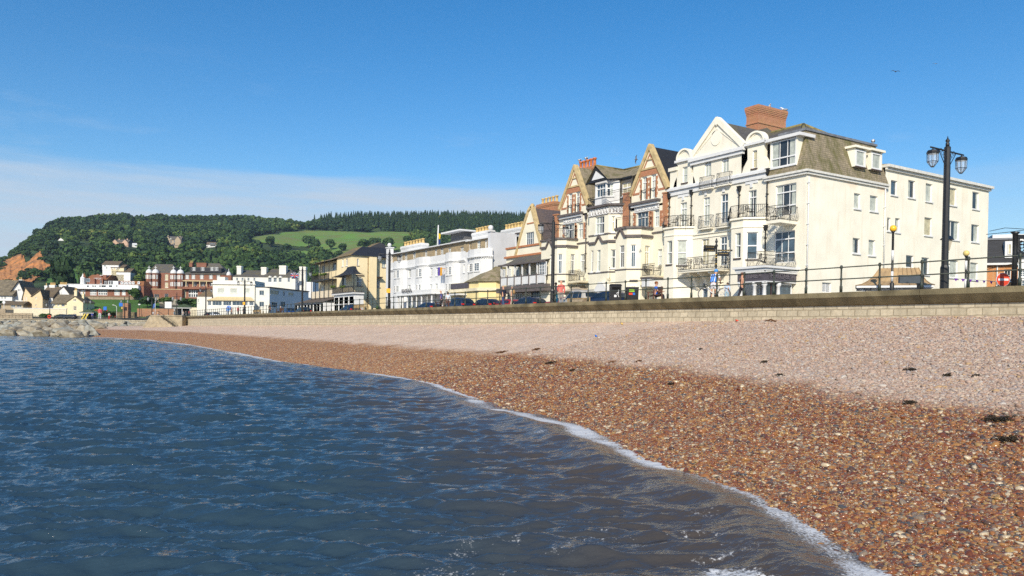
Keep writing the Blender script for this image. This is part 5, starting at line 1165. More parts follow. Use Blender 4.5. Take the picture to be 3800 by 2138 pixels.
# balconies with parapet slabs
def rail_balcony(l, r, yr, ys, dep, belly=0):
 s0, s1 = sY(l, ys, -dep), sY(r, ys, -.3); z = zS((l + r) / 2, ys, -dep); slab(FS, terr, 'balcony_slab', cream_trim, s0 - .1, s1, -dep - .1, 0, z - .2, z)
 iron_rail(FS, terr, [(s0, 0), (s0, -dep), (s1, -dep)] , z, 1.05, belly, .14, .014); return s0, s1, z
rb1 = rail_balcony(2110, 2184, 1008, 1041, 1.3); rb2 = rail_balcony(2256, 2284, 995, 1033, 1.0); rb3 = rail_balcony(2384, 2460, 985, 1022, 1.3)
# ground floor porches
s0, s1 = sY(2390, 1060, -1.6), sY(2462, 1050, -.2); zp = zS(2425, 1030, -1.8)
slab(FS, terr, 'porch_roof', white, s0, s1, -1.9, 0, zp - .75, zp - .05); slab(FS, terr, 'porch_cornice', grey_trim, s0 - .1, s1 + .1, -2.0, 0, zp - .049, zp + .08)
make_window(FS.sub(0, -.4), terr, (s0 + .4, s1 - .4, G0, zp - .8), d=0, look='b', bars=(4, 1), sill=False, name='door')
s0, s1 = sY(2215, 1080, -1.2), sY(2262, 1080, -1.2); za = zS(2235, 1048, -1.2)
mb = MB(FS); mb.prism([(s0, G0), (s1, G0), (s1, za - .8), ((s0 + s1) / 2 + .3, za), ((s0 + s1) / 2 - .3, za), (s0, za - .8)], -1.6, 0); mb.build('porch', white, terr)
s0, s1 = sY(2098, 1080, -1.4), sY(2182, 1080, -.2); za = zS(2140, 1062, -1.4); mb = MB(FS); mb.frus(s0, s1, -1.8, 0, za - .5, s0 + .8, s1 - .8, -.6, 0, za + .1); mb.build('awning', mat('beige_awning', (.42, .36, .28), .9), terr)
make_window(FS.sub(0, -.9), terr, (s0 + .2, s1 - .2, G0, za - .55), d=0, look='b', bars=(4, 1), sill=False, name='shop_window')
# ---------------------------------------------------------------- veranda house with curved gable
ver = empty('veranda_house', (XF, 66, G0), 'small cream house with curved tan gable above a grey slate veranda roof', 'house')
s0v, s1v = sY(1879, 950), s0T; fa = Facade(FS, ver); zp = zS(1950, 915)
fa.win(1951, 1981, 862, 909, look='b', bars=(4, 2));
A = FS.px(1973, 766); outl = [FS.px(1914, 950), FS.px(1934, 872), FS.px(1941, 850), FS.px(1962, 782), A, FS.px(1977, 782), FS.px(1990, 835), FS.px(1996, 862), FS.px(2016, 935)]
fa.finish([(s0v, G0), (s1v, G0), (s1v, zp), (outl[-1][0], zp), *[(p[0], p[1]) for p in outl[::-1] if p[1] > zp], (outl[0][0], zp), (s0v, zp)], cream3)
mb = MB(FS)
for a, b_ in zip(outl[:-1], outl[1:]):
 Av, Bv = Vector(a), Vector(b_); t_ = (Bv - Av).normalized(); n_ = Vector((-t_.y, t_.x)) * .16; mb.prism([tuple(Av - n_), tuple(Bv - n_), tuple(Bv + n_), tuple(Av + n_)], -.14, .35)
mb.ball((A[0], .1, A[1] + .1), .25, 8); mb.build('gable_coping', buff_trim, ver)
slab(FS, ver, 'parapet_band', terr_trim, s0v - .05, s1v, -.12, .25, zp - .05, zp + .15); zp2 = zS(1950, 948); slab(FS, ver, 'parapet_band', terr_trim, s0v - .15, s1v, -.25, .02, zp2 - .12, zp2 + .1)
for p, q in ((1962, 1985),): z = zS(1973, 828); slab(FS, ver, 'band', terr_trim, sY(1956, 828), sY(1988, 828), -.05, .01, z - .06, z + .08)
Lx, Rx = outl[0][0], outl[-1][0]; roof_gable(FS, ver, bricky('purple_slate', (.13, .10, .10), (.10, .085, .095), (.04, .04, .04), .4, .22, .01, .7, patch=(.16, .12, .10), pamt=.5), Lx + 1.0, Rx - .9, zp + .3, A[0], A[1] - .3, .3, 10)
fw_ = Facade(FS.sub(0, .5), ver); fw_.win(1911, 1924, 878, 917, look='b', bars=(2, 2)); fw_.finish([(sY(1904, 900), zp), (sY(1932, 900), zp), (sY(1932, 870), zS(1915, 866)), (sY(1904, 870), zS(1915, 866))], white, 'dormer_front')
slab(FS, ver, 'dormer_roof', grey_trim, sY(1902, 870), sY(1934, 870), .3, 2, zS(1915, 866), zS(1915, 862))
# veranda: curved slate roof, posts, balustrade
vd = 2.6; va, vb = sY(1856, 980, -vd), sY(2026, 970, -vd); vz0 = zS(1940, 976, -vd); vz1 = zS(1950, 952, -.6)
mb = MB(FS)
prf = [(-vd - .2, vz0), (-vd + .3, vz0 + .12), (-vd + .8, vz0 + .32), (-1.1, vz0 + .75), (-.7, vz1), (0, vz1)]
for (d0, z0), (d1, z1) in zip(prf[:-1], prf[1:]): i0, i1 = (d0 + vd) * .5, (d1 + vd) * .5; mb.add([(va + i0, d0, z0), (vb, d0, z0), (vb, d1, z1), (va + i1, d1, z1)], [(0, 1, 2, 3)])
for (d0, z0), (d1, z1) in zip(prf[:-1], prf[1:]): i0, i1 = (d0 + vd) * .5, (d1 + vd) * .5; mb.add([(va + i0, d0, z0), (va + i1, d1, z1), (va + i1, .0, z1), (va + i0, 0, z0)], [(0, 1, 2, 3)])
mb.build('veranda_roof', slate, ver); slab(FS, ver, 'fascia', grey_trim, va - .1, vb, -vd - .24, -vd - .05, vz0 - .14, vz0 + .02)
zfl = zS(1940, 1058, -vd); slab(FS, ver, 'balcony_floor', grey_trim, va, vb + .1, -vd, 0, zfl - .25, zfl)
for i in range(7): a = va + .15 + (vb - va - .4) * i / 6; slab(FS, ver, 'veranda_post', white, a - .07, a + .07, -vd + .02, -vd + .16, zfl, vz0 - .1)
for i in range(6):
 a = va + .25 + (vb - va - .4) * i / 6; b_ = a + (vb - va - .4) / 6 - .2; slab(FS, ver, 'balustrade_panel', white, a, b_, -vd + .04, -vd + .1, zfl + .1, zfl + .95); slab(FS, ver, 'balustrade_rail', grey_trim, a - .1, b_ + .1, -vd, -vd + .14, zfl + .951, zfl + 1.03); slab(FS, ver, 'newel', grey_trim, a - .2, a - .06, -vd - .04, -vd + .1, zfl, zfl + 1.2)
fv = Facade(FS.sub(0, -.02), ver)
for a, lk in [((1867, 1876, 1000, 1030), 'b'), ((1886, 1898, 997, 1030), 'r'), ((1909, 1930, 992, 1032), 'c'), ((1955, 1964, 990, 1028), 'b')]: make_window(FS, ver, FS.rect(*a), d=-.06, look=lk, bars=(2, 1), sill=False)
h = FS.rect(2000, 2027, 972, 1022, -vd); make_window(FS.sub(0, -vd), ver, h, d=.03, bars=(4, 4), look='b', sill=False, name='bay_window')
slab(FS, ver, 'shop_fascia', grey_trim, va - .3, vb + .2, -vd - .3, 0, zfl - .75, zfl - .26)
for i in range(5): a = va + .4 + (vb - va) * i / 5.4; make_window(FS.sub(0, -1.8), ver, (a, a + (vb - va) / 6.5, G0, zfl - .8), d=0, look=['b', 'd', 'k', 'b', 'c'][i], bars=(3, 1), sill=False, fm=mat('blue_frame', (.10, .15, .20), .5) if i > 2 else None, name='shop_window')
# ---------------------------------------------------------------- long white hotel with brown attic
wh = stucco('white_render', (.70, .70, .69), stain=(.56, .54, .50), amount=.12); wh_s = mat('white_shaded_side', (.62, .63, .65), .8, .05, 1)  # second white is greyer: the end wall's shade is put into its colour
attic = bricky('attic_stone', (.42, .31, .17), (.33, .25, .15), (.36, .30, .2), .5, .25, .02, .9, patch=(.26, .23, .17), pamt=.6, pscale=1.2, bump=.4)
riv = empty('white_bow_hotel', (XF, 95, G0), 'long white hotel with bowed fronts, brown stone attic and rows of buff chimney pots', 'hotel')
a0, a1, a2 = sY(1443, 980), sY(1727, 980), sY(1812, 980)
zpar = zS(1600, 952); zat = zS(1600, 920); zcn = zS(1600, 984)
fa = Facade(FS, riv)
for a in [(1515, 1525, 1001, 1031), (1596, 1605, 995, 1025), (1617, 1627, 994, 1024), (1514, 1523, 1058, 1083), (1594, 1603, 1055, 1078), (1615, 1624, 1053, 1078), (1719, 1725, 982, 1012)]: fa.win(*a, look='l', bars=(2, 4), bt=.035)
for a in [(1500, 1507, 1108, 1118), (1517, 1524, 1108, 1120), (1535, 1541, 1108, 1120), (1461, 1469, 1120, 1146)]: fa.win(*a, look='b', bars=(2, 3), sill=False)
zq9 = zS(1770, 930); fa.finish([(a0, G0), (a2, G0), (a2, zq9), (a1, zq9), (a1, zpar), (a0, zpar)], wh)
f2 = Facade(FS.sub(0, .5), riv)
for a in [(1483, 1493, 937, 965), (1501, 1511, 934, 964), (1532, 1542, 932, 960), (1576, 1585, 929, 957), (1613, 1621, 925, 954), (1634, 1645, 923, 952), (1663, 1673, 920, 949), (1708, 1720, 917, 946)]: f2.win(*a, look='r', bars=(2, 4), bt=.035, sill=False)
f2.finish([(a0 + .3, zpar - 1.2), (a1 + .6, zpar - 1.2), (a1 + .6, zat + .1), (a0 + .3, zat + .1)], attic, 'attic_wall')
slab(FS, riv, 'attic_eaves', white, a0 - .1, a1 + .1, .2, 8, zat + .1, zat + .28); slab(FS, riv, 'attic_gutter', white, a0 - .1, a1 + .1, .05, .2, zat + .12, zat + .24)
def dentils(fr, par, s0, s1, z, d=-.12, n=None, w_=.1):
 mb = MB(fr); mb.box(s0, s1, d - .12, .02, z, z + .14); s = s0
 while s < s1: mb.box(s, s + w_, d - .04, 0, z - .15, z - .001); s += w_ * 2.4
 return mb.build('dentil_cornice', white, par)
dentils(FS, riv, a0, a1, zcn)
def bow(l, r, yt, yb, rows, p=.7, dm=True, zt=None, parent=riv, z0=None):
 """shallow curved front with sash pairs"""
 s0, s1 = sY(l, yb, -p * .6), sY(r, yb, -p * .6); m_ = (s0 + s1) / 2; hw = (s1 - s0) / 2; n = 6
 pt = [(m_ - hw * math.cos(t_), -p * math.sin(t_)) for t_ in np.linspace(0, math.pi, n + 1)]; zt = zt or zS((l + r) / 2, yt, -p); z0 = z0 or G0
 mb = MB(FS); mb.plan([(x, d) for x, d in pt], z0, zt); b_ = mb.build('bow_front', wh, parent)
 mb = MB(FS); mb.plan([(m_ + (x - m_) * 1.06, d * 1.25) for x, d in pt], zcn, zcn + .14)
 for k in range(n * 3):
  u = (k + .5) / (n * 3) * math.pi; mb.box(m_ - hw * 1.03 * math.cos(u) - .05, m_ - hw * 1.03 * math.cos(u) + .05, -p * 1.12 * math.sin(u), -p * math.sin(u) + .05, zcn - .15, zcn - .001)
 mb.build('dentil_cornice', white, b_)
 for (yt_, yb_, lks) in rows:
  for i, lk in enumerate(lks):
   k = (2, 3) if len(lks) == 2 else (1, 2, 3); e = k[i]; A = Vector((*pt[e], 0)); B = Vector((*pt[e + 1], 0)); ang = math.degrees(math.atan2(B.y - A.y, B.x - A.x)); L = (B - A).length
   f_ = FS.sub(A.x, A.y, ang); z1 = zS((l + r) / 2, yt_, -p); zb_ = zS((l + r) / 2, yb_, -p); make_window(f_, b_, (L * .12, L * .88, zb_, z1), d=-.06, look=lk, bars=(2, 4), bt=.035)
 return b_
zb_ = zpar + .02
for l, r in [(1456, 1500), (1537, 1585), (1648, 1696)]:
 bow(l, r, 0, 1000, [(1002 if l < 1500 else 997 if l < 1600 else 989, 1032 if l < 1500 else 1027 if l < 1600 else 1020, 'db'), (1060 if l < 1500 else 1055 if l < 1600 else 1052, 1084 if l < 1500 else 1080 if l < 1600 else 1078, 'dr')], zt=zb_)
ztall = zS(1770, 926, -.5)
bw = bow(1729, 1812, 0, 960, [(975, 1006, 'ddb')], p=1.0, zt=ztall)
f3 = Facade(FS.sub(0, .4), riv); zt3 = zS(1770, 889)
for a in [(1739, 1750, 896, 926), (1770, 1783, 893, 925), (1799, 1806, 890, 924)]: f3.win(*a, look='l', bars=(2, 4), bt=.035, sill=False)
f3.finish([(a1 - 1.2, zq9 - .4), (a2, zq9 - .4), (a2, zt3), (a1 - 1.2, zt3)], attic, 'attic_wall'); slab(FS, riv, 'attic_eaves', white, a1 - .3, a2, .1, 7, zt3, zt3 + .15)
# end wall facing along the front
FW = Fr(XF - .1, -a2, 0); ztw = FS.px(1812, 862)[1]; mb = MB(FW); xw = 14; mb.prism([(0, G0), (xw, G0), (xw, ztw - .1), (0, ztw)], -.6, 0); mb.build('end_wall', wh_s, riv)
mb = MB(FW); mb.box(-.15, .6, -.7, .15, ztw, ztw + .2); mb.ball((.22, -.28, ztw + .5), .34, 10); mb.build('corner_pier', white, riv)
mb = MB(FS); zq = zS(1450, 920); mb.box(a0 - .5, a0 + .35, -.25, .6, G0, zq); mb.box(a0 - .6, a0 + .45, -.35, .7, zq, zq + .15); mb.ball((a0 - .08, .1, zq + .5), .33, 10); mb.build('corner_pier', wh, riv)
# slate clad stair tower and chimneys
s0, s1 = sY(1673, 880, 7), sY(1723, 880, 7); FT = Fr(XF + 7, -s1, 0); zt4 = FS.px(1700, 864, 7)[1]; xt = FT.px(1772, 880)[0]
mb = MB(FT); mb.box(0, xt, 0, s1 - s0, zat, zt4); tw = mb.build('stair_tower', bricky('grey_hanging_slate', (.16, .155, .15), (.12, .12, .12), (.05, .05, .05), .4, .2, .01, .8, bump=.3), riv); mb = MB(FT); mb.box(-1.2, xt + .6, -.8, s1 - s0 + 1.0, zt4, zt4 + .22); mb.build('tower_roof', white, tw)
chimney(FS, riv, sY(1500, 915, 4), sY(1576, 915, 4), 3.4, 4.6, zat, zS(1540, 909, 4), wh, 7, pot_y, poth=.75, potr=.28)
chimney(FS, riv, sY(1766, 868, 5), sY(1822, 868, 5), 4.4, 5.6, zat, zS(1795, 861, 5), wh, 5, pot_y, poth=.7, potr=.26)
chimney(FS, riv, sY(1873, 855, 14), sY(1940, 855, 14), 13.4, 14.8, G0, zS(1905, 850, 14), wh, 6, pot_y, poth=.85, potr=.28)
# porch with the name
s0, s1 = sY(1472, 1100, -2.2), sY(1600, 1100, -2.2); zpp = zS(1530, 1078, -2.2); zp0 = zS(1530, 1092, -2.2)
mb = MB(FS); mb.box(s0, s1, -2.2, 0, zp0, zpp); mb.box(s0 - .15, s1 + .15, -2.35, 0, zp0 - .15, zp0 - .001); p_ = mb.build('porch', white, riv)
for i in range(8): a = s0 + .2 + (s1 - s0 - .4) * i / 7; mb = MB(FS); mb.lathe((a, -2.0, 0), [(.17, G0), (.14, G0 + .2), (.12, zp0 - .3), (.18, zp0 - .15)], 8); mb.build('column', white, riv)
text_mesh('RIVIERA', .75, mat('letter_dark', (.05, .045, .05), .6), 'lettering', riv, FS, sY(1509, 1080, -2.36), -2.38, zS(1509, 1080, -2.36), .02, width=abs(sY(1528, 1080, -2.3) - sY(1491, 1080, -2.3)))
# flagpole
fpz = zS(1625, 836, 1.2); mb = MB(FS); mb.tube([(sY(1624, 900, 1.2), 1.2, zat), (sY(1626, 900, 1.2), 1.2, fpz)], [.14, .08], 8); mb.build('flagpole', white, riv)
flg = empty('rope_flag', FS.w(sY(1629, 890, 1.0), 1.0, zat + 1), 'limp navy and yellow signal flag hanging from the tall white flagpole', 'flag')
mb = MB(FS); zf = zS(1629, 866, 1.0); sf = sY(1630, 880, 1.0); navy = mat('navy_cloth', (.02, .04, .16), .8); yel = mat('yellow_cloth', (.75, .52, .03), .8)
for i, m_ in enumerate((yel, navy, yel, navy)):
 mb = MB(FS); z1 = zf - i * .85; mb.add([(sf - .1, .9, z1), (sf + .35, 1.05, z1 - .12), (sf + .42, .95, z1 - .7), (sf + .05, 1.1, z1 - .84), (sf - .12, 1.0, z1 - .8)], [(0, 1, 2, 3, 4)]); mb.build('flag_panel', m_, flg)
for px, c_ in ((1630, (.10, .06, .38)), (1638, (.75, .36, .03))):
 mb = MB(FS); s = sY(px, 1010, -.9); z = zS(px, 1008, -.9); mb.box(s - .22, s + .22, -1.0, -.9, z - .55, z + .55); mb.box(s - .02, s + .02, -.9, 0, z + .4, z + .46)
 mb.build('hanging_sign', mat('sign_%d' % px, c_, .5), riv)
# ---------------------------------------------------------------- small yellow pavilion
pav = empty('yellow_pavilion', (XF - 2, 77, G0), 'small pale yellow corner pavilion with a slate pyramid roof and black fascia', 'pavilion')
ylw = stucco('pale_yellow', (.80, .66, .33), amount=.15); FV = Fr(XF - 2.5, 0, -90); sv = lambda p, y, d=0: FV.px(p, y, d)[0]
b0, b1 = sv(1672, 1080), sv(1800, 1080); ztp = FV.px(1735, 1079)[1]; zpe = FV.px(1735, 1048)[1]; c1 = 1.5
pts = [(b0, 0), (b1 - c1, 0), (b1, c1), (b1, 9), (b0, 9)]
mb = MB(FV); mb.plan(pts, G0, zpe); mb.build('wall', ylw, pav)
mb = MB(FV); mb.plan([(b0 - .2, -.25), (b1 - c1 + .1, -.25), (b1 + .25, c1 - .1), (b1 + .25, 9), (b0 - .2, 9)], ztp - .1, ztp + .25); mb.build('cornice', cream_trim, pav)
fsd = FV.rect(1673, 1737, 1053, 1071, -.15); slab(FV, pav, 'fascia_board', dg, fsd[0], fsd[1], -.2, -.01, ztp + .3, zpe - .05); slab(FV, pav, 'awning', white, fsd[0], fsd[1] - .5, -1.2, -.02, ztp - .55, ztp - .35)
mb = MB(FV); rzp = FV.px(1815, 990, 3)[1]; rb0 = sv(1731, 1046, .2); mb.add([(rb0, -.2, zpe), (b1 - c1 + .1, -.3, zpe), (b1 + .3, c1, zpe), (b1 + .3, 9, zpe), (rb0, 9, zpe), (b1 - 3.0, 3.2, rzp), (b1 - 3.0, 5, rzp)], [(0, 1, 5), (1, 2, 5), (2, 3, 6, 5), (3, 4, 6), (4, 0, 5, 6)]); mb.build('roof', slate_moss, pav)
for a, lk in [((1722, 1730, 1095, 1128), 'd'), ((1690, 1716, 1096, 1130), 'k')]: make_window(FV, pav, FV.rect(*a), d=-.04, look=lk, bars=(2, 1), sill=False, name='shop_window')
orr = mat('orange_door', (.55, .15, .03), .5); fcv = FV.sub(b1, c1, 90); h = fcv.px(1762, 1118)[0]; mb = MB(fcv); mb.box(.6, 2.6, -.04, .0, G0, G0 + 1.4); mb.build('door', orr, pav)
mb = MB(fcv); mb.box(3.2, 5.4, -.06, .0, G0, G0 + 2.6); mb.box(3.0, 5.6, -.5, .0, G0 + 2.6, G0 + 3.1); mb.build('side_porch', mat('blue_grey_paint', (.20, .28, .34), .6), pav)
# ---------------------------------------------------------------- yellow corner house with verandas
yh = empty('yellow_villa', (XF, 128, G0), 'yellow villa with lichened tile roofs, black verandas and a tented balcony canopy', 'house')
yel_w = stucco('warm_yellow', (.88, .73, .45), stain=(.55, .33, .15), amount=.2)
c0, c1 = sY(1250, 1020), sY(1305, 1020); Yv = -c1; FY = Fr(XF, Yv, 0)
zev = FS.px(1303, 948)[1]
fa = Facade(FS, yh); fa.win(1269, 1275, 962, 989, look='c', bars=(2, 3)); fa.win(1283, 1290, 960, 987, look='b', bars=(2, 3)); fa.finish([(c0, G0), (c1, G0), (c1, zev), (c0, zev)], yel_w)
fb = Facade(FY, yh); x1 = FY.px(1370, 1000)[0]; x2 = FY.px(1396, 1000)[0]; x3 = FY.px(1455, 1000, .8)[0]
fb.win(1325, 1332, 960, 986, look='b', bars=(2, 5), sillm=brown_trim); fb.win(1324, 1343, 1028, 1062, look='r', bars=(3, 1), trans=[.5], sillm=brown_trim)
fb.finish([(0, G0), (x1, G0), (x1, zev), (0, zev)], yel_w); mb = MB(FY); mb.box(x1 - .05, x2, -.25, 3, G0, zev); mb.build('chimney_breast', yel_w, yh)
f9 = Facade(FY.sub(0, .8), yh); f9.win(1418, 1432, 966, 993, look='c', bars=(2, 1), sillm=brown_trim); f9.win(1396, 1411, 1033, 1067, look='r', bars=(3, 4), sillm=brown_trim); f9.finish([(x2, G0), (x3, G0), (x3, zev), (x2, zev)], yel_w)
for l, r, y_ in [(1320, 1351, 1023), (1396, 1420, 1029)]: s0, s1, z0, z1 = FY.rect(l, r, y_ - 1, y_ + 1); slab(FY, yh, 'label_mould', brown_trim, s0, s1, -.12, .0 if l < 1390 else .8, z0 - .02, z1 + .05)
pipe(FY, yh, 1366, 955, 1145, brown_trim, False, .05)
mb = MB(FY); d_ = FY.px(1371, 1088); mb.lathe((0, 0, 0), [(.02, 0), (.42, .12), (.44, .16), (.02, .04)], 14, world=True); o = mb.build('satellite_dish', mat('grey_dish', (.25, .25, .26), .6), yh); o.rotation_euler = (R(80), 0, R(-20)); o.location = FY.w(d_[0], -.35, d_[1]) - yh.location
# roofs
zr = FS.px(1335, 917, 3.2)[1]; mb = MB(FS); w0, w1 = c0 - 1.0, c1 + .35
mb.add([(w0, -.35, zev), (w1, -.35, zev), (w1, x3, zev), (w0, x3, zev), (c0 - .2, 3.2, zr), (c1 - 3.4, 3.2, zr), (c1 - 3.4, x3, zr), (c0, x3, zr)], [(0, 1, 5, 4), (1, 2, 6, 5)])
mb.cur = 0; mb.build('roof', [lichen_tile, slate_d], yh)
yh_r = [o for o in yh.children if o.name.startswith('roof')][-1]; yh_r.data.polygons[1].material_index = 1
zr2 = FS.px(1412, 899, 8)[1]; s_ = sY(1412, 899, 8); mb = MB(FS); mb.add([(s_ - 5, 4, zr - 1), (s_ + .1, 4.2, zr - .5), (s_, 8, zr2), (s_ - 4, 8, zr2), (s_ + 4, 6, zev), (s_ + 4, 12, zev)], [(0, 1, 2, 3), (1, 4, 5, 2)]); o = mb.build('roof', [lichen_tile, slate_d], yh); o.data.polygons[1].material_index = 1
# long left wing with veranda
g0, g1 = sY(1172, 1030), c0; zw = zS(1215, 970);
fc = Facade(FS.sub(0, .6), yh); fc.win(1234, 1246, 975, 1001, look='b'); fc.win(1194, 1206, 986, 1012, look='b', bars=(2, 1), sill=False); fc.win(1190, 1203, 1062, 1080, look='c', bars=(2, 2)); zw2 = zS(1235, 967); fc.finish([(g0, G0), (g1, G0), (g1, zw2), (g0, zw2)], yel_w)
mb = MB(FS); q0 = sY(1145, 981, -1.6); zq = zS(1145, 981, -1.6); mb.add([(q0, -1.2, zq), (g1 + .3, -1.2, zq + .05), (g1 + .3, 5.5, zr - .1), (g0 + 5.0, 5.5, zr - .2), (q0, 9, zq)], [(0, 1, 2, 3), (0, 3, 4)]); mb.build('wing_roof', lichen_tile, yh)
zf = zS(1190, 1038, -1.4); sa, sb_ = sY(1156, 1038, -1.4), g1 - .2
slab(FS, yh, 'veranda_floor', iron, sa, sb_, -1.5, .6, zf - .22, zf); iron_rail(FS, yh, [(sa, .5), (sa, -1.4), (sb_, -1.4)], zf, 1.0, 0, .14, .02)
for i in range(5): a = sa + (sb_ - sa) * i / 4; slab(FS, yh, 'veranda_post', iron, a - .06, a + .06, -1.45, -1.35, zf, zq + .1); slab(FS, yh, 'veranda_post', iron, a - .05, a + .05, -1.45, -1.35, G0, zf - .22)
# tented canopy over the corner balcony
t0, t1 = sY(1229, 1022, -2.0), sY(1312, 1022, -2.0); zt0 = zS(1265, 1024, -2.0); zt1 = zS(1283, 993, -.4)
mb = MB(FS); prv = None
prof = [(0, 0), (.12, .06), (.35, .2), (.55, .42), (.7, .72), (.76, 1.0)]
for i, (u, v) in enumerate(prof):
 z = zt0 + (zt1 - zt0) * v; a, b_ = t0 + (t1 - t0) * .5 * u, t1 - (t1 - t0) * .5 * u; d = -2.0 + 1.9 * u
 cur = [(a, d, z), (b_, d, z), (b_, .0, z), (a, .0, z)]
 if prv: k = [*prv, *cur]; mb.add(k, [(0, 1, 5, 4), (1, 2, 6, 5), (3, 0, 4, 7)])
 prv = cur
mb.build('tent_canopy', slate_d, yh)
zbf = zS(1265, 1086, -2.0); iron_rail(FS, yh, [(t0 + .3, 0), (t0 + .3, -1.8), (t1 - .4, -1.8), (t1 - .4, 0)], zbf, 1.0, 0, .12, .018)
for a in (t0 + .3, t1 - .4, (t0 + t1) / 2 - .3): slab(FS, yh, 'canopy_post', iron, a - .06, a + .06, -1.85, -1.75, zbf, zt0)
make_window(FS, yh, FS.rect(1272, 1285, 1026, 1062), d=-.05, look='b', sill=False)
slab(FS, yh, 'balcony_floor', white, t0 + .2, t1 - .2, -1.95, 0, zbf - .35, zbf - .1); slab(FS, yh, 'balcony_floor', grey_trim, t0 + .15, t1 - .15, -2.0, 0, zbf - .099, zbf)
mb = MB(FS); mb.box(t0 + .5, t1 - .5, -1.6, 0, G0, zbf - .36); bb = mb.build('bay', white, yh); fB = FS.sub(0, -1.6)
for i in range(4): w_ = (t1 - t0 - 1.2) / 4; a = t0 + .6 + i * w_; make_window(fB, bb, (a + .1, a + w_ - .1, G0 + .9, zbf - .7), d=-.03, look='brkk'[i], bars=(1, 1), trans=[.5], sill=False)
# low annex with ribbed lead roof in front
ax0, ax1 = sY(1112, 1110, -2.5), t0 + .3; zx = zS(1170, 1125, -3.4); zx2 = zS(1180, 1106, -.5)
fx = FS.sub(0, -3.4); mb = MB(FS); mb.box(ax0, ax1, -3.4, 0, G0, zx); annex = mb.build('annex_wall', white, yh)
for i in range(9): w_ = (ax1 - ax0) / 9; make_window(fx, annex, (ax0 + i * w_ + .15, ax0 + (i + 1) * w_ - .1, G0 + .3, zx - .1), d=-.03, look='bcbcbkbcb'[i], sill=False)
mb = MB(FS); mb.add([(ax0 - .3, -3.8, zx), (ax1, -3.8, zx), (ax1, 0, zx2), (ax0 + 1.8, 0, zx2)], [(0, 1, 2, 3)]); i = ax0
while i < ax1: mb.tube([(i, -3.8, zx + .04), (i + (1.8 if i < ax0 + 1 else 0), 0, zx2 + .04)], .05, 4); i += .7
mb.build('annex_roof', mat('brown_lead', (.11, .095, .085), .5, .2, 2), yh)
slab(FS, yh, 'terrace_wall', mat('terrace_cream_wall', (.80, .68, .50), .8), ax0 + .6, ax1, -.3, 0, zx2, zx2 + 1.3)
leafb = leaf
for nm, px, yy, n_ in [('geranium_trough', 1175, 1022, 5), ('geranium_trough', 1205, 1020, 6), ('window_box_plants', 1243, 1066, 4), ('window_box_plants', 1280, 1066, 4)]:
 s = sY(px, yy, -1.5); z = zS(px, yy, -1.5); o = merge('flowering_plant', broad, [tuple(FS.w(s + (i - n_ / 2) * .45, -1.75, z - .25)) for i in range(n_)], [.35] * n_, [.35] * n_, [.8] * n_)
 tag(o, {1175: 'leafy flower trough hung at the left end of the black veranda', 1205: 'leafy flower trough hung at the right end of the black veranda', 1243: 'green balcony plants at the left corner under the tented canopy', 1280: 'green balcony plants at the right corner under the tented canopy'}[px], 'plant')
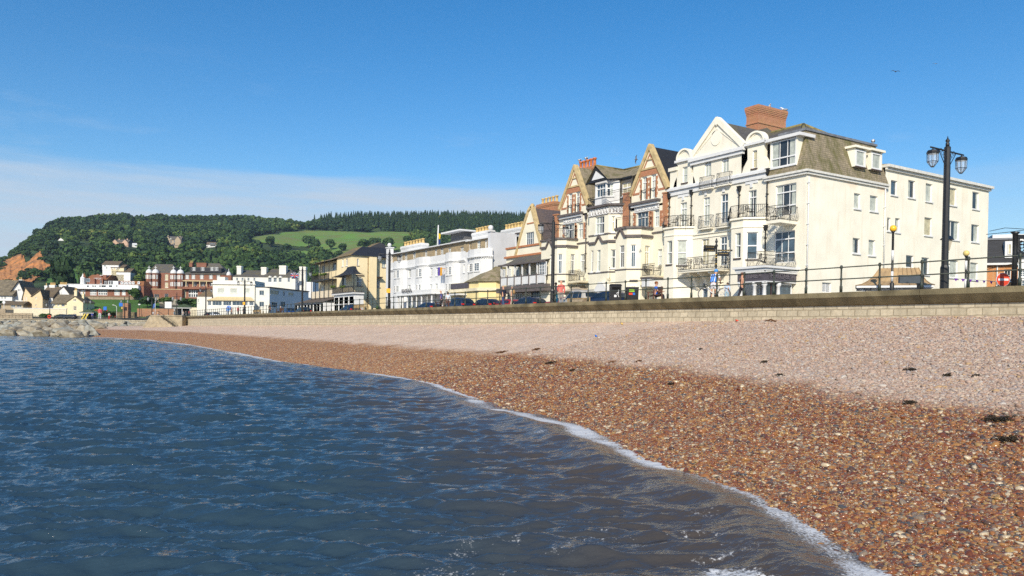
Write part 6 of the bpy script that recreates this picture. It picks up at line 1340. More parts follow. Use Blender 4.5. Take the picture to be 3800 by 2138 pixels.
# ---------------------------------------------------------------- buildings round the far end of the bay
thatch = mat('thatch', (.20, .165, .11), .95, .2, 1.0, .8, 8, col2=(.12, .10, .07)); brown_tile = bricky('brown_tiles', (.17, .125, .08), (.13, .10, .07), (.06, .05, .04), .35, .25, .02, .85, patch=(.20, .15, .07), pamt=.5)
red_tile = bricky('rust_tiles', (.33, .12, .05), (.26, .10, .045), (.12, .06, .03), .35, .25, .02, .85, patch=(.30, .16, .06), pamt=.6)
def FD(px, D, rot=0): p = Ppx(px, D, 0); return Fr(p.x, p.y, -YAW + rot)
def house(name, label, D, l, r, yb, ye, yr, wallm, roofm, rot=0, depth=7, mode='par', wins=(), chims=(), apx=None, cat='house', zb=None, over=.35, sidew=None, trim=True, hipped=0, look=None):
 """small pitched house; mode 'par' ridge along the front, 'gab' gable to the front"""
 f = FD(l, D, rot); s0, s1 = 0.0, f.px(r, ye)[0]; zb = f.px((l + r) / 2, yb)[1] if zb is None else zb; ze = f.px((l + r) / 2, ye)[1]; zr = f.px(apx or (l + r) / 2, yr, depth / 2 if mode == 'par' else 0)[1]
 c = f.w((s0 + s1) / 2, depth / 2, 0); c.z = zb; par = empty(name, c, label, cat)
 fa = Facade(f, par)
 for i, (a, b, t_, q) in enumerate(wins): fa.win(a, b, t_, q, look=look or RW.choice('dbbc'), bars=(2, 2), sill=False, fw=.09, bt=.06)
 sm = (s0 + s1) / 2 if apx is None else f.px(apx, ye)[0]; sw_ = sidew or wallm
 if mode == 'gab':
  fa.finish([(s0, zb), (s1, zb), (s1, ze), (sm, zr), (s0, ze)], wallm)
  mb = MB(f); mb.prism([(s0 + .01, zb), (s1 - .01, zb), (s1 - .01, ze), (sm, zr - .02), (s0 + .01, ze)], .15, depth); mb.build('side_walls', sw_, par)
  mb = MB(f)
  for a, za in ((s0 - over, ze - over * (zr - ze) / max(sm - s0, .1)), (s1 + over, ze - over * (zr - ze) / max(s1 - sm, .1))): mb.prism([(a, za), (sm, zr), (sm, zr + .25), (a, za + .25)], -over, depth + over)
  mb.build('roof', roofm, par)
 else:
  fa.finish([(s0, zb), (s1, zb), (s1, ze), (s0, ze)], wallm)
  mb = MB(f)
  for a, b in ((s0, s0 + .2), (s1 - .2, s1)):
   v = [(a, .01, zb), (a, depth, zb), (a, depth, ze), (a, depth / 2, zr if not hipped else ze), (a, .01, ze)]; mb.add(v + [(b, *x[1:]) for x in v], [(0, 1, 2, 3, 4), (9, 8, 7, 6, 5), (0, 4, 9, 5), (1, 6, 7, 2)])
  mb.build('side_walls', sw_, par); mb = MB(f); o_ = over; zo = ze - o_ * (zr - ze) / (depth / 2)
  a, b = s0 - o_, s1 + o_; h = hipped
  v = [(a, -o_, zo), (b, -o_, zo), (b, depth + o_, zo), (a, depth + o_, zo), (a + h, depth / 2, zr), (b - h, depth / 2, zr), (a, -o_, zo + .22), (b, -o_, zo + .22), (b, depth + o_, zo + .22), (a, depth + o_, zo + .22), (a + h, depth / 2, zr + .2), (b - h, depth / 2, zr + .2)]
  mb.add(v, [(6, 7, 11, 10), (8, 9, 10, 11), (0, 1, 7, 6), (2, 3, 9, 8), (1, 2, 8, 7), (3, 0, 6, 9), (7, 8, 11), (9, 6, 10), (0, 4, 5, 1), (2, 5, 4, 3)]); mb.build('roof', roofm, par)
 for (a, b, t_, q, n_) in chims:
  e = depth * .45; x0, x1 = f.px(a, q, e)[0], f.px(b, q, e)[0]; chimney(f, par, x0, x1, e, e + max(.8, (x1 - x0) * .6), f.px(a, q, e)[1] - 1.5, f.px(a, t_, e)[1], wallm if wallm is not brick_r else brick_r, n_, pot_y, poth=.9, potr=.2)
 return par, f
peach = stucco('peach_render', (.74, .58, .36), amount=.15); crm = stucco('cottage_cream', (.78, .68, .44), amount=.1); wc = stucco('cottage_white', (.76, .76, .74), amount=.08)
house('thatched_cottage', 'big white thatched cottage at the far left with tall chimneys', 283, -45, 45, 1116, 1090, 1041, wc, thatch, 0, 12, wins=[(5, 10, 1100, 1110), (16, 22, 1100, 1110)], chims=[(41, 57, 1048, 1062, 2)], over=.8)
house('thatched_cottage', 'white thatched gable wing beside the big cottage chimney', 284, 34, 92, 1130, 1092, 1043, wc, thatch, 12, 12, 'gab', wins=[(66, 80, 1073, 1082), (38, 46, 1098, 1110)], apx=70, chims=[(70, 82, 1038, 1050, 2)], over=.7)
house('garden_house', 'low stone fronted garden house with brown roof below the thatched cottages', 272, 4, 86, 1150, 1130, 1120, mat('stone_front', (.42, .34, .23), .9), brown_tile, 0, 5, wins=[(40, 56, 1132, 1142), (62, 80, 1132, 1142)])
house('peach_house', 'peach coloured house with a steep narrow gable', 276, 84, 122, 1150, 1102, 1068, peach, brown_tile, 0, 9, 'gab', wins=[(89, 92, 1102, 1118), (96, 99, 1102, 1118), (92, 110, 1128, 1144)], apx=94)
house('peach_house', 'peach coloured wing with round windows under a white edged gable', 274, 118, 158, 1152, 1100, 1077, peach, brown_tile, 8, 9, 'gab', wins=[(131, 136, 1103, 1109), (131, 136, 1130, 1136), (134, 139, 1142, 1148)], apx=150)
house('white_cottage', 'white cottage with brown roof, two dark dormers and yellow pots', 279, 150, 196, 1152, 1101, 1066, wc, brown_tile, 0, 9, wins=[(156, 160, 1107, 1126), (165, 169, 1107, 1126), (175, 179, 1107, 1126), (155, 167, 1137, 1150), (175, 179, 1137, 1148)], chims=[(165, 175, 1060, 1074, 1), (183, 203, 1058, 1074, 5)])
house('white_cottage', 'white gable ended cottage behind the cream cottage', 282, 188, 266, 1152, 1102, 1064, wc, brown_tile, 6, 9, 'gab', wins=[(228, 231, 1085, 1096)], apx=236, chims=[(219, 246, 1056, 1074, 6)])
house('cream_cottage', 'cream thatched cottage wing with white windows', 277, 197, 250, 1160, 1123, 1095, crm, thatch, 0, 8, wins=[(200, 205, 1127, 1138), (213, 220, 1126, 1138), (228, 240, 1125, 1138), (200, 206, 1150, 1156), (232, 240, 1150, 1156)], over=.6)
house('cream_cottage', 'cream cottage gable with blue edge and two tall chimneys', 275, 247, 308, 1181, 1122, 1101, crm, brown_tile, 2, 8, 'gab', wins=[(272, 283, 1110, 1119), (272, 284, 1136, 1152), (272, 284, 1165, 1180)], chims=[(275, 285, 1078, 1100, 2), (304, 311, 1092, 1118, 1)], over=.25)
def flat(name, label, cat, D, l, r, t, b, m, rot=0, th=.4, wins=(), z=None, cap=None):
 f = FD(l, D, rot); s1, z0 = f.px(r, b); z1 = f.px((l + r) / 2, t)[1]; c = f.w(s1 / 2, th / 2, 0); c.z = z0; o = empty(name, c, label, cat)
 slab(f, o, 'body', m, 0, s1, 0, th, z0, z1)
 if cap: slab(f, o, 'coping', cap, -.1, s1 + .1, -.1, th + .1, z1, z1 + .2)
 for (a, c_, t_, q) in wins: make_window(f, o, f.rect(a, c_, t_, q), d=-.05, look='b', sill=False)
 return o, f
cwl = mat('cream_wall', (.74, .66, .48), .9); sandst = bricky('red_sandstone_blocks', (.40, .20, .11), (.33, .17, .10), (.2, .12, .08), .8, .4, .03, .9, patch=(.36, .24, .14), pamt=.6)
rubble = bricky('rubble_wall', (.40, .32, .22), (.32, .26, .18), (.2, .16, .11), .7, .35, .04, .9, patch=(.45, .36, .24), pamt=.6, bump=1)
flat('garden_wall', 'pale cream garden wall in front of the peach house', 'wall', 262, 50, 246, 1146, 1176, cwl, cap=white)
o, f = flat('ramp_wall', 'sloping rubble stone wall beside the ramp at the far left', 'wall', 250, -60, 20, 1146, 1186, rubble)
flat('ramp_wall', 'lower end of the rubble stone ramp wall in front of the cottages', 'wall', 249, 18, 120, 1162, 1186, rubble)
flat('terrace_wall', 'rubble terrace wall with plants under the red brick hotel lawn', 'wall', 309, 318, 590, 1103, 1120, rubble, cap=conc)
flat('sandstone_wall', 'brown sandstone wall beside the pillar below the gardens', 'wall', 256, 430, 512, 1158, 1180, conc)
flat('sandstone_pillar', 'tall square sandstone pillar standing by the garden wall', 'pillar', 250, 455, 475, 1125, 1180, sandst, th=2)
flat('arched_wall', 'red sandstone wall with a low dark arch behind the railings', 'wall', 248, 508, 646, 1146, 1178, sandst)
flat('retaining_wall', 'grey concrete retaining wall below the towered brick hotel', 'wall', 300, 565, 660, 1110, 1132, mat('grey_wall', (.34, .31, .25), .9))
flat('cream_garden_wall', 'long cream wall behind the railings left of the white house', 'wall', 200, 705, 790, 1142, 1176, cwl)
# red brick hotel with domed turrets
cas = empty('towered_brick_hotel', Ppx(680, 325, 12), 'red brick hotel with four white domed turrets and slate roofs', 'hotel')
FC = FD(536, 320); fx_ = lambda a, y=1060, d=0: FC.px(a, y, d)[0]; fz = lambda y, a=650, d=0: FC.px(a, y, d)[1]
br_trim = mat('stone_trim', (.62, .50, .30), .8); domew = mat('dome_white', (.74, .74, .73), .5)
fa = Facade(FC, cas); zbc = fz(1112) - 1
for (a, b, t_, q) in [(543, 568, 1092, 1103), (572, 590, 1092, 1103), (611, 625, 1090, 1106)]: fa.win(a, b, t_, q, look='d', bars=(3, 1), sill=False)
fa.finish([(0, zbc), (fx_(676), zbc), (fx_(676), fz(1074)), (0, fz(1074))], brick_r, 'lower_wall'); slab(FC, cas, 'stone_band', br_trim, 0, fx_(676), -.15, 3, fz(1075), fz(1073));
f2 = Facade(FC.sub(0, 3), cas); f2.win(612, 624, 1018, 1040, look='k', bars=(2, 2)); f2.win(612, 624, 1048, 1068, look='k', bars=(2, 2)); f2.finish([(fx_(580, 1040, 3), fz(1075)), (fx_(632, 1040, 3), fz(1075)), (fx_(632, 1040, 3), fz(1012)), (fx_(580, 1040, 3), fz(1012))], brick_r, 'upper_wall')
for (a, b) in [(536, 557), (559, 583), (627, 649), (652, 676)]:
 m_ = (fx_(a) + fx_(b)) / 2; r_ = (fx_(b) - fx_(a)) / 2; mb = MB(FC); mb.lathe((m_, 1.5, 0), [(r_, zbc), (r_, fz(1044)), (r_ * 1.06, fz(1044) + .1), (r_ * 1.06, fz(1044) + .4), (r_, fz(1044) + .5), (r_, fz(1018)), (r_ * 1.12, fz(1017)), (r_ * 1.12, fz(1015))], 8, smooth=False); tw = mb.build('turret', brick_r, cas)
 mb = MB(FC); H_ = fz(999) - fz(1015); mb.lathe((m_, 1.5, 0), [(r_ * math.cos(t_) * (1.08), fz(1015) + H_ * math.sin(t_)) for t_ in np.linspace(0, 1.5, 8)], 14); mb.tube([(m_, 1.5, fz(1000)), (m_, 1.5, fz(987))], .12, 5); mb.box(m_ - .6, m_ + .6, 1.45, 1.55, fz(993), fz(992)); mb.build('dome', domew, tw)
 for yy in (1021, 1047):
  for k in (-1, 0, 1):
   ang = k * 45; c_ = FC.sub(m_ + math.sin(R(ang)) * r_ * .93, 1.5 - math.cos(R(ang)) * r_ * .93, ang); make_window(c_, tw, (-r_ * .26, r_ * .26, fz(yy + 15), fz(yy)), d=-.1, look='d' if k else 'k', bars=(2, 2), sill=False, bt=.1, fw=.14)
hip(FC, cas, slate, fx_(548, 1010, 3) , fx_(650, 1010, 3), 3, 14, fz(1014), fz(980, 590, 8), fx_(575, 980, 8), fx_(640, 980, 8))
# right range
x0_, x1_ = fx_(676), fx_(828); f3 = Facade(FC.sub(0, 2), cas)
for a in (694, 717, 748, 782, 810): f3.win(a - 7, a + 8, 1019, 1036, look='d', bars=(4, 1), sill=False, bt=.25)
for a in (688, 722, 752, 785): f3.win(a - 7, a + 9, 1048, 1062, look='d', bars=(2, 1), sill=False, bt=.2)
f3.win(700, 734, 1077, 1103, look='d', bars=(4, 2), sill=False, bt=.3); f3.win(681, 690, 1077, 1103, look='k', sill=False); f3.win(750, 775, 1077, 1103, look='d', bars=(3, 2), sill=False, bt=.3)
f3.finish([(x0_, zbc), (x1_, zbc), (x1_, fz(1016)), (x0_, fz(1016))], brick_r, 'range_wall'); slab(FC, cas, 'balcony', br_trim, x0_, x1_, .3, 2, fz(1043), fz(1040)); slab(FC, cas, 'balcony', brick_r, x0_, x1_, .3, 2, fz(1072), fz(1064))
for i in range(6): a = x0_ + (x1_ - x0_) * (i + .5) / 6; slab(FC, cas, 'balcony_post', br_trim, a - .15, a + .15, .4, .7, fz(1064), fz(1043))
mb = MB(FC); mb.frus(x0_ - .5, x1_ + .8, 1.6, 14, fz(1016), x0_ + .5, x1_ - 1, 4, 12, fz(1006)); mb.build('roof', slate, cas)
hip(FC, cas, slate, x0_ + 1, x1_ - .5, 5, 13, fz(1008), fz(976, 750, 8), x0_ + 5, x1_ - 5)
mb = MB(FC); mb.box(fx_(694), fx_(812), 2.6, 6, fz(1008), fz(991)); dm = mb.build('dormer', slate_d, cas)
for a in (719, 752, 787, 803): make_window(FC.sub(0, 2.6), dm, FC.sub(0, 2.6).rect(a - 6, a + 7, 992, 1005), d=-.08, look='d', bars=(3, 1), bt=.2, sill=False)
chimney(FC, cas, fx_(675), fx_(687), 7, 9, fz(985), fz(969), brick_r, 3, pot_y, poth=.9); chimney(FC, cas, fx_(703), fx_(740), 7, 9, fz(985), fz(969), brick_r)
mb = MB(FC); mb.lathe((fx_(842), 2, 0), [(1.0 * math.cos(t_) * 1.0 + .0, fz(1019) + 1.7 * math.sin(t_)) for t_ in np.linspace(0, 1.5, 7)], 12); mb.tube([(fx_(842), 2, fz(1008)), (fx_(842), 2, fz(993))], .12, 5); mb.build('dome', domew, cas); mb = MB(FC); mb.box(fx_(826), fx_(855), 1, 10, zbc, fz(1019)); mb.build('end_bay', brick_r, cas)
# brick and white hotel on the bank
wcl = empty('bank_top_hotel', Ppx(400, 312, 12), 'low white and red brick hotel with long windows on top of the green bank', 'hotel')
FW2 = FD(240, 311); gx_ = lambda a, y=1080, d=0: FW2.px(a, y, d)[0]; gz = lambda y, a=400, d=0: FW2.px(a, y, d)[1]; zb9 = gz(1102)
fa = Facade(FW2, wcl)
for (a, b) in [(284, 294), (298, 316), (334, 358), (364, 398), (424, 444), (452, 466), (478, 506)]: fa.win(a, b, 1076, 1096, look='d', bars=(5, 2), sill=False, bt=.25, fw=.2)
fa.finish([(0, zb9), (gx_(512), zb9), (gx_(512), gz(1074)), (0, gz(1074))], brick_r, 'lower_wall')
f2 = Facade(FW2.sub(0, 1.2), wcl)
for (a, b) in [(342, 348), (350, 356), (368, 374), (376, 393), (404, 416), (431, 436), (322, 330)]: f2.win(a, b, 1059, 1067, look='d', bars=(2, 1), sill=False)
f2.finish([(0, gz(1074)), (gx_(508), gz(1074)), (gx_(508), gz(1056)), (0, gz(1056))], wc, 'upper_wall')
slab(FW2, wcl, 'canopy', white, -1, gx_(511), -1.6, 1.2, gz(1074), gz(1071)); slab(FW2, wcl, 'parapet', white, -.3, gx_(508), 1.0, 1.3, gz(1056.5), gz(1055)); mb = MB(FW2); mb.box(0, gx_(508), 1.5, 12, gz(1074), gz(1057)); mb.build('flat_roof', wc, wcl)
f4 = Facade(FW2.sub(0, 4), wcl); f4.win(371, 378, 1040, 1053, look='d', bars=(2, 1)); f4.finish([(gx_(318, 1050, 4), gz(1058)), (gx_(382, 1050, 4), gz(1058)), (gx_(382, 1050, 4), gz(1030)), (gx_(362, 1050, 4), gz(1014)), (gx_(342, 1050, 4), gz(1030)), (gx_(318, 1050, 4), gz(1052))], brick_r, 'name_gable')
mb = MB(FW2); a, b = gx_(318, 1030, 5), gx_(399, 1030, 5); mb.frus(a, b, 4.2, 14, gz(1036), a + 1, b, 8, 12, gz(1016)); mb.build('roof', red_tile, wcl); slab(FW2, wcl, 'brick_block', brick_r, gx_(386, 1030, 6), gx_(399, 1030, 6), 5, 12, gz(1057), gz(1018)); slab(FW2, wcl, 'white_cap', white, gx_(372, 1018, 6), gx_(400, 1018, 6), 5.5, 12, gz(1020), gz(1018))
text_mesh('WESTCLIFF', .9, white, 'lettering', wcl, FW2, gx_(362, 1033, 3.9), 3.88, gz(1033), .03, width=gx_(376) - gx_(348))
mb = MB(FW2); m_ = gx_(305, 1040, 2.5); mb.lathe((m_, 3, 0), [(1.0, gz(1057)), (1.0, gz(1033)), (1.15, gz(1032)), (.5, gz(1026)), (.02, gz(1014))], 8, smooth=False); mb.build('corner_turret', wc, wcl); mb = MB(FW2); mb.lathe((m_ + .3, 3.4, 0), [(1.05, gz(1030)), (.02, gz(1012))], 8, smooth=False); mb.build('turret_roof', red_tile, wcl)
mb = MB(FW2); mb.box(gx_(314), gx_(336), 3, 6, gz(1057), gz(1033)); mb.build('brick_block', brick_r, wcl); make_window(FW2.sub(0, 3), wcl, FW2.sub(0, 3).rect(319, 334, 1034, 1047), d=-.06, look='b', bars=(3, 1), sill=False)
mb = MB(FW2); a, b = gx_(424, 1050, 4), gx_(538, 1050, 4); mb.box(a, b, 3, 12, gz(1100), gz(1058)); mb.build('brick_block', brick_r, wcl); mb = MB(FW2); mb.frus(a, b, 2.8, 12, gz(1058), a + 1, b - 1, 5.5, 10, gz(1039)); rf = mb.build('mansard_roof', red_tile, wcl)
for px in (453, 464, 474, 485, 496, 516): make_window(FW2.sub(0, 3.6), rf, FW2.sub(0, 3.6).rect(px - 4, px + 4, 1045, 1055), d=-.3, look='b', bars=(1, 1), sill=False, fw=.25)
mb = MB(FW2); mb.box(gx_(386), gx_(424), 3, 9, gz(1057), gz(1041)); wd = mb.build('dormer', wc, wcl)
for px in (392, 407, 416): make_window(FW2.sub(0, 3), wd, FW2.sub(0, 3).rect(px - 4, px + 4, 1043, 1056), d=-.08, look='d', bars=(2, 1), sill=False)
# white house on the bend
who = empty('white_bend_house', Ppx(880, 200, 4), 'white flat roofed seafront house with three wide upper windows and tan lean-to roof', 'house')
FH = FD(788, 196); hx_ = lambda a, y=1100, d=0: FH.px(a, y, d)[0]; hz = lambda y, a=870, d=0: FH.px(a, y, d)[1]
cw2 = stucco('warm_white', (.76, .74, .66), amount=.08)
fa = Facade(FH, who)
for (a, b) in [(808, 832), (855, 880), (905, 927)]: fa.win(a, b, 1071, 1088, look='c', bars=(2, 1))
fa.finish([(0, 3.5), (hx_(945), 3.5), (hx_(945), hz(1041)), (0, hz(1041))], cw2)
mb = MB(FH); mb.box(-.02, .0, .02, 8, 3.5, hz(1041)); mb.box(hx_(945) - .02, hx_(945), .02, 8, 3.5, hz(1041)); mb.box(0, hx_(945), .3, 8, hz(1050) - .2, hz(1050)); mb.build('side_walls', cw2, who)
slab(FH, who, 'cornice', cw2, -.3, hx_(945) + .3, -.35, .3, hz(1056), hz(1053)); slab(FH, who, 'upper_storey', cw2, .8, hx_(830), .8, 3, hz(1041), hz(1028))
a, b = hx_(768, 1120, -1.8), hx_(944, 1120, -1.8); zl = hz(1116, 860, -1.8); mb = MB(FH); mb.add([(a - .2, -2.2, zl), (b + .2, -2.2, zl), (b - 1.5, 0, hz(1102)), (a + 2, 0, hz(1102))], [(0, 1, 2, 3)]); mb.build('lean_to_roof', mat('tan_roof', (.62, .50, .28), .8), who)
fl = Facade(FH.sub(0, -1.8), who);
for (p, q) in [(771, 784), (788, 823), (828, 858), (862, 904), (909, 919), (925, 941)]: fl.win(p, q, 1118, 1134, look=RW.choice('bdc'), bars=(3, 1), sill=False)
fl.finish([(a, 3.5), (b, 3.5), (b, zl), (a, zl)], cw2, 'lean_to_wall')
fl = Facade(FH.sub(0, -.8), who); s0 = hx_(731, 1120, -.8); fl.win(734, 740, 1110, 1125, look='c'); fl.finish([(s0, 3.5), (.1, 3.5), (.1, hz(1103)), (s0, hz(1103))], cw2, 'annex_wall'); mb = MB(FH); mb.frus(s0, .0, -.9, 5, hz(1103), s0 + 2, 0, 1, 4, hz(1075)); mb.build('annex_roof', brown_tile, who)
fr3 = Facade(FH.sub(0, .5), who); h9 = hx_(1000, 1100, .5); fr3.win(962, 980, 1078, 1096, look='b', bars=(2, 1)); fr3.win(962, 980, 1120, 1138, look='b', bars=(2, 1)); fr3.finish([(hx_(945) - .1, 3.5), (h9, 3.5), (h9, hz(1066)), (hx_(945) - .1, hz(1066))], cw2, 'front_wall')
FJ = FH.sub(h9, .5, 78.9); fj = Facade(FJ, who); bw_ = stucco('shaded_side_white', (.72, .73, .74), amount=.05)  # cooler white than the front: shade of the side walls painted in
for (p, q, t_, u) in [(1003, 1036, 1078, 1094), (1050, 1058, 1080, 1100), (1070, 1090, 1086, 1098), (1008, 1030, 1122, 1142), (1042, 1060, 1120, 1140)]: fj.win(p, q, t_, u, look='b', bars=(3, 1))
xj = FJ.px(1145, 1100)[0]; fj.finish([(0, 3.5), (xj, 3.5), (xj, hz(1066)), (0, hz(1066))], bw_, 'side_wall'); mb = MB(FJ); mb.box(-.2, xj, -.3, 4, hz(1066), hz(1066) + .25); mb.build('side_eaves', slate_d, who)
bh = empty('white_dormer_house', Ppx(980, 222, 4), 'large white house with grey hipped slate roofs, dormers and tall white chimneys', 'house')
FK = FD(862, 218); kx = lambda a, y=1040, d=0: FK.px(a, y, d)[0]; kz = lambda y, a=980, d=0: FK.px(a, y, d)[1]
fk = Facade(FK, bh)
for (p, q) in [(876, 884), (896, 904), (918, 926), (940, 948), (995, 1008), (1015, 1027), (1034, 1045), (1067, 1076)]: fk.win(p, q, 1031, 1047, look='b', bars=(2, 2), sill=False)
fk.finish([(0, 3.5), (kx(1096), 3.5), (kx(1096), kz(1030)), (0, kz(1030))], cw2); mb = MB(FK); mb.box(kx(1096) - .02, kx(1096), .02, 10, 3.5, kz(1030)); mb.box(kx(1096), kx(1150), 3, 10, 3.5, kz(1042)); mb.build('side_walls', bw_, bh)
hip(FK, bh, slate, -.4, kx(985), .3, 12, kz(1030), kz(1003, 930, 6), kx(900, 1003, 6), kx(975, 1003, 6)); hip(FK, bh, slate, kx(965), kx(1098), .3, 12, kz(1030), kz(998, 1040, 6), kx(1010, 998, 6), kx(1078, 998, 6))
for (p, q, t_, u) in [(881, 897, 987, 1022), (971, 990, 992, 1030), (1038, 1063, 986, 1006), (1113, 1136, 990, 1100)]: s0, s1 = kx(p, t_, 3), kx(q, t_, 3); chimney(FK, bh, s0, s1, 2.5, 4.2, kz(u, p, 3) - 1, kz(t_, p, 3), cw2)
for px in (1001, 1021, 1040): a, b = kx(px - 8), kx(px + 8); mb = MB(FK); mb.prism([(a, kz(1030)), (b, kz(1030)), ((a + b) / 2, kz(1023))], -.2, 3); mb.build('dormer_gable', cw2, bh)
# houses on the hillside
for (l, r, yb, ye, yr, m_, rf, lb, wn, ch, md) in [
 (212, 241, 901, 893, 880, wc, brown_tile, 'small white house with brown roof high on the wooded cliff slope', [(218, 222, 894, 899)], [(229, 234, 874, 884, 0)], 'gab'),
 (286, 343, 901, 894, 883, wc, brown_tile, 'long low house with five small dormers under the hilltop woods', [(292, 296, 895, 899), (303, 307, 895, 899), (330, 336, 895, 899)], [(302, 306, 877, 884, 0)], 'par'),
 (417, 476, 912, 899, 890, mat('pink_stone', (.62, .42, .30), .9), slate, 'pink stone twin gabled house below the hilltop woods', [(424, 430, 901, 909), (440, 445, 901, 909), (452, 457, 901, 909), (464, 471, 901, 909)], [(440, 444, 886, 893, 0), (470, 474, 886, 893, 0)], 'par'),
 (477, 521, 915, 909, 903, wc, white, 'small white conservatory house beside the pink stone house', [(484, 490, 910, 914), (500, 508, 910, 914)], [], 'par'),
 (613, 672, 911, 890, 878, mat('grey_stone_house', (.45, .36, .25), .9), slate, 'grey stone gabled villa with an arched porch in the woods', [(630, 636, 884, 890), (630, 637, 893, 901), (645, 649, 893, 900), (659, 665, 893, 901), (644, 650, 903, 911), (617, 622, 903, 910)], [(622, 626, 874, 886, 0), (666, 670, 876, 886, 0)], 'par'),
 (762, 808, 915, 908, 899, wc, brown_tile, 'cream bungalow with a wide white dormer among the trees', [(778, 798, 903, 907), (780, 800, 909, 914)], [], 'par'),
 (378, 440, 1003, 982, 970, wc, brown_tile, 'white house with two small gables behind the brick hotel', [(386, 392, 984, 990), (394, 398, 990, 998)], [], 'par'),
 (411, 460, 1005, 993, 983, crm, brown_tile, 'cream two storey house on the slope above the bank top hotel', [(417, 422, 995, 999), (428, 433, 995, 999), (440, 445, 994, 999)], [(430, 434, 978, 985, 0)], 'par'),
 (430, 484, 1020, 1009, 997, wc, brown_tile, 'white bungalow with grey brown roof just above the brick hotel', [], [], 'par')]:
 D = D_at((l + r) / 2, yb);
 if yb > 1000: D = 520
 o, f = house('hillside_house', lb, D, l, r, yb, ye, yr, m_, rf, 0, 9, md, wn, ch)
 mb = MB(f); s1 = f.px(r, ye)[0]; zb = o.location.z; mb.box(.1, s1 - .1, .1, 9, zb - 14, zb); mb.build('foundation', m_, o)
 if l in (417, 613):
  for a, b in ((l, l + 20), (r - 22, r - 2)): mb = MB(f); x0, x1 = f.px(a, ye)[0], f.px(b, ye)[0]; z0, z1 = f.px(a, ye)[1], f.px(a, yr)[1]; mb.prism([(x0, zb), (x1, zb), (x1, z0), ((x0 + x1) / 2, z1 + .3), (x0, z0)], -.5, 4); mb.build('gable_wing', m_, o); mb = MB(f); mb.prism([(x0 - .2, z0 - .1), ((x0 + x1) / 2, z1 + .3), ((x0 + x1) / 2, z1 + .65), (x0 - .2, z0 + .2)], -.6, 4.2); mb.prism([(x1 + .2, z0 - .1), ((x0 + x1) / 2, z1 + .3), ((x0 + x1) / 2, z1 + .65), (x1 + .2, z0 + .2)], -.6, 4.2); mb.build('gable_roof', rf, o)
# trees one can tell apart
trunk_m = mat('bark', (.11, .085, .06), .95, .2, 4)
cr = [crown(60 + i, lobes=9, leaves=420, leaf_size=.11, spread=.6) for i in range(5)]
def tree(px, py, D, h, w_, label, ti, i, name='broadleaf_tree', group=None):
 p = Ppx(px, D, 0) if D < 395 else Vector(hill_xyz(np.array([float(px)]), np.array([float(D)]))).to_tuple()
 p = Vector([float(np.ravel(c)[0]) for c in p]);
 if D < 395: p.z = zat_px(px, D) - .1
 o = empty(name, p, label, 'tree', group); mb = MB(); mb.tube([p, p + Vector((.1, 0, h * .3)), p + Vector((.2, .1, h * .62))], [h * .035, h * .028, h * .012], 7, world=True)
 for k in range(3): a = k * 2.1 + i; mb.tube([p + Vector((.1, 0, h * .28)), p + Vector((math.cos(a) * w_ * .3, math.sin(a) * w_ * .3, h * .6))], [h * .018, h * .006], 5, world=True)
 mb.build('trunk', trunk_m, o)
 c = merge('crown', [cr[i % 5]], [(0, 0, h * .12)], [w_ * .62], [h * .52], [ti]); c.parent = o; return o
tl = ['round tree standing alone in the field hedge, farthest left', 'broad tree just right of the first hedge tree', 'tall dark tree in the middle of the field hedge', 'tall full tree beside the middle hedge tree', 'pale green tree at the field edge above the slate roofs', 'spreading tree below the lower edge of the field', 'squat tree by the right half of the field hedge', 'twin crowned tree above the yellow villa roof', 'bushy tree above the black villa roof', 'round tree in the field just left of the flagpole', 'small tree in the lower meadow', 'dark tree at the corner of the meadow']
for i, (px, py, h, w_) in enumerate([(1000, 905, 15, 13), (1060, 918, 13, 12), (1142, 910, 20, 15), (1170, 915, 18, 14), (1225, 915, 16, 15), (1268, 925, 11, 11), (1345, 925, 15, 16), (1388, 920, 16, 14), (1440, 918, 17, 16), (1510, 915, 17, 14), (1090, 940, 9, 9), (1190, 955, 11, 11)]):
 tree(px, py, D_at(px, py + 12), h * .92, w_ * .95, tl[i], [.45, .3, .5, .35, .6, .4, .5, .35, .55, .5, .4, .3][i], i)
tree(150, 1035, D_at(150, 1036), 9, 13, 'low windswept tree alone on the green cliff slope', .35, 2)
tree(25, 1060, 330, 13, 16, 'dark round tree behind the big thatched cottage', .15, 1); tree(50, 1085, 325, 9, 12, 'lower dark tree right behind the thatched cottage chimney', .25, 3)
tree(120, 1080, 322, 8, 15, 'dark hedge tree behind the peach house', .2, 4); tree(235, 1060, 380, 22, 12, 'tall dark pine behind the brick hotel turret', .05, 0, 'pine_tree')
tree(168, 1176, 256, 2.3, 3.0, 'round green bush in front of the cream garden wall', .6, 2, 'garden_bush'); tree(222, 1176, 256, 2.0, 3.2, 'lower green bush beside the parked cars at the far end', .6, 3, 'garden_bush')
tree(545, 1140, 285, 4.5, 6, 'dark evergreen shrub in the sloping gardens', .15, 1, 'garden_bush'); tree(500, 1100, 306, 5, 4, 'small green tree at the right end of the brick hotel lawn', .6, 0, 'garden_bush')
for i, (px, D, h, w_, ti) in enumerate([(700, 290, 4, 9, .5), (730, 288, 4, 8, .6), (760, 280, 4, 8, .3), (620, 300, 3, 6, .8), (600, 262, 2.4, 5, .2), (415, 262, 2.2, 5, .5), (385, 262, 2.2, 4, .3)]):
 tree(px, 0, D, h, w_, ['clipped shrub bank left of the white house', 'yellow green shrub above the cream wall', 'dark shrub behind the white house annex', 'yellowish bush under the brick hotel terrace', 'low dark bush by the sandstone arch', 'rounded hedge shrub below the lawn', 'low hedge shrub beside the blue sign'][i], ti, i, 'garden_bush')
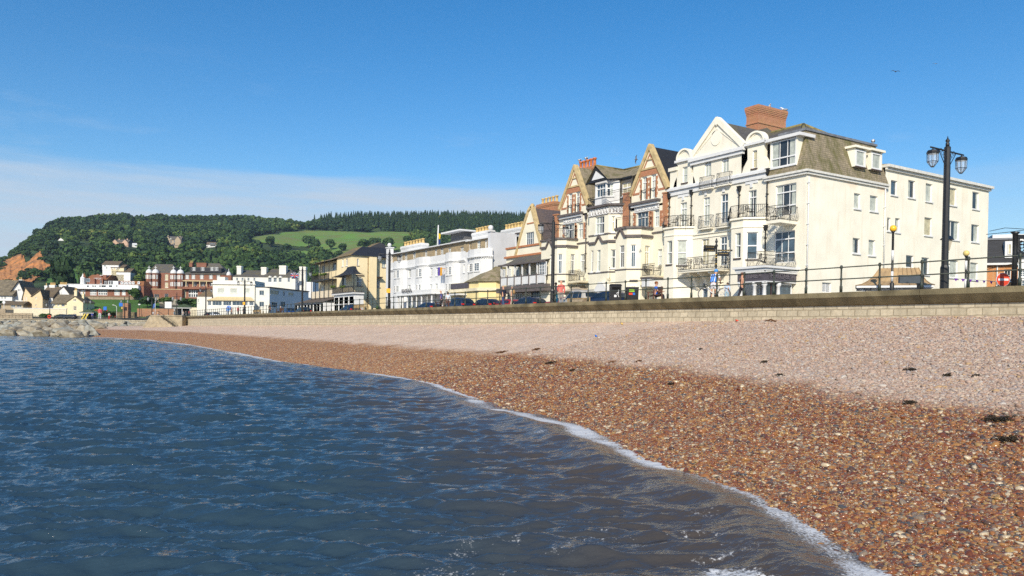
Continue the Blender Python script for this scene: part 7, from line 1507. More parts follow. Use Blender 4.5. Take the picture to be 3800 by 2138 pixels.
# ---------------------------------------------------------------- lamp posts
lampm = mat('lamp_black', (.016, .016, .017), .4, .2, 8, spec=.5)
lglass = bpy.data.materials.new('lantern_glass'); lglass.use_nodes = True; b = lglass.node_tree.nodes['Principled BSDF']; b.inputs['Base Color'].default_value = (.75, .82, .88, 1); b.inputs['Alpha'].default_value = .28; b.inputs['Roughness'].default_value = .1
def lamp_post(label, Y, X=30.45, H=6.05, spike=True, group='tall twin lantern lamp posts along the promenade'):
 o = empty('lamp_post', (X, Y, PROM - .05), label, 'lamp post', group); z = PROM - .05
 mb = MB(); mb.lathe((X, Y, z), [(.16, 0), (.16, .9), (.125, 1.0), (.118, H - .5), (.12, H - .46), (.105, H - .43)], 8, world=True, smooth=False); mb.build('column', lampm, o)
 mb = MB(); mb.lathe((X, Y, z), [(.072, H - .43), (.072, H - .29), (.045, H - .27), (.075, H - .22), (.075, H - .17), (.035, H - .12), (.03, H - .11), (.004, H)], 10, world=True); mb.build('finial', lampm, o)
 mb = MB(); za = z + H - .60; mb.tube([(X - 1.19, Y, za), (X + 1.19, Y, za)], .032, 6, world=True)
 for s in (-1, 1):
  mb.tube([(X + s * .12, Y, za - .62), (X + s * .62, Y, za - .02)], .016, 5, world=True)
  for k in range(3): c = Vector((X + s * (.22 + .12 * k), Y, za - .12 - .1 * (1 - k))); mb.tube([c + Vector((math.cos(a) * .08, 0, math.sin(a) * .08)) for a in np.linspace(0, 6.2, 8)], .01, 4, world=True)
 mb.build('cross_arm', lampm, o)
 for s in (-1, 1):
  lx = X + s * 1.03; mb = MB(); mb.tube([(lx, Y, za), (lx, Y, za - .1)], .022, 5, world=True)
  mb.lathe((lx, Y, za), [(.215, -.24), (.225, -.19), (.19, -.11), (.1, -.09), (.03, -.06)], 8, world=True, smooth=False); la = mb.build('lantern', lampm, o)
  mb = MB(); R1, R2, z1, z2, z3 = .20, .06, -.23, -.54, -.73
  for k in range(8):
   a = 2 * math.pi * (k + .5) / 8; c, s_ = math.cos(a), math.sin(a); mb.tube([(lx + c * R1, Y + s_ * R1, za + z1), (lx + c * R1 * .97, Y + s_ * R1 * .97, za + z2), (lx + c * R2, Y + s_ * R2, za + z3)], .011, 4, world=True)
   a2 = 2 * math.pi * (k + 1.5) / 8; mb.tube([(lx + c * R1 * .97, Y + s_ * R1 * .97, za + z2), (lx + math.cos(a2) * R1 * .97, Y + math.sin(a2) * R1 * .97, za + z2)], .01, 4, world=True)
  mb.lathe((lx, Y, za), [(R2, z3 - .02), (R2, z3 + .02)], 8, world=True); mb.build('lantern_frame', lampm, la)
  mb = MB(); mb.lathe((lx, Y, za), [(R1 * .98, z1), (R1 * .95, z2), (R2, z3)], 8, world=True, smooth=False); mb.build('lantern_glass', lglass, la)
 return o
lps = [16.4, 42.9, 70.8, 99, 130, 162]; ll = ['tallest black lamp post with two hanging glass lanterns, in front of the plain rear block', 'black twin lantern lamp post in front of the veranda house', 'black twin lantern lamp post between the yellow villa and the white bowed hotel', 'black lamp post at the left of the yellow villa by the ribbed lead roof', 'black lamp post in front of the white bend house wide windows', 'black lamp post left of the white bend house lean-to']
for Y_, l_ in zip(lps, ll): lamp_post(l_, Y_)
def far_lamp(px, D, ht, label):
 p = Ppx(px, D); o = empty('lamp_post', p, label, 'lamp post', 'far lamp posts'); mb = MB(); mb.tube([p, p + Vector((0, 0, ht))], [.13, .09], 7, world=True); mb.tube([p + Vector((0, 0, ht)), p + Vector((0, 0, ht + .7))], [.1, .01], 6, world=True); mb.build('column', lampm, o)
 mb = MB(); r_ = Vector((rt2.x, rt2.y, 0)); mb.tube([p - r_ * 1.1 + Vector((0, 0, ht - .6)), p + r_ * 1.1 + Vector((0, 0, ht - .6))], .05, 5, world=True); mb.build('cross_arm', lampm, o)
 for s in (-1, 1): mb = MB(); mb.lathe(tuple(p + r_ * s + Vector((0, 0, ht - 1.6))), [(.08, 0), (.25, .3), (.25, .7), (.1, .95)], 8, world=True, smooth=False); mb.build('lantern', mat('far_lantern', (.30, .31, .30), .4), o)
for a in [(655, 190, 6.5, 'thin black lamp post in front of the red turrets'), (563, 196, 6.5, 'thin black lamp post between the steps and the turreted hotel'), (461, 240, 7, 'black lamp post in front of the sandstone pillar'), (323, 250, 7, 'black lamp post right of the cream cottage chimney'), (184, 236, 5.5, 'black lamp post in front of the white cottage')]: far_lamp(*a)
# victorian street lamp, beacons, road sign, kiosk
def at_px(px, X): p = hit(px, 1100, 0, X); return Vector((X, p.y, G0))
def vic(label, X, px, top):
 p = at_px(px, X); H = hit(px, top, 0, X).z - G0; o = empty('street_lamp', p, label, 'street lamp'); mb = MB(); mb.lathe(tuple(p), [(.14, 0), (.14, .3), (.09, .4), (.09, 1.1), (.05, 1.2), (.04, H - 1.0), (.09, H - .95), (.06, H - .85)], 8, world=True); mb.tube([p + Vector((-.3, 0, H - 1.5)), p + Vector((.3, 0, H - 1.5))], .02, 5, world=True); mb.build('column', mat('lamp_bronze', (.10, .075, .05), .5), o)
 mb = MB(); mb.lathe(tuple(p), [(.12, H - .85), (.24, H - .32)], 4, world=True, smooth=False); mb.build('lantern_glass', mat('cream_glass', (.72, .62, .45), .3), o)
 mb = MB(); mb.lathe(tuple(p), [(.33, H - .33), (.30, H - .28), (.1, H - .1), (.07, H), (.01, H + .08)], 4, world=True, smooth=False); mb.build('lantern_roof', lampm, o)
vic('slim bronze street lamp with tapered glass lantern beside the tallest lamp post', 38.0, 3510, 866)
og = bpy.data.materials.new('amber_globe'); og.use_nodes = True; b = og.node_tree.nodes['Principled BSDF']; b.inputs['Base Color'].default_value = (.92, .50, .03, 1); b.inputs['Roughness'].default_value = .3
for (px, X, top, lb, m) in [(3309, 36.7, 837, 'zebra crossing beacon with orange globe in front of the cream side wall', og), (3582, 44.8, 930, 'pale yellow globe crossing beacon half hidden behind a railing post', mat('pale_globe', (.80, .62, .22), .35))]:
 p = at_px(px, X); H = hit(px, top, 0, X).z - G0; o = empty('crossing_beacon', p, lb, 'beacon'); mb = MB(); mb.ball(tuple(p + Vector((0, 0, H - .16))), .17, 16, world=True); mb.build('globe', m, o)
 mb = MB(); mb.lathe(tuple(p), [(.1, 0), (.1, .9), (.055, .95), (.055, H - .38), (.085, H - .34), (.1, H - .3)], 10, world=True); mb.build('pole', iron, o)
 mb = MB()
 for z0 in (1.0, 2.05): mb.lathe(tuple(p), [(.058, z0), (.058, z0 + .5)], 10, world=True)
 mb.build('white_bands', white, o)
def round_sign(name, label, p, r, H, m, extra, rz=None, board=None):
 rz = R(-YAW) if rz is None else rz; f = Fr(p.x, p.y, math.degrees(rz)); o = empty(name, p, label, 'sign'); mb = MB(f); mb.tube([(0, .06, p.z), (0, .06, p.z + H)], .04, 6); mb.build('post', mat('grey_pole', (.13, .13, .13), .5), o)
 pts = [(math.cos(a) * r, p.z + H - r + math.sin(a) * r) for a in np.linspace(0, 2 * math.pi, 25)[:-1]]; mb = MB(f); mb.prism([(x * 1.06, (z - (p.z + H - r)) * 1.06 + p.z + H - r) for x, z in pts], -.01, .02); mb.build('rim', white, o); mb = MB(f); mb.prism(pts, -.025, -.011); mb.build('disc', m, o)
 extra(f, o, p.z + H - r); return o
p = at_px(3720, 38.5); H = hit(3720, 1014, 0, 38.5).z - G0; rd = mat('sign_red', (.70, .07, .03), .45)
round_sign('no_entry_sign', 'round red no entry sign with white bar at the right end', p, .30, H, rd, lambda f, o, z: slab(f, o, 'bar', white, -.24, .24, -.04, -.026, z - .05, z + .05))
p = Ppx(848, 190, G0 - .5); blue = mat('sign_blue', (.03, .17, .62), .45)
def arrows(f, o, z):
 mb = MB(f)
 for k in range(3): a0 = k * 2.094 + .3; mb.tube([(math.cos(a) * .32, -.05, z + math.sin(a) * .32) for a in np.linspace(a0, a0 + 1.4, 6)], .07, 4)
 mb.build('arrows', white, o)
round_sign('roundabout_sign', 'round blue roundabout sign with white arrows before the white bend house', p, .58, 3.6, blue, arrows)
# fingerpost
p = at_px(2655, 31.6); zt = hit(2657, 884, 0, 31.6).z; fpo = empty('fingerpost', p, 'black and gold town fingerpost rising behind the cyclist', 'signpost'); mb = MB(); mb.lathe(tuple(p), [(.07, 0), (.07, .8), (.045, .9), (.045, zt - G0 - .5), (.09, zt - G0 - .42), (.03, zt - G0 - .3), (.08, zt - G0 - .2), (.01, zt - G0)], 10, world=True); mb.build('column', lampm, fpo)
gold = mat('gold_paint', (.62, .42, .10), .4); mb = MB();
for z in (1.6, 2.0, 2.35, 2.5): mb.lathe(tuple(p), [(.052, z), (.052, z + .04)], 10, world=True)
mb.build('gold_bands', gold, fpo)
f = Fr(p.x, p.y, -YAW); zf = lambda y: hit(2655, y, 0, 31.6).z
for (s0, s1, y0, y1, ang) in [(-.72, -.06, 912, 925, 12), (-.70, -.06, 916 + 8, 935, 0), (.06, .85, 927, 933, -8), (.06, .72, 935, 947, 0), (.06, .70, 941, 950, 4)]:
 ff = f.sub(0, 0, ang); mb = MB(ff); mb.box(s0, s1, -.02, .02, zf(y1), zf(y0)); fi = mb.build('finger', lampm, fpo); z0, z1 = zf(y1), zf(y0)
 mb = MB(ff); pass
 for i in range(5): a = s0 + (s1 - s0) * (.15 + i * .15); mb.box(a, a + (s1 - s0) * .1, -.026, -.021, (z0 + z1) / 2 - .008, (z0 + z1) / 2 + .008)
 mb.build('gold_lettering', gold, fi)
# kiosk with copper tent roof
kb = at_px(3164, 37.2); kq = hit(3450, 1050, 0, 37.2); FKk = Fr(37.2, 0, -90);
s0, s1 = FKk.px(3170, 1050)[0], FKk.px(3455, 1057)[0]
D_k = 3.2; FKs = Fr(36.6, -FKk.px(3175, 1050)[0], 0)
FQ = FD(3170, 42, -24); q1 = FQ.px(3468, 1057)[0]; ze_ = FQ.px(3300, 1060)[1]; zt_ = FQ.px(3320, 996, 1.5)[1]; a_, b_ = FQ.px(3264, 996, 1.5)[0], FQ.px(3408, 996, 1.5)[0]
kio = empty('tent_roof_shelter', FQ.w(q1 / 2, 1.5, 0), 'low white kiosk with a swept copper coloured tent roof behind the railing', 'kiosk'); cop = mat('copper_roof', (.42, .29, .15), .55, .2, 2, .2, 8, col2=(.27, .19, .11))
mb = MB(FQ); prv = None
for (u, v) in [(0, 0), (.25, .08), (.5, .26), (.75, .56), (.92, .86), (1, 1)]:
 z = ze_ + (zt_ - ze_) * v; cur = [(0 + a_ * u, 1.5 * u - .2, z), (q1 + (b_ - q1) * u, 1.5 * u - .2, z), (q1 + (b_ - q1) * u, 3.2 - 1.5 * u, z), (a_ * u, 3.2 - 1.5 * u, z)]
 if prv: mb.add([*prv, *cur], [(0, 1, 5, 4), (1, 2, 6, 5), (2, 3, 7, 6), (3, 0, 4, 7)])
 prv = cur
mb.add(prv, [(0, 1, 2, 3)]); mb.build('tent_roof', cop, kio)
mb = MB(FQ)
for i in range(11):
 k = i / 10; pts = []
 for (u, v) in [(0, 0), (.25, .08), (.5, .26), (.75, .56), (.92, .86), (1, 1)]: x0 = a_ * u; x1 = q1 + (b_ - q1) * u; pts.append((x0 + (x1 - x0) * k, 1.5 * u - .22, ze_ + (zt_ - ze_) * v + .015))
 mb.tube(pts, .02, 4)
mb.build('roof_seams', cop, kio); slab(FQ, kio, 'fascia', white, .05, q1 - .05, -.25, 3.2, ze_ - .12, ze_ - .01); slab(FQ, kio, 'wall', white, .8, q1 - .7, .3, 2.8, G0 - .2, ze_ - .12)
mb = MB(FQ); mb.tube([(.1, -.1, ze_ - .1), (1.0, .28, ze_ - .6)], .05, 5); mb.build('bracket', white, kio)
p = at_px(3390, 37.0); f = Fr(p.x, p.y, -YAW); o = empty('dark_sign_board', p, 'dark square notice board on a post in front of the copper tent roof', 'sign'); slab(f, o, 'post', lampm, .25, .5, 0, .2, G0, hit(3390, 1020, 0, 37).z); mb = MB(f); mb.box(-.75, .35, -.1, .05, hit(3390, 1052, 0, 37).z, hit(3390, 1022, 0, 37).z); mb.build('board', mat('slate_sign', (.07, .085, .10), .6), o)
# houses at the right end
rb = empty('black_mansard_house', (86, 30, G0), 'orange brick house with black slate mansard and white dormer at the right edge', 'house'); FRb = FD(3640, 78, -22); X9 = lambda a, y, d=0: FRb.px(a, y, d)
x1 = X9(3778, 1000)[0]; ob = bricky('right_orange_brick', (.62, .26, .09), (.54, .21, .08), (.5, .35, .2), .23, .08, .012, .85)
fa = Facade(FRb, rb); fa.win(3726, 3752, 1000, 1044, look='d', bars=(2, 2), sill=True); fa.finish([(0, G0), (x1, G0), (x1, X9(3720, 985)[1]), (0, X9(3720, 985)[1])], ob)
ze9 = X9(3720, 984)[1]; zt9 = X9(3720, 886)[1]; slab(FRb, rb, 'eaves', white, -.2, x1 + .2, -.4, 0, ze9, ze9 + .2); mb = MB(FRb); mb.frus(-.1, x1 + .3, -.3, 9, ze9 + .2, -.1, x1 + .3, 1.0, 8, zt9); mb.build('mansard_roof', slate_d, rb)
slab(FRb, rb, 'roof_flashing', lead, -.1, x1 + .3, .9, 1.3, zt9, zt9 + .18); h = FRb.rect(3738, 3752, 906, 945); slab(FRb, rb, 'dormer', white, X9(3728, 920)[0], X9(3765, 920)[0], -.2, 2, X9(3740, 958)[1], X9(3740, 896)[1]); make_window(FRb.sub(0, -.2), rb, h, d=-.05, look='k', sill=False, fm=white)
slab(FRb, rb, 'roof_box', white, X9(3706, 870)[0], X9(3830, 870)[0], 3, 6, zt9, X9(3740, 870, 3)[1]); pipe(FRb, rb, 3701, 985, 1075, white, False, .06)
wr = empty('white_corner_house', (84, 20, G0), 'white house with sash windows at the far right edge behind the railing', 'house'); FWr = FD(3772, 70, -30); fa = Facade(FWr, wr); fa.win(3784, 3812, 1002, 1028, look='b', bars=(3, 3)); fa.win(3790, 3830, 1040, 1062, look='b', bars=(3, 2)); xx = FWr.px(3900, 1000)[0]; fa.finish([(0, G0), (xx, G0), (xx, FWr.px(3790, 955)[1]), (0, FWr.px(3790, 955)[1])], wh); mb = MB(FWr); mb.frus(-.3, xx, -.3, 6, FWr.px(3790, 955)[1], 0, xx, 2, 5, FWr.px(3790, 935)[1]); mb.build('roof', slate_d, wr)
# ironwork screen at the right edge
p = at_px(3762, 37.5); f = Fr(p.x, p.y, -YAW); zt = hit(3762, 862, 0, 37.5).z; z2 = hit(3762, 935, 0, 37.5).z; o = empty('ironwork_shelter', p, 'black ornamental ironwork shelter front cut by the right edge', 'shelter'); mb = MB(f); mb.lathe((0, 0, 0), [(.12, G0), (.10, z2), (.11, zt - .1), (.2, zt)], 8); mb.lathe((3.2, 0, 0), [(.12, G0), (.11, zt)], 8); mb.build('column', lampm, o)
mb = MB(f); mb.box(.1, 3.2, -.05, .05, zt - .3, zt - .12); mb.box(.1, 3.2, -.05, .05, z2 - .12, z2)
n = 9
for i in range(n):
 for j in range(3):
  cx_ = .3 + i * .34; cz_ = z2 + .18 + j * (zt - z2 - .5) / 2.6; mb.tube([(cx_ + math.cos(a) * .15, 0, cz_ + math.sin(a) * .17) for a in np.linspace(0, 6.2, 8)], .03, 4)
mb.build('lattice', lampm, o)
# bunting
bt_m = mat('purple_flag', (.20, .03, .42), .8); bl = [hit(3540, 1033, 0, 40), hit(3620, 1038, 0, 40), hit(3700, 1046, 0, 39.5), hit(3790, 1034, 0, 39)]
o = empty('bunting', tuple(bl[1]), 'string of small purple pennants hanging before the right hand houses', 'bunting'); mb = MB(); mb.tube(bl, .012, 4, world=True); mb.build('cord', white, o)
for i in range(9): k = i / 9 * 3; a = int(k); q = bl[a].lerp(bl[a + 1], k - a); d_ = (bl[a + 1] - bl[a]).normalized(); mb = MB(); mb.add([q, q + d_ * .2, q + d_ * .1 + Vector((0, 0, -.15))], [(0, 1, 2)], world=True); mb.build('pennant', bt_m, o)
wires = [(hit(3672, 858, 0, 60), hit(3730, 846, 0, 60), hit(3830, 852, 0, 60)), (hit(3660, 870, 0, 58), hit(3740, 862, 0, 58), hit(3830, 850, 0, 58)), (hit(3662, 1000, 0, 50), hit(3730, 985, 0, 50), hit(3830, 968, 0, 50))]
o = empty('overhead_wires', tuple(wires[0][0]), 'thin overhead wires running right from the rear block corner', 'wires')
for w_ in wires: mb = MB(); mb.tube(list(w_), .02, 4, world=True); mb.build('wire', iron, o)
# ---------------------------------------------------------------- bins and benches
binm = mat('bin_black', (.020, .020, .022), .45, .15, 5)
def litter_bin(px, X, lb, kind):
 p = at_px(px, X); f = Fr(p.x, p.y, -YAW); o = empty('litter_bin', p, lb, 'litter bin', None);
 if kind: mb = MB(f); mb.frus(-.36, .36, -.35, .35, G0, -.36, .36, -.35, .35, G0 + 1.3); mb.frus(-.4, .4, -.39, .39, G0 + 1.3, -.34, .34, -.3, .3, G0 + 1.42); mb.build('body', binm, o); slab(f, o, 'slot', mat('slot_black', (.004, .004, .004), .9), -.26, .26, -.37, -.3, G0 + 1.05, G0 + 1.22)
 else: mb = MB(f); mb.frus(-.36, .36, -.35, .35, G0, -.38, .38, -.37, .37, G0 + 1.1); mb.frus(-.4, .4, -.39, .39, G0 + 1.1, -.38, .38, -.36, .36, G0 + 1.18); mb.build('body', binm, o)
 if kind:
  mb = MB(f); mb.ball((.17, -.36, G0 + .98), .045, 8); mb.tube([(.17, -.365, G0 + .92), (.13, -.365, G0 + .72), (.2, -.365, G0 + .55)], .025, 4); mb.tube([(.16, -.365, G0 + .88), (.02, -.365, G0 + .78)], .02, 4); mb.box(-.12, .04, -.37, -.355, G0 + .55, G0 + .7); mb.build('litter_symbol', white, o)
 else:
  slab(f, o, 'green_label', mat('label_green', (.35, .65, .05), .5), -.24, .1, -.385, -.36, G0 + .86, G0 + 1.02); slab(f, o, 'red_label', rd, -.26, -.02, -.385, -.36, G0 + .66, G0 + .8); slab(f, o, 'blue_label', blue, -.0, .14, -.385, -.36, G0 + .66, G0 + .8)
litter_bin(2283, 33.2, 'tall black litter bin with white person symbol', True); litter_bin(2345, 33.4, 'shorter black bin with green and red labels', False)
wood = mat('bench_wood', (.13, .055, .035), .6, .25, 6); slatw = mat('slat_wood', (.42, .30, .15), .7, .2, 6)
def bench(px, X, lb, m=wood, rz=90, w_=1.7, D=None, z=None, low=0):
 p = at_px(px, X) if D is None else Ppx(px, D, z if z is not None else G0 - .3); o = empty('bench', p, lb, 'bench', rz=0); f = Fr(p.x, p.y, rz); h = w_ / 2; z = p.z - low; mb = MB(f)
 for i in range(5): mb.box(-h, h, -.42 + i * .1, -.34 + i * .1, z + .43, z + .46)
 mb.build('seat', m, o); mb = MB(f); mb.box(-h, h, .04, .09, z + .86, z + .94); mb.box(-h, h, .04, .08, z + .55, z + .6)
 n = int(w_ / .12)
 for i in range(n): a = -h + .04 + (w_ - .1) * i / (n - 1); mb.box(a - .02, a + .02, .05, .08, z + .6, z + .86)
 mb.build('backrest', m, o)
 for s in (-1, 1):
  mb = MB(f); mb.box(s * h - .04, s * h + .04, .03, .1, z, z + .95); mb.box(s * h - .04, s * h + .04, -.45, -.38, z, z + .66); mb.build('leg', m, o)
  mb = MB(f); mb.box(s * h - .045, s * h + .045, -.48, .06, z + .66, z + .70); mb.build('armrest', m, o)
 return p, f
bp, bf = bench(2441, 31.7, 'dark wooden bench where the person in a blue shirt sits', rz=-122)
bench(2150, 32.0, 'pale slatted bench back showing in front of the silver estate car', slatw, rz=90, w_=2.4, low=.42); bench(1648, 32.0, 'dark bench beside the person in a purple sweater', rz=-90, w_=1.6)
bench(1335, 33, 'pale slatted bench in front of the yellow villa side wall', slatw, rz=90, w_=3.2); bench(955, 33, 'low bench with pale slats near the white bend house', slatw, rz=90, w_=5); bench(1045, 31.6, 'dark bench under the lamp post left of the yellow villa', rz=-90, w_=1.8)
# ---------------------------------------------------------------- cars on the road
tyre = mat('tyre', (.015, .015, .015), .9); cglass = glassy('car_glass', (.02, .03, .04), .05); tail = mat('tail_light', (.65, .03, .02), .25)
def car(X, px, lb, col, rz=90, est=True, name='parked_car', D=None, z=None, H=1.5, grp='cars parked on the seafront road'):
 p = Vector((X, hit(px, 1100, 0, X).y, G0 - .13)) if D is None else Ppx(px, D, z); m = bpy.data.materials.get('car_%s' % col[0]) or None
 if m is None:
  m = mat('car_' + col[0], col[1], .38, .05, 2, spec=.6); m.node_tree.nodes['Principled BSDF'].inputs['Coat Weight'].default_value = .25
 o = empty(name, p, lb, 'car', grp); f = Fr(p.x, p.y, rz); k = H / 1.5; z0 = p.z
 # cross sections along the length: (s, half width low, half width top, z bottom, z waist, z roof)
 secs = [(-2.15, .72, .25, .50, .50 * k), (-2.1, .82, .22, .72, .74 * k), (-1.7, .88, .2, .92, .98 * k), (-.95, .9, .2, .95, 1.02 * k), (-.35, .9, .2, .95, 1.44 * k), (.3, .9, .2, .95, 1.5 * k), (1.3, .9, .2, .96, (1.47 if est else 1.3) * k), (1.85, .88, .2, .96, (1.30 if est else 1.02) * k), (2.1, .84, .25, .9, .95 * k), (2.18, .76, .3, .7, .72 * k)]
 mb = MB(f); P = []
 for (s, hw, zb, zw, zr) in secs:
  t_ = hw * (.76 if zr > zw + .15 else .9); P.append([(s, -hw, z0 + zb), (s, -hw * 1.0, z0 + zw * .75), (s, -hw * .97, z0 + zw), (s, -t_, z0 + max(zr - .06, zw)), (s, -t_ * .82, z0 + zr), (s, t_ * .82, z0 + zr), (s, t_, z0 + max(zr - .06, zw)), (s, hw * .97, z0 + zw), (s, hw, z0 + zw * .75), (s, hw, z0 + zb)])
 vs = [q for r_ in P for q in r_]; n = 10; fs = [(i * n + j, i * n + j + 1, (i + 1) * n + j + 1, (i + 1) * n + j) for i in range(len(P) - 1) for j in range(n - 1)] + [(i * n + 9, i * n, (i + 1) * n, (i + 1) * n + 9) for i in range(len(P) - 1)]
 mb.add(vs, fs + [tuple(range(n)), tuple(range((len(P) - 1) * n, len(P) * n))[::-1]], smooth=True); body = mb.build('body', m, o)
 for s in (-1, 1):
  mb = MB(f)
  for (a, b) in ((-.75, .25), (.33, 1.22), (1.28, 1.72)):
   za, zb_ = z0 + .98, z0 + 1.36 * k; q = .16; mb.add([(a, s * .885, za), (b, s * .885, za), (b - (.1 if b > 1.3 else 0), s * .735, zb_ - (.08 if b > 1.3 else 0)), (a + (.5 if a < -.5 else 0), s * .735, zb_)], [(0, 1, 2, 3)])
  mb.build('side_windows', cglass, body)
 mb = MB(f); mb.add([(-.98, -.72, z0 + 1.03 * k), (-.98, .72, z0 + 1.03 * k), (-.38, .6, z0 + 1.43 * k), (-.38, -.6, z0 + 1.43 * k)], [(0, 1, 2, 3)]); mb.build('windscreen', cglass, body)
 mb = MB(f); zq = 1.27 if est else 1.03; mb.add([(2.13, -.66, z0 + 1.0 * k), (2.13, .66, z0 + 1.0 * k), (1.87, .55, z0 + (zq + .01) * k), (1.87, -.55, z0 + (zq + .01) * k)], [(0, 1, 2, 3)]); mb.build('rear_window', cglass, body)
 for s in (-1, 1):
  mb = MB(f); mb.box(2.02, 2.17, s * .66 - .14, s * .66 + .14, z0 + .84, z0 + .98); mb.build('tail_light', tail, o)
  for a in (-1.35, 1.35): mb = MB(f.sub(a, 0)); mb.tube([(0, s * .68, z0 + .32), (0, s * .9, z0 + .32)], .32, 14); w_ = mb.build('wheel', tyre, o); mb = MB(f.sub(a, 0)); mb.tube([(0, s * .9, z0 + .32), (0, s * .915, z0 + .32)], .19, 10); mb.build('rim', mat('rim_silver', (.4, .4, .42), .3, metal=.8), w_)
  mb = MB(f); mb.ball((-.75, s * 1.0, z0 + 1.0), .1, 6); mb.build('mirror', m, o)
  if est: mb = MB(f); mb.tube([(-.2, s * .6, z0 + 1.53 * k), (1.3, s * .6, z0 + 1.52 * k)], .02, 5); mb.build('roof_rail', MATS['rim_silver'], o)
 return o
silver = ('silver', (.40, .38, .34)); navy_c = ('navy', (.012, .018, .04)); bl_c = ('blue', (.008, .018, .05)); red_c = ('red', (.28, .02, .02)); blk = ('black', (.015, .016, .02)); wht = ('white', (.7, .7, .7))
car(38.2, 2150, 'silver estate car with red tail lights behind the couple at the railing', silver, rz=-97, H=1.7); car(37.9, 2252, 'dark blue car left of the tall litter bin', bl_c, rz=-90, H=1.42)
car(40.0, 2098, 'red car showing between the couple and the silver estate', red_c, rz=-90, H=1.3); car(40.5, 1960, 'dark car roof right of the person with the backpack', navy_c, rz=-90)
car(38.0, 1702, 'dark blue hatchback in front of the white bowed hotel', bl_c, rz=-90, H=1.6); car(39.8, 1800, 'navy car roof in front of the yellow pavilion', navy_c, rz=-90, H=1.5)
car(40.5, 1880, 'red car roof between the two walking people', red_c, rz=-90, H=1.4); car(40.0, 1590, 'low blue car roof right of the palm plants', bl_c, rz=-90, H=1.4); car(39.0, 1300, 'blue car in front of the white bay under the tented canopy', bl_c, rz=-90, H=1.5)
car(38.2, 1078, 'bright blue car beneath the ribbed lead roof', ('bright_blue', (.012, .04, .14)), rz=90); car(38.2, 1125, 'black car beneath the ribbed lead roof', blk, rz=-90)
car(0, 18 + 210, 'black car parked in front of the cream cottage', blk, rz=-YAW, D=255, z=3.9, grp='cars parked at the far end'); car(0, 258, 'second black car parked against the cream cottage gable', blk, rz=-YAW, D=254, z=3.9, grp='cars parked at the far end')
car(38.4, 800, 'white car among the people before the white bend house', wht, rz=90); car(38.4, 775, 'dark car beside the lamp post before the white bend house', blk, rz=-90)
# ---------------------------------------------------------------- balcony chairs
def make_chair():
 o = empty('balcony_chair', (0, 0, 0), 'x', 'chair', 'black iron chairs on the hotel balconies'); r = .017
 mb = MB(); mb.plan([(-.22, -.22), (.22, -.22), (.25, .2), (-.25, .2)], .42, .45); mb.build('seat', iron, o)
 mb = MB(); pts = [(-.23, .21, .44), (-.27, .27, .7), (-.22, .31, .88), (-.1, .33, .96), (.1, .33, .96), (.22, .31, .88), (.27, .27, .7), (.23, .21, .44)]; mb.tube(pts, r * 1.2, 6)
 for k in range(3): mb.tube([(math.cos(a) * (.05 + .05 * k), .27 + .02 * k, .68 + math.sin(a) * (.06 + .07 * k)) for a in np.linspace(0, 6.2, 9)], .011, 4)
 for x in (-.12, .0, .12): mb.tube([(x, .21, .45), (x * .8, .31, .95)], .011, 4)
 mb.build('backrest', iron, o)
 for x, y in ((-.2, -.2), (.2, -.2), (-.22, .2), (.22, .2)): mb = MB(); mb.tube([(x, y, .43), (x * 1.15, y * 1.2, 0)], r, 5); mb.build('leg', iron, o)
 for s in (-1, 1): mb = MB(); mb.tube([(s * .26, .26, .66), (s * .29, 0, .68), (s * .27, -.2, .64), (s * .22, -.2, .44)], r, 5); mb.build('armrest', iron, o)
 return o
ch0 = make_chair(); first = [True]
def put_chair(px, X, z, rz, lb, tilt=0):
 o = ch0 if first[0] else copy_tree(ch0); first[0] = False; y = hit(px, 900, 0, X).y; o.location = (X, y, z); o.rotation_euler = (R(tilt), 0, R(rz)); o['label'] = lb
lg = XF
zb, zb1, zb2, z2, pz = HZ
for a in [(2552, lg - .8, zb + .07, 200, 'black iron chair at the left of the long first floor balcony', 0), (2587, lg - .8, zb + .07, 130, 'second iron chair from the left on the long first floor balcony', 0), (2618, lg - .6, zb + .07, 60, 'third iron chair from the left on the long first floor balcony', 0), (2641, lg - .8, zb + .07, 190, 'fourth iron chair, behind the fingerpost on the long balcony', 0), (2693, lg - .8, zb + .07, 260, 'iron chair at the right end of the long first floor balcony', 0),
          (2500, lg - .75, zb1 + .16, 250, 'left iron chair on the roof of the left bay', 0), (2537, lg - .75, zb1 + .16, 110, 'right iron chair on the roof of the left bay', 0),
          (2748, lg - .75, zb2 + .16, 150, 'left iron chair on the roof of the right bay', 0), (2784, lg - .7, zb2 + .16, 10, 'right iron chair on the roof of the right bay', 0),
          (2872, lg - .9, z2 + .02, 160, 'left iron chair on the upper corner balcony', 0), (2918, lg - .9, z2 + .02, 120, 'right iron chair on the upper corner balcony', 0),
          (2822, lg - 1.6, pz + .12, 60, 'iron chair tipped forward at the left on the porch roof', 22), (2890, lg - 1.5, pz + .12, 40, 'iron chair tipped forward at the right on the porch roof', 22),
          (2400, lg - .7, rb3[2] + .02, 100, 'left dark chair on the balcony beside the hotel left bay', 0), (2440, lg - .7, rb3[2] + .02, 200, 'right dark chair on the balcony beside the hotel left bay', 0),
          (2160, lg - .7, rb1[2] + .02, 150, 'dark chair on the small balcony above the silver estate', 0)]: put_chair(*a)
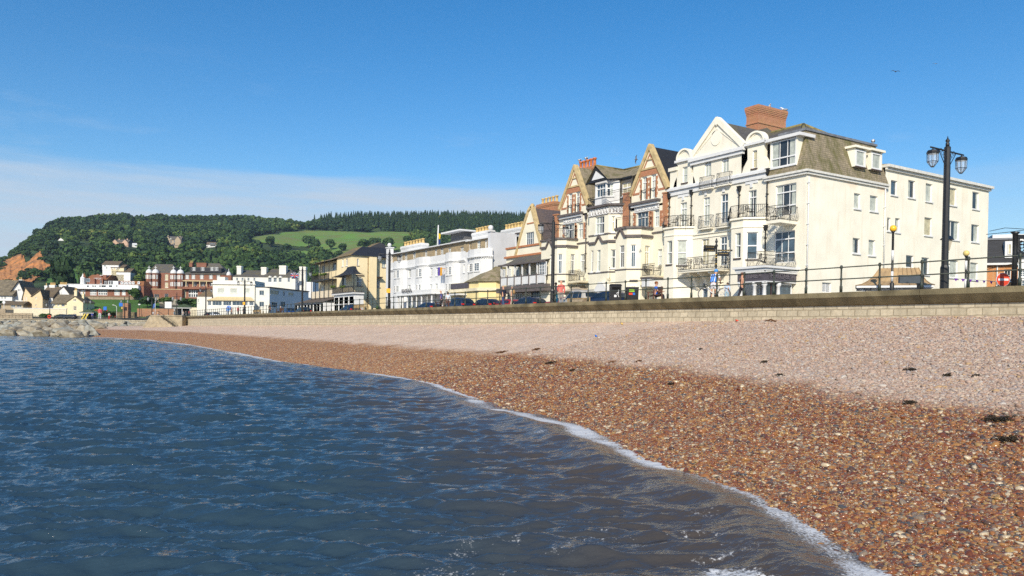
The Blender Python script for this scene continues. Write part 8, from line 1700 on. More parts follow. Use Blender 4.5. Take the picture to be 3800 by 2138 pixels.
# ---------------------------------------------------------------- people
skin = mat('skin', (.58, .31, .20), .6, .05, 10)
def skin_mesh(name, V, E, Rr, m, parent=None, loc=(0, 0, 0), sub=1, root=0):
 me = bpy.data.meshes.new(name); me.from_pydata([Vector(v) for v in V], E, []); me.materials.append(m); o = bpy.data.objects.new(name, me); COL.objects.link(o)
 md = o.modifiers.new('skin', 'SKIN'); me.skin_vertices.new() if not me.skin_vertices else None
 for i, r in enumerate(Rr): sv = me.skin_vertices[0].data[i]; sv.radius = (r, r) if not isinstance(r, tuple) else r; sv.use_root = (i == root)
 md.use_smooth_shade = True; s2 = o.modifiers.new('sub', 'SUBSURF'); s2.levels = sub; s2.render_levels = sub
 if parent is not None: o.parent = parent
 return o
cloth_n = {}
def cl(c): k = 'cloth_%d_%d_%d' % tuple(int(x * 100) for x in c); return mat(k, c, .85, .15, 8)
def person(label, p, face, top, legs, hair=(.08, .05, .03), H=1.72, pose='stand', sleeve=1, shorts=0, lean=0, arms=None, bald=False, hat=None, shoes=(.05, .04, .04)):
 """face: heading in degrees (0 = +Y). Limbs are laid out in body space: x right, y forward, z up"""
 o = empty('person', p, label, 'person', rz=-R(face)); k = H / 1.72; S = pose == 'sit'
 hz_ = .48 if S else .92; L = math.radians(lean); up = lambda d, x=0, f=0: (x, math.sin(L) * d + f, hz_ + math.cos(L) * d)
 pel = (0, 0, hz_); V = [pel, up(.22), up(.42), up(.53), up(.60, f=.01), up(.70, f=.03), up(.79, f=.02)]; Rr = [(.15, .11), (.135, .10), (.17, .11), (.075, .07), (.055, .055), (.085, .095), (.06, .07)]; E = [(0, 1), (1, 2), (2, 3), (3, 4), (4, 5), (5, 6)]
 A = arms or [(.26, .0, .16, .02, -.1), (-.26, .0, .16, .02, -.1)]; arm_pts = []
 for sd, a in zip((1, -1), A):
  sh = up(.46, sd * .18); el = up(.46 - .27 * math.cos(a[3]), sd * (.20 + .04), .27 * math.sin(a[3])) ;
  fw = a[2]; wr = (sd * (.22 if a[0] > 0 else .10), el[1] + .24 * math.sin(fw), el[2] - .24 * math.cos(fw)); hd = (wr[0], wr[1] + .08 * math.sin(fw), wr[2] - .08 * math.cos(fw))
  arm_pts.append((sh, el, wr, hd)); b = len(V); V += [sh, el, wr, hd]; Rr += [.058, .042, .028, (.036, .02)]; E += [(2, b), (b, b + 1), (b + 1, b + 2), (b + 2, b + 3)]
  for q, ln in zip((-.028, -.01, .01, .028), (.06, .075, .07, .055)):
   c = len(V); V += [(hd[0] + q, hd[1] + ln * .6 * math.sin(fw + .2), hd[2] - ln * .6 * math.cos(fw + .2)), (hd[0] + q, hd[1] + ln * math.sin(fw + .5), hd[2] - ln * math.cos(fw + .5))]; Rr += [.009, .007]; E += [(b + 3, c), (c, c + 1)]
  c = len(V); V += [(wr[0] - sd * .04, wr[1] + .04, wr[2] - .05 * math.cos(fw))]; Rr += [.010]; E += [(b + 2, c)]
 leg_pts = []; st = {'stand': (.03, -.03), 'walk': (.28, -.26), 'sit': (0, 0)}[pose]
 for sd, s_ in zip((1, -1), st):
  hp = (sd * .09, 0, hz_ - .04)
  if S: kn, an, toe = (sd * .12, .44, hz_ + .02), (sd * .12, .46 + s_, .10), (sd * .13, .62 + s_, .04)
  else: kn, an, toe = (sd * .10, s_ * .5 + .03, .50), (sd * .10, s_, .09), (sd * .11, s_ + .16, .035)
  leg_pts.append((hp, kn, an, toe)); b = len(V); V += [hp, kn, an, toe]; Rr += [.088, .056, .040, .035]; E += [(0, b), (b, b + 1), (b + 1, b + 2), (b + 2, b + 3)]
 hd_ = Vector(V[5]); c = len(V); V += [tuple(hd_ + Vector((0, .105, -.01)))]; Rr += [.018]; E += [(5, c)]
 for s in (-1, 1): c = len(V); V += [tuple(hd_ + Vector((s * .095, 0, 0)))]; Rr += [.02]; E += [(5, c)]
 sc_ = lambda V: [tuple(Vector(v) * k) for v in V]; sr = lambda Rr: [tuple(x * k for x in r) if isinstance(r, tuple) else r * k for r in Rr]
 skin_mesh('body', sc_(V), E, sr(Rr), skin, o)
 tv = [up(-.02), up(.12), up(.28), up(.42), up(.50)]; tr = [(.165, .125), (.155, .12), (.17, .125), (.185, .125), (.10, .09)]; te = [(0, 1), (1, 2), (2, 3), (3, 4)]
 for sh, el, wr, hd in arm_pts:
  b = len(tv); e2 = Vector(sh).lerp(Vector(el), .75) if sleeve < 1 else Vector(el); tv += [sh, tuple(e2)]; tr += [.075, .058]; te += [(3, b), (b, b + 1)]
  if sleeve >= 1: tv += [wr]; tr += [.042]; te += [(b + 1, b + 2)]
 if sleeve < 0: tv, tr, te = tv[:5], [(.15, .118), (.14, .112), (.15, .118), (.15, .118), (.06, .06)], te[:4]
 skin_mesh('top', sc_(tv), te, sr(tr), cl(top), o, root=1)
 lv = [(0, 0, hz_ + .06), (0, 0, hz_ - .03)]; lr = [(.16, .122), (.165, .13)]; le = [(0, 1)]
 for hp, kn, an, toe in leg_pts:
  b = len(lv); lv += [hp, kn if not shorts else tuple(Vector(hp).lerp(Vector(kn), .85))]; lr += [.105, .075]; le += [(1, b), (b, b + 1)]
  if not shorts: lv += [an]; lr += [.058]; le += [(b + 1, b + 2)]
 skin_mesh('trousers' if not shorts else 'shorts', sc_(lv), le, sr(lr), cl(legs), o)
 for hp, kn, an, toe in leg_pts: mb = MB(); a = Vector(an) * k; t_ = Vector(toe) * k; mb.tube([a + Vector((0, -.05, -.04)), a + Vector((0, 0, -.03)), t_], [.04, .05, .035], 8, world=True); q = mb.build('shoe', cl(shoes)); q.parent = o
 if not bald:
  mb = MB(); h_ = hd_ * k + Vector((0, -.018, .035)) * k; mb.ball(tuple(h_), .103 * k, 12, world=True, sc=(1, 1.05, .95)); q = mb.build('hair' if not hat else 'hat', cl(hair if not hat else hat)); q.parent = o
 return o, V, k
GP = G0
def prom(px, X): q = hit(px, 1100, 0, X); return Vector((X, q.y, GP))
w0 = .0
person('person in dark navy jacket and jeans walking past the veranda house', prom(1868, 32.2), -10, (.02, .025, .05), (.05, .08, .18), (.35, .2, .13), 1.78, 'walk', bald=True)
o, V, k = person('grey haired person in beige clothes with a tan backpack', prom(1901, 32.0), -12, (.55, .47, .36), (.52, .45, .36), (.35, .33, .30), 1.72, 'walk')
mb = MB(); mb.ball((0, -.17, 1.22), .15, 10, world=True, sc=(1, .6, 1.15)); q = mb.build('backpack', mat('tan_leather', (.40, .24, .10), .7)); q.parent = o
person('person in cream top and turquoise trousers leaning beside the pink shirt', prom(2062, 31.6), 38, (.62, .56, .42), (.12, .52, .60), (.14, .09, .06), 1.66, 'stand', lean=8)
person('person in coral pink shirt and grey trousers next to the turquoise trousers', prom(2082, 31.6), 30, (.78, .18, .16), (.30, .28, .27), (.45, .28, .2), 1.78, 'stand', bald=True)
person('person sitting on the dark bench in a bright blue shirt', bf.w(.05, -.12, G0), 138, (.03, .13, .55), (.03, .03, .04), (.25, .09, .03), 1.7, 'sit', sleeve=0, arms=[(.2, 0, 1.5, .5, 0), (-.2, 0, 1.5, .5, 0)])
person('long haired person in a black vest top walking past the porch', prom(2752, 33.4), 120, (.02, .02, .025), (.03, .03, .04), (.20, .07, .03), 1.62, 'walk', sleeve=-1)
o, V, k = person('cyclist in blue and white striped jersey standing over the bicycle', prom(2647, 31.0), 65, (.80, .82, .86), (.74, .73, .78), (.05, .2, .6), 1.80, 'stand', sleeve=0, shorts=1, lean=32, hat=(.06, .30, .70), arms=[(.2, 0, .9, .5, 0), (-.2, 0, .9, .5, 0)], shoes=(.30, .45, .05))
js = mat('jersey_blue', (.04, .22, .72), .8)
def jersey(o, k, L):
 for s in (-1, 0, 1):
  pts = [Vector((s * .115, math.sin(L) * d - (.125 if s == 0 else .085) * math.cos(L), .92 + math.cos(L) * d + (.125 if s == 0 else .085) * math.sin(L))) * k for d in (-.02, .12, .28, .44)]
  mb = MB(); mb.tube(pts, [.045, .045, .05, .045], 8, world=True); q = mb.build('jersey_stripe', js); q.parent = o
 mb = MB(); h_ = Vector((0, math.sin(L) * .72 + .06, .92 + math.cos(L) * .75)) * k
 for s in (-1, 0, 1): mb.tube([h_ + Vector((s * .05, -.12, .02)), h_ + Vector((s * .05, -.02, .10)), h_ + Vector((s * .05, .09, .06))], .018, 5, world=True)
 q = mb.build('helmet_ribs', white); q.parent = o
jersey(o, k, R(32))
person('person in a purple blue sweater facing the sea before the white bowed hotel', prom(1637, 31.8), -70, (.09, .10, .30), (.03, .03, .035), (.45, .3, .22), 1.74, 'stand', bald=True)
person('person in white and blue top just right of the purple sweater', prom(1662, 33.6), 20, (.62, .68, .74), (.10, .11, .14), (.12, .08, .05), 1.72, 'stand')
person('child in pale blue crouching behind the bicycle rear wheel', prom(2696, 32.8), 60, (.45, .55, .68), (.4, .55, .65), (.1, .07, .05), 1.15, 'stand', lean=30)
for px, X, fa_, tp_, lg_, hr_, ps, lb in [(1001, 32.2, 60, (.03, .03, .035), (.03, .03, .035), (.40, .25, .12), 'walk', 'person in black walking before the shaded side of the white bend house'),
 (1042, 32.6, -40, (.08, .02, .02), (.03, .03, .04), (.5, .45, .4), 'sit', 'person in dark red on the bench left of the yellow villa'),
 (884, 32.4, 150, (.72, .16, .16), (.03, .03, .035), (.06, .04, .03), 'stand', 'person in red and black by the lamp before the wide white windows'),
 (846, 33.0, 10, (.05, .28, .70), (.28, .35, .45), (.12, .08, .05), 'stand', 'person in sky blue shirt beneath the round blue sign'),
 (860, 33.6, 90, (.25, .08, .04), (.04, .04, .05), (.1, .07, .05), 'stand', 'person in rust brown standing left of the red top'),
 (906, 34.0, 200, (.06, .07, .08), (.05, .06, .08), (.1, .07, .05), 'stand', 'person in dark grey right of the lamp with the orange notice'),
 (703, 33.0, 30, (.28, .05, .05), (.05, .05, .07), (.1, .07, .05), 'walk', 'person in dark red at the left end of the sea wall'),
 (680, 33.4, 200, (.50, .42, .36), (.25, .28, .33), (.1, .07, .05), 'stand', 'person in beige and grey by the second shelter'),
 (690, 34.4, 10, (.03, .03, .035), (.18, .2, .24), (.1, .07, .05), 'stand', 'person in black beside the beige coat at the second shelter')]:
 person(lb, prom(px, X), fa_, tp_, lg_, hr_, 1.7, ps)
def farp(px, D, tp_, lg_, lb, H=1.7, z=None): person(lb, Ppx(px, D, (3.7 if D > 200 else 4.3) if z is None else z), px % 180, tp_, lg_, H=H)
farp(370, 238, (.75, .12, .14), (.72, .72, .72), 'tall figure in red and white by the far railing', 3.9); farp(342, 242, (.04, .1, .5), (.05, .06, .15), 'person in bright blue beside the green roofed shelter', 2.3); farp(404, 238, (.5, .5, .48), (.6, .05, .04), 'person in grey with red bag near the hedge', 2.4)
farp(622, 205, (.7, .7, .68), (.08, .1, .16), 'person in white top above the beach steps'); farp(585, 200, (.55, .35, .2), (.1, .25, .45), 'person in tan top left of the steps'); farp(567, 198, (.6, .62, .65), (.2, .2, .22), 'person in pale grey beside the thin lamp post'); farp(603, 210, (.08, .08, .09), (.5, .48, .42), 'person in black top and pale trousers by the steps'); farp(655, 206, (.6, .05, .03), (.05, .05, .07), 'person in bright red near the second shelter'); farp(645, 198, (.2, .45, .6), (.3, .3, .3), 'person in light blue near the second shelter')
# ---------------------------------------------------------------- bicycle
p = prom(2650, 30.75); pR = hit(2692, 1100, 0, 30.75); bi = empty('bicycle', p, 'white and black racing bicycle held by the cyclist at the railing', 'bicycle')
fB = Fr(p.x, p.y, -YAW - 6); wr_ = .335; xr_ = .52; xf_ = -.50; G = G0; silver_m = mat('spoke_silver', (.5, .5, .5), .35, metal=.6); fr_w = mat('frame_white', (.78, .78, .8), .3)
for x in (xf_, xr_):
 mb = MB(fB); mb.tube([(x + math.cos(a) * wr_, 0, G + wr_ + math.sin(a) * wr_) for a in np.linspace(0, 2 * math.pi, 33)], .016, 6, cap=False); wl_ = mb.build('wheel', tyre, bi)
 mb = MB(fB); mb.tube([(x + math.cos(a) * (wr_ - .03), 0, G + wr_ + math.sin(a) * (wr_ - .03)) for a in np.linspace(0, 2 * math.pi, 33)], .013, 5, cap=False)
 for a in np.linspace(0, 2 * math.pi, 17)[:-1]: mb.tube([(x, 0, G + wr_), (x + math.cos(a) * (wr_ - .03), 0, G + wr_ + math.sin(a) * (wr_ - .03))], .0025, 3, cap=False)
 mb.tube([(x, -.04, G + wr_), (x, .04, G + wr_)], .025, 8); mb.build('rim', silver_m, wl_)
bbk = (.08, 0, G + .28); seat = (.26, 0, G + .74); head = (-.30, 0, G + .72); hlow = (-.33, 0, G + .58)
mb = MB(fB); mb.tube([bbk, seat], .017, 7); mb.tube([seat, head], .017, 7); mb.tube([bbk, hlow], .022, 7); mb.tube([head, hlow], .02, 7); mb.tube([bbk, (xr_, 0, G + wr_)], .012, 6); mb.tube([(.24, 0, G + .68), (xr_, 0, G + wr_)], .011, 6); mb.build('frame', fr_w, bi)
mb = MB(fB); mb.tube([hlow, (-.42, 0, G + .45), (xf_, 0, G + wr_)], .014, 6); mb.build('fork', iron, bi)
mb = MB(fB); mb.tube([seat, (.31, 0, G + .92)], .014, 6); mb.build('seatpost', iron, bi); mb = MB(fB); mb.frus(.2, .46, -.02, .02, G + .92, .2, .48, -.06, .06, G + .96); mb.build('saddle', iron, bi)
mb = MB(fB); mb.tube([head, (-.36, 0, G + .80), (-.44, 0, G + .84)], .015, 6);
for s in (-1, 1): mb.tube([(-.42, 0, G + .83), (-.43, s * .2, G + .83), (-.53, s * .21, G + .82), (-.56, s * .21, G + .75), (-.48, s * .21, G + .69)], .014, 6)
mb.build('handlebar', iron, bi); mb = MB(fB); mb.tube([(.08 + math.cos(a) * .1, -.04, G + .28 + math.sin(a) * .1) for a in np.linspace(0, 6.3, 14)], .008, 4); mb.tube([(.08, -.05, G + .28), (.2, -.06, G + .17)], .01, 4); mb.box(.17, .25, -.12, -.05, G + .15, G + .18); mb.build('crank', iron, bi)
# ---------------------------------------------------------------- gulls
gw = mat('gull_white', (.72, .72, .72), .7); gg = mat('gull_grey', (.28, .29, .31), .7); gb_ = mat('gull_beak', (.6, .38, .05), .6); gd = mat('gull_dark', (.14, .11, .09), .7)
def gull(p, rz, lb, fly=None, dark=False, s=1.0, roll=0):
 o = empty('gull', p, lb, 'gull', rz=R(rz)); o.rotation_euler = (0, R(roll), R(rz)); V = [(0, -.2, .12), (0, -.08, .15), (0, .06, .17), (0, .14, .24), (0, .19, .28), (0, .25, .27)] if not fly else [(0, -.24, 0), (0, -.1, 0), (0, .06, .01), (0, .17, .03), (0, .23, .04), (0, .30, .03)]
 V = [tuple(Vector(v) * s) for v in V]; skin_mesh('body', V, [(i, i + 1) for i in range(5)], [x * s for x in (.025, .07, .075, .042, .04, .012)], gd if dark else gw, o, root=1)
 for sd in (-1, 1):
  mb = MB()
  if fly: d = fly; P_ = [(sd * .05, .1, .03), (sd * .35, .14, .03 + .16 * d), (sd * .62, .0, .03 + .04 * d), (sd * .70, -.06, .02 + .0 * d), (sd * .36, -.02, .02 + .15 * d), (sd * .05, -.08, .02)]; mb.add([tuple(Vector(q) * s) for q in P_] + [tuple((Vector(q) + Vector((0, 0, -.02))) * s) for q in P_], [(0, 1, 4, 5), (1, 2, 3, 4), (6, 7, 10, 11), (7, 8, 9, 10), (0, 6, 7, 1), (1, 7, 8, 2)], world=True)
  else: mb.ball(tuple(Vector((sd * .06, -.06, .155)) * s), .09 * s, 8, world=True, sc=(.4, 1.9, .7))
  q = mb.build('wing', gd if dark else gg); q.parent = o
  if not fly: mb = MB(); mb.tube([Vector((sd * .03, 0, .1)) * s, Vector((sd * .03, .01, 0)) * s], .008 * s, 4, world=True); q = mb.build('leg', gb_); q.parent = o
 mb = MB(); b0, b1 = Vector(V[5]), Vector(V[5]) + Vector((0, .05, -.01)) * s; mb.tube([b0 - Vector((0, .02, 0)), b1], [.012 * s, .003], 5, world=True); q = mb.build('beak', gb_); q.parent = o
 return o
gull(FCh.w(.55 * cw, .5, ct), 150, 'gull standing at the middle of the great brick chimney top', s=1.5); gull(FCh.w(cw + .1, .3, ct), 60, 'gull standing at the right corner of the great brick chimney', s=1.5)
for px, lb in ((2152, 'left gull perched on the orange chimney pots'), (2176, 'right gull perched on the orange chimney pots')): q = FS.px(px, 610, 2.8); gull(FS.w(q[0], 2.8, zS(2170, 626, 2.5) + .9), -60, lb, s=1.6)
gull(FE.w(FE.px(3240, 545, 1.0)[0], 1.0, zm + .03), -60, 'gull standing on the right end of the mossy mansard roof', s=1.6)
q = hit(2361, 592, 0, 40); gull(tuple(q), 60, 'dark winged gull flying between the two steep brick gables', fly=.6, dark=True, s=.55, roll=65)
q = hit(3323, 266, 0, 70); gull(tuple(q), 120, 'gull gliding high in the sky, the nearer and darker one', fly=.8, dark=True, s=.62, roll=-12)
q = hit(3471, 237, 0, 100); gull(tuple(q), 100, 'small white gull high in the sky at the upper right', fly=.7, s=.5, roll=-15)
mb = MB(FE); q = FE.px(3239, 512, 2)[0]; vt = empty('roof_aerial', FE.w(q, 2, zm), 'thin white aerial pole on the mossy mansard roof', 'aerial'); mb.tube([(q, 2, zm - .2), (q, 2, zm + .85)], .03, 5); mb.build('pole', white, vt); q = FE.px(3208, 530, 2)[0]; vt = empty('roof_vent', FE.w(q, 2, zm), 'small white flue with a round cap on the mossy mansard roof', 'flue'); mb = MB(FE); mb.lathe((q, 2, 0), [(.09, zm - .2), (.09, zm + .3), (.15, zm + .32), (.15, zm + .42), (.1, zm + .45)], 8); mb.build('pipe', white, vt)
# ---------------------------------------------------------------- palms, shelters, far signs
palm_leaf = mat('palm_leaf', (.06, .14, .03), .6, .3, 4)
def palm(p, s, lb, trunk=.5):
 o = empty('palm_plant', p, lb, 'palm', None); p = Vector(p); mb = MB(); mb.tube([p, p + Vector((0, 0, trunk))], [.1 * s, .08 * s], 6, world=True); mb.build('trunk', trunk_m, o); mb = MB(); rg = random.Random(int(p.y * 10)); c = p + Vector((0, 0, trunk))
 for i in range(46):
  a = rg.uniform(0, 6.28); el = rg.uniform(-.3, 1.35); L = s * rg.uniform(.7, 1.1); d = Vector((math.cos(a) * math.cos(el), math.sin(a) * math.cos(el), math.sin(el))); sd = Vector((-math.sin(a), math.cos(a), 0)) * .035 * s; m_ = c + d * L * .55; e = c + d * L + Vector((0, 0, -L * .25)); mb.add([c - sd * .5, c + sd * .5, m_ + sd, m_ - sd, e], [(0, 1, 2, 3), (3, 2, 4)], world=True)
 mb.build('fronds', palm_leaf, o)
for px, s, lb in [(1333, .85, 'spiky palm behind the slatted bench by the yellow villa'), (1400, .95, 'fan palm at the right end of the yellow villa wall'), (1441, 1.0, 'palm plant at the foot of the lamp by the white bowed hotel'), (1530, .9, 'palm plant left of the white hotel porch columns'), (1587, 1.0, 'large palm right of the white hotel porch'), (1405 - 292, .7, 'small palm by the ribbed lead roof annex')]: palm(at_px(px, 43.9) + Vector((0, 0, .0)), s * 1.1, lb, .9 * s)
palm(Ppx(478, 306), 2.6, 'tall palm tree in front of the bank top hotel', 2.6)
def shelter(px0, px1, D, yt, ye, zb, lb):
 f = FD(px0, D); s1 = f.px(px1, ye)[0]; z1 = f.px(px0, ye)[1]; z2 = f.px((px0 + px1) / 2, yt)[1]; o = empty('beach_shelter', f.w(s1 / 2, 1.5, zb), lb, 'shelter'); mb = MB(f); mb.add([(-.3, -.3, z1), (s1 + .3, -.3, z1), (s1 + .3, 3.3, z1), (-.3, 3.3, z1), (s1 * .45, 1.5, z2), (s1 * .55, 1.5, z2)], [(0, 1, 5, 4), (1, 2, 5), (2, 3, 4, 5), (3, 0, 4), (3, 2, 1, 0)]); mb.build('roof', mat('green_roof', (.07, .10, .05), .8, .2, 2), o)
 for a in (.1, s1 * .5, s1 - .1): slab(f, o, 'post', white, a - .06, a + .06, 0, .12, zb, z1 - .01)
 slab(f, o, 'back_wall', mat('dark_glazing', (.03, .035, .04), .3), .1, s1 - .1, 2.2, 2.3, zb, z1 - .02); slab(f, o, 'side_wall', MATS['dark_glazing'], s1 * .5, s1 * .52, .3, 2.2, zb, z1 - .03); slab(f, o, 'fascia', white, -.25, s1 + .25, -.2, -.1, z1 - .2, z1 - .005)
shelter(296, 346, 248, 1148, 1160, 3.7, 'green roofed shelter at the right of the cream cottage'); shelter(644, 706, 200, 1128, 1141, 4.3, 'larger dark shelter with hipped roof left of the white bend house')
for (l, r, t_, b, D, m, lb) in [(384, 396, 1138, 1151, 245, blue, 'blue square notice board left of the white streetlight'), (442, 455, 1124, 1137, 248, blue, 'blue and white sign beside the sandstone pillar'), (450, 455, 1139, 1147, 247, gold, 'small yellow sign below the blue sign'), (513, 521, 1128, 1132, 247, white, 'tiny white sign on a post in front of the lawn'), (612, 637, 1120, 1144, 230, white, 'white slanted kiosk panel left of the second shelter')]:
 f = FD(l, D); h = f.rect(l, r, t_, b); p = f.w((h[0] + h[1]) / 2, 0, 3.6); o = empty('notice_board', p, lb, 'sign'); slab(f, o, 'board', m, h[0], h[1], -.05, .05, h[2], h[3]); slab(f, o, 'post', iron, (h[0] + h[1]) / 2 - .06, (h[0] + h[1]) / 2 + .06, .06, .16, 3.6, h[3])
f = FD(300, 234); o = empty('yellow_boards', f.w(1, 0, 3.6), 'pair of yellow surf boards leaning on the far railing', 'surf boards')
for a in (0, .9): mb = MB(f); x0, z0 = f.px(300, 1188); x1, z1 = f.px(316, 1164); mb.prism([(x0 + a, z0), (x0 + a + .55, z0), (x1 + a + .35, z1), (x1 + a, z1)], -.3, -.15); mb.build('board', mat('board_yellow', (.80, .62, .12), .5), o)
p = Ppx(186, 235, 3.7); o = empty('lifebuoy', p, 'round red lifebuoy holder on the far railing', 'lifebuoy'); f = Fr(p.x, p.y, -YAW); mb = MB(f); mb.tube([(math.cos(a) * .42, -.5, 4.4 + math.sin(a) * .42) for a in np.linspace(0, 6.28, 15)], .16, 6); mb.build('ring', rd, o); mb = MB(f); mb.box(-.05, .05, -.3, -.2, 3.6, 4.9); mb.build('post', iron, o)
p = Ppx(432, 256); o = empty('streetlight', p, 'slim white streetlight with a bent arm by the lawn', 'street light'); mb = MB(); r_ = Vector((rt2.x, rt2.y, 0)); mb.tube([p, p + Vector((0, 0, 4.6)), p - r_ * .8 + Vector((0, 0, 5.0))], .07, 6, world=True); mb.tube([p - r_ * .8 + Vector((0, 0, 5.0)), p - r_ * 1.4 + Vector((0, 0, 5.05))], .12, 6, world=True); mb.build('column', white, o)
p = Ppx(575, 240); o = empty('flagpole', p, 'white flagpole with a blue flag before the turreted hotel', 'flagpole'); mb = MB(); mb.tube([p, p + Vector((0, 0, 6.3))], .07, 6, world=True); mb.build('pole', white, o); mb = MB(); q = p + Vector((0, 0, 5.6)); mb.add([q, q - r_ * .6 + Vector((0, 0, -.3)), q - r_ * .8 + Vector((0, 0, -1.9)), q - r_ * .1 + Vector((0, 0, -1.2))], [(0, 1, 2, 3)], world=True); mb.build('flag', mat('flag_blue', (.06, .14, .40), .8), o)
p = Ppx(14, 262); o = empty('satellite_mast', p, 'white round dish on a mast in front of the big thatched cottage', 'dish'); mb = MB(); mb.tube([p, p + Vector((0, 0, 5.2))], .07, 6, world=True); mb.build('mast', white, o); f = Fr(p.x, p.y, -YAW); mb = MB(f); mb.prism([(math.cos(a) * .5, p.z + 5.3 + math.sin(a) * .5) for a in np.linspace(0, 6.28, 13)[:-1]], -.1, .05); mb.build('dish', white, o)
# union flag on the dormer house
q = FK.px(1093, 1024, 0); o = empty('union_flag', FK.w(q[0], -.5, q[1]), 'small red white and blue flag flying near the dormers', 'flag'); fx0, fz0 = q
mb = MB(FK); mb.tube([(fx0 + 1.3, -.5, fz0 - 2), (fx0 + 1.3, -.5, fz0 + 1.2)], .05, 5); mb.build('pole', white, o); mb = MB(FK); mb.box(fx0 - .9, fx0 + 1.25, -.52, -.5, fz0 - .5, fz0 + .7); mb.build('flag_field', mat('flag_navy', (.03, .05, .25), .8), o)
mb = MB(FK);
for (a, b) in (((-.9, -.5), (1.25, .7)), ((-.9, .7), (1.25, -.5))): mb.tube([(fx0 + a[0], -.53, fz0 + a[1]), (fx0 + b[0], -.53, fz0 + b[1])], .1, 4)
mb.build('white_cross', white, o); mb = MB(FK); mb.box(fx0 + .07, fx0 + .33, -.66, -.64, fz0 - .5, fz0 + .7); mb.box(fx0 - .9, fx0 + 1.25, -.66, -.64, fz0 - .02, fz0 + .2); mb.build('red_cross', rd, o)
for Y_, yy in ((70.8, 1080), (130, 1127)):
 z = hit(1436 if Y_ < 100 else 898, yy, 0, 30.45).z; o = empty('orange_notice', (30.3, Y_, z), 'orange notice fixed to the lamp post ' + ('by the white bowed hotel' if Y_ < 100 else 'before the white bend house'), 'notice'); mb = MB(Fr(30.3, Y_ - .14, -YAW)); mb.box(-.2, .2, -.02, .0, z - .22, z + .22); mb.build('panel', mat('notice_orange', (.85, .42, .03), .5), o)
# garden umbrellas before the yellow villa, flower beds
fl_r = mat('flower_red', (.60, .05, .02), .8); fl_y = mat('flower_yellow', (.75, .5, .03), .8)
for i, (px, D, w_, m, lb) in enumerate([(378, 275, 3.0, fl_r, 'red flower bed in the middle of the sloping lawn'), (438, 262, 3.2, fl_r, 'red flower bed at the foot of the lawn'), (492, 262, 3.4, fl_y, 'yellow and red flower bed right of the sandstone pillar'), (578, 300, 3, fl_r, 'red flowers below the turreted hotel windows')]):
 p = Ppx(px, D); o = empty('flower_bed', p, lb, 'flower bed'); rg = random.Random(i)
 mb = MB(); mbl = MB()
 for k in range(70): q = p + Vector((rg.gauss(0, w_ * .4), rg.gauss(0, w_ * .25), 0)); q.z = p.z + rg.uniform(.2, .6); (mb if k % 2 else mbl).ball(tuple(q), .16, 5, world=True)
 mb.build('blooms', m, o); mbl.build('leaves', palm_leaf, o)
# ---------------------------------------------------------------- seaweed and small things on the shingle
weed = mat('dry_seaweed', (.030, .020, .008), .6, .4, 10); weed2 = mat('brown_seaweed', (.16, .065, .015), .6, .4, 10)
def bz(px, py):
 """where a ray meets the beach"""
 d = ray(px, py); t_ = 4.0
 for _ in range(4000):
  q = CAM + d * t_
  if q.z < float(beach_z(np.array([q.x]), np.array([q.y]))[0]): break
  t_ += .03 if t_ < 40 else .15
 return q
wl_ = [(2042, 1350, .55, weed, 'wide dark seaweed tangle on the tide line'), (2122, 1378, .28, weed, 'small dark weed clump right of the widest tangle'), (2488, 1430, .22, weed, 'black weed clump on the wet shingle edge'), (2836, 1348, .22, weed, 'black weed clump alone on the pale shingle'), (2890, 1398, .26, weed, 'weed clump below the lone black one'), (3375, 1502, .28, weed, 'dark weed clump where pale shingle meets wet'), (3700, 1565, .55, weed, 'large dark weed mass at the right edge'), (3740, 1640, .40, weed, 'lower dark weed mass at the right edge'), (2370, 1345, .25, weed2, 'rusty brown weed strand in mid beach'), (2270, 1348, .3, weed2, 'long rusty weed strand left of mid beach'), (1990, 1300, .5, weed2, 'thin brown weed line on the upper tide mark'), (1860, 1310, .6, weed2, 'faint brown weed line at the left tide mark'), (3380, 1378, .3, weed, 'weed clump high on the pale shingle right side'), (3620, 1402, .2, weed, 'small weed clump by the right edge'), (3515, 1398, .2, weed, 'small weed clump left of the right edge one'), (2600, 1300, .14, weed, 'tiny dark weed scrap in the pale shingle')]
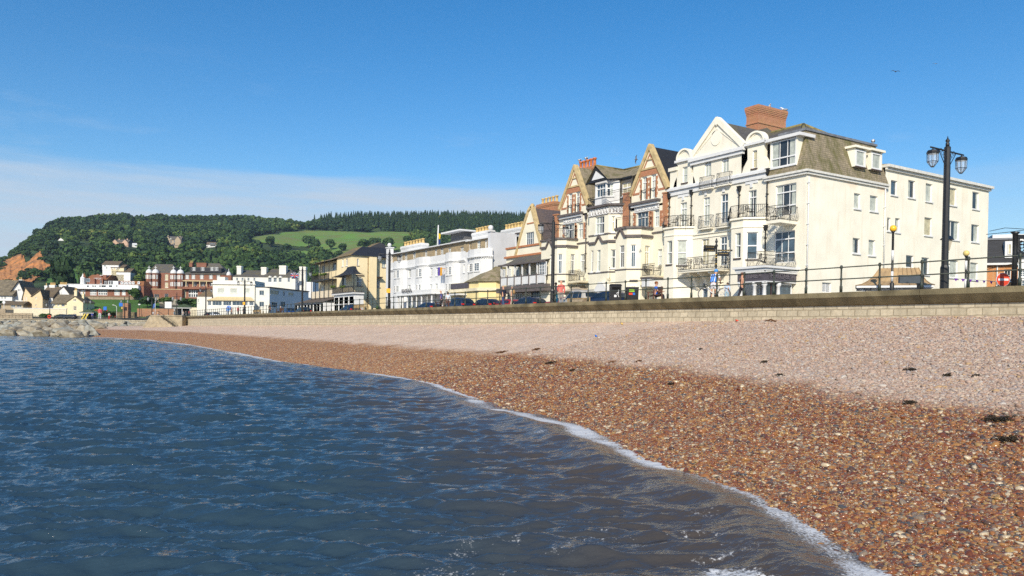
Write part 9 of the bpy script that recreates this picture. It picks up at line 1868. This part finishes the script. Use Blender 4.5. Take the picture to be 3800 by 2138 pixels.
for i, (px, py, s, m, lb) in enumerate(wl_):
 p = bz(px, py); o = empty('seaweed_clump', p, lb, 'seaweed'); rg = random.Random(i); mb = MB()
 for k in range(int(50 + s * 150)):
  a = rg.uniform(0, 6.28); q = p + Vector((rg.gauss(0, s * .22), rg.gauss(0, s * .24), .01)); q.z = float(beach_z(np.array([q.x]), np.array([q.y]))[0]) + .02 + rg.uniform(0, .05); L = s * rg.uniform(.08, .28)
  mb.tube([q, q + Vector((math.cos(a) * L * .5, math.sin(a) * L * .5, rg.uniform(.0, .03))), q + Vector((math.cos(a + .5) * L, math.sin(a + .5) * L, -.01))], [.006, .009, .003], 4, world=True)
 mb.build('fronds', m, o)
for px, py, m, lb, nm in [(2739, 1196, rd, 'small red bottle lying at the foot of the wall', 'bottle'), (2214, 1252, blue, 'tiny blue and white can lying on the pale shingle', 'can'), (2310, 1206, gold, 'small yellow scrap at the foot of the sea wall', 'litter_scrap')]:
 p = bz(px, py); o = empty(nm, p, lb, 'litter'); mb = MB(); mb.tube([p + Vector((0, 0, .05)), p + Vector((.05, .16, .10)), p + Vector((.06, .2, .11)), p + Vector((.07, .26, .12))], [.045, .045, .018, .018], 8, world=True); mb.build('body', m, o)
p = bz(2860, 1196); o = empty('driftwood', p, 'short rusty curved piece of driftwood against the sea wall', 'driftwood'); mb = MB(); mb.tube([p + Vector((0, -.3, .04)), p + Vector((0, 0, .12)), p + Vector((0, .35, .05))], [.03, .04, .02], 6, world=True); mb.build('stick', weed2, o)
# ---------------------------------------------------------------- thin sea air over the bay
hm = bpy.data.materials.new('haze_air'); hm.use_nodes = True; t = hm.node_tree; t.nodes.clear()
pv = N(t, 'ShaderNodeVolumePrincipled'); pv.inputs['Color'].default_value = (.72, .82, 1.0, 1); pv.inputs['Density'].default_value = 0.00010; pv.inputs['Anisotropy'].default_value = 0.3
ou = N(t, 'ShaderNodeOutputMaterial'); t.links.new(pv.outputs[0], ou.inputs['Volume'])
mb = MB(); mb.box(-1500, 2600, -80, 2100, -9, 330); hz_o = mb.build('haze', hm); tag(hz_o, 'thin blue sea haze hanging over the whole bay', 'haze', kind='stuff')
SC.cycles.volume_bounces = 0
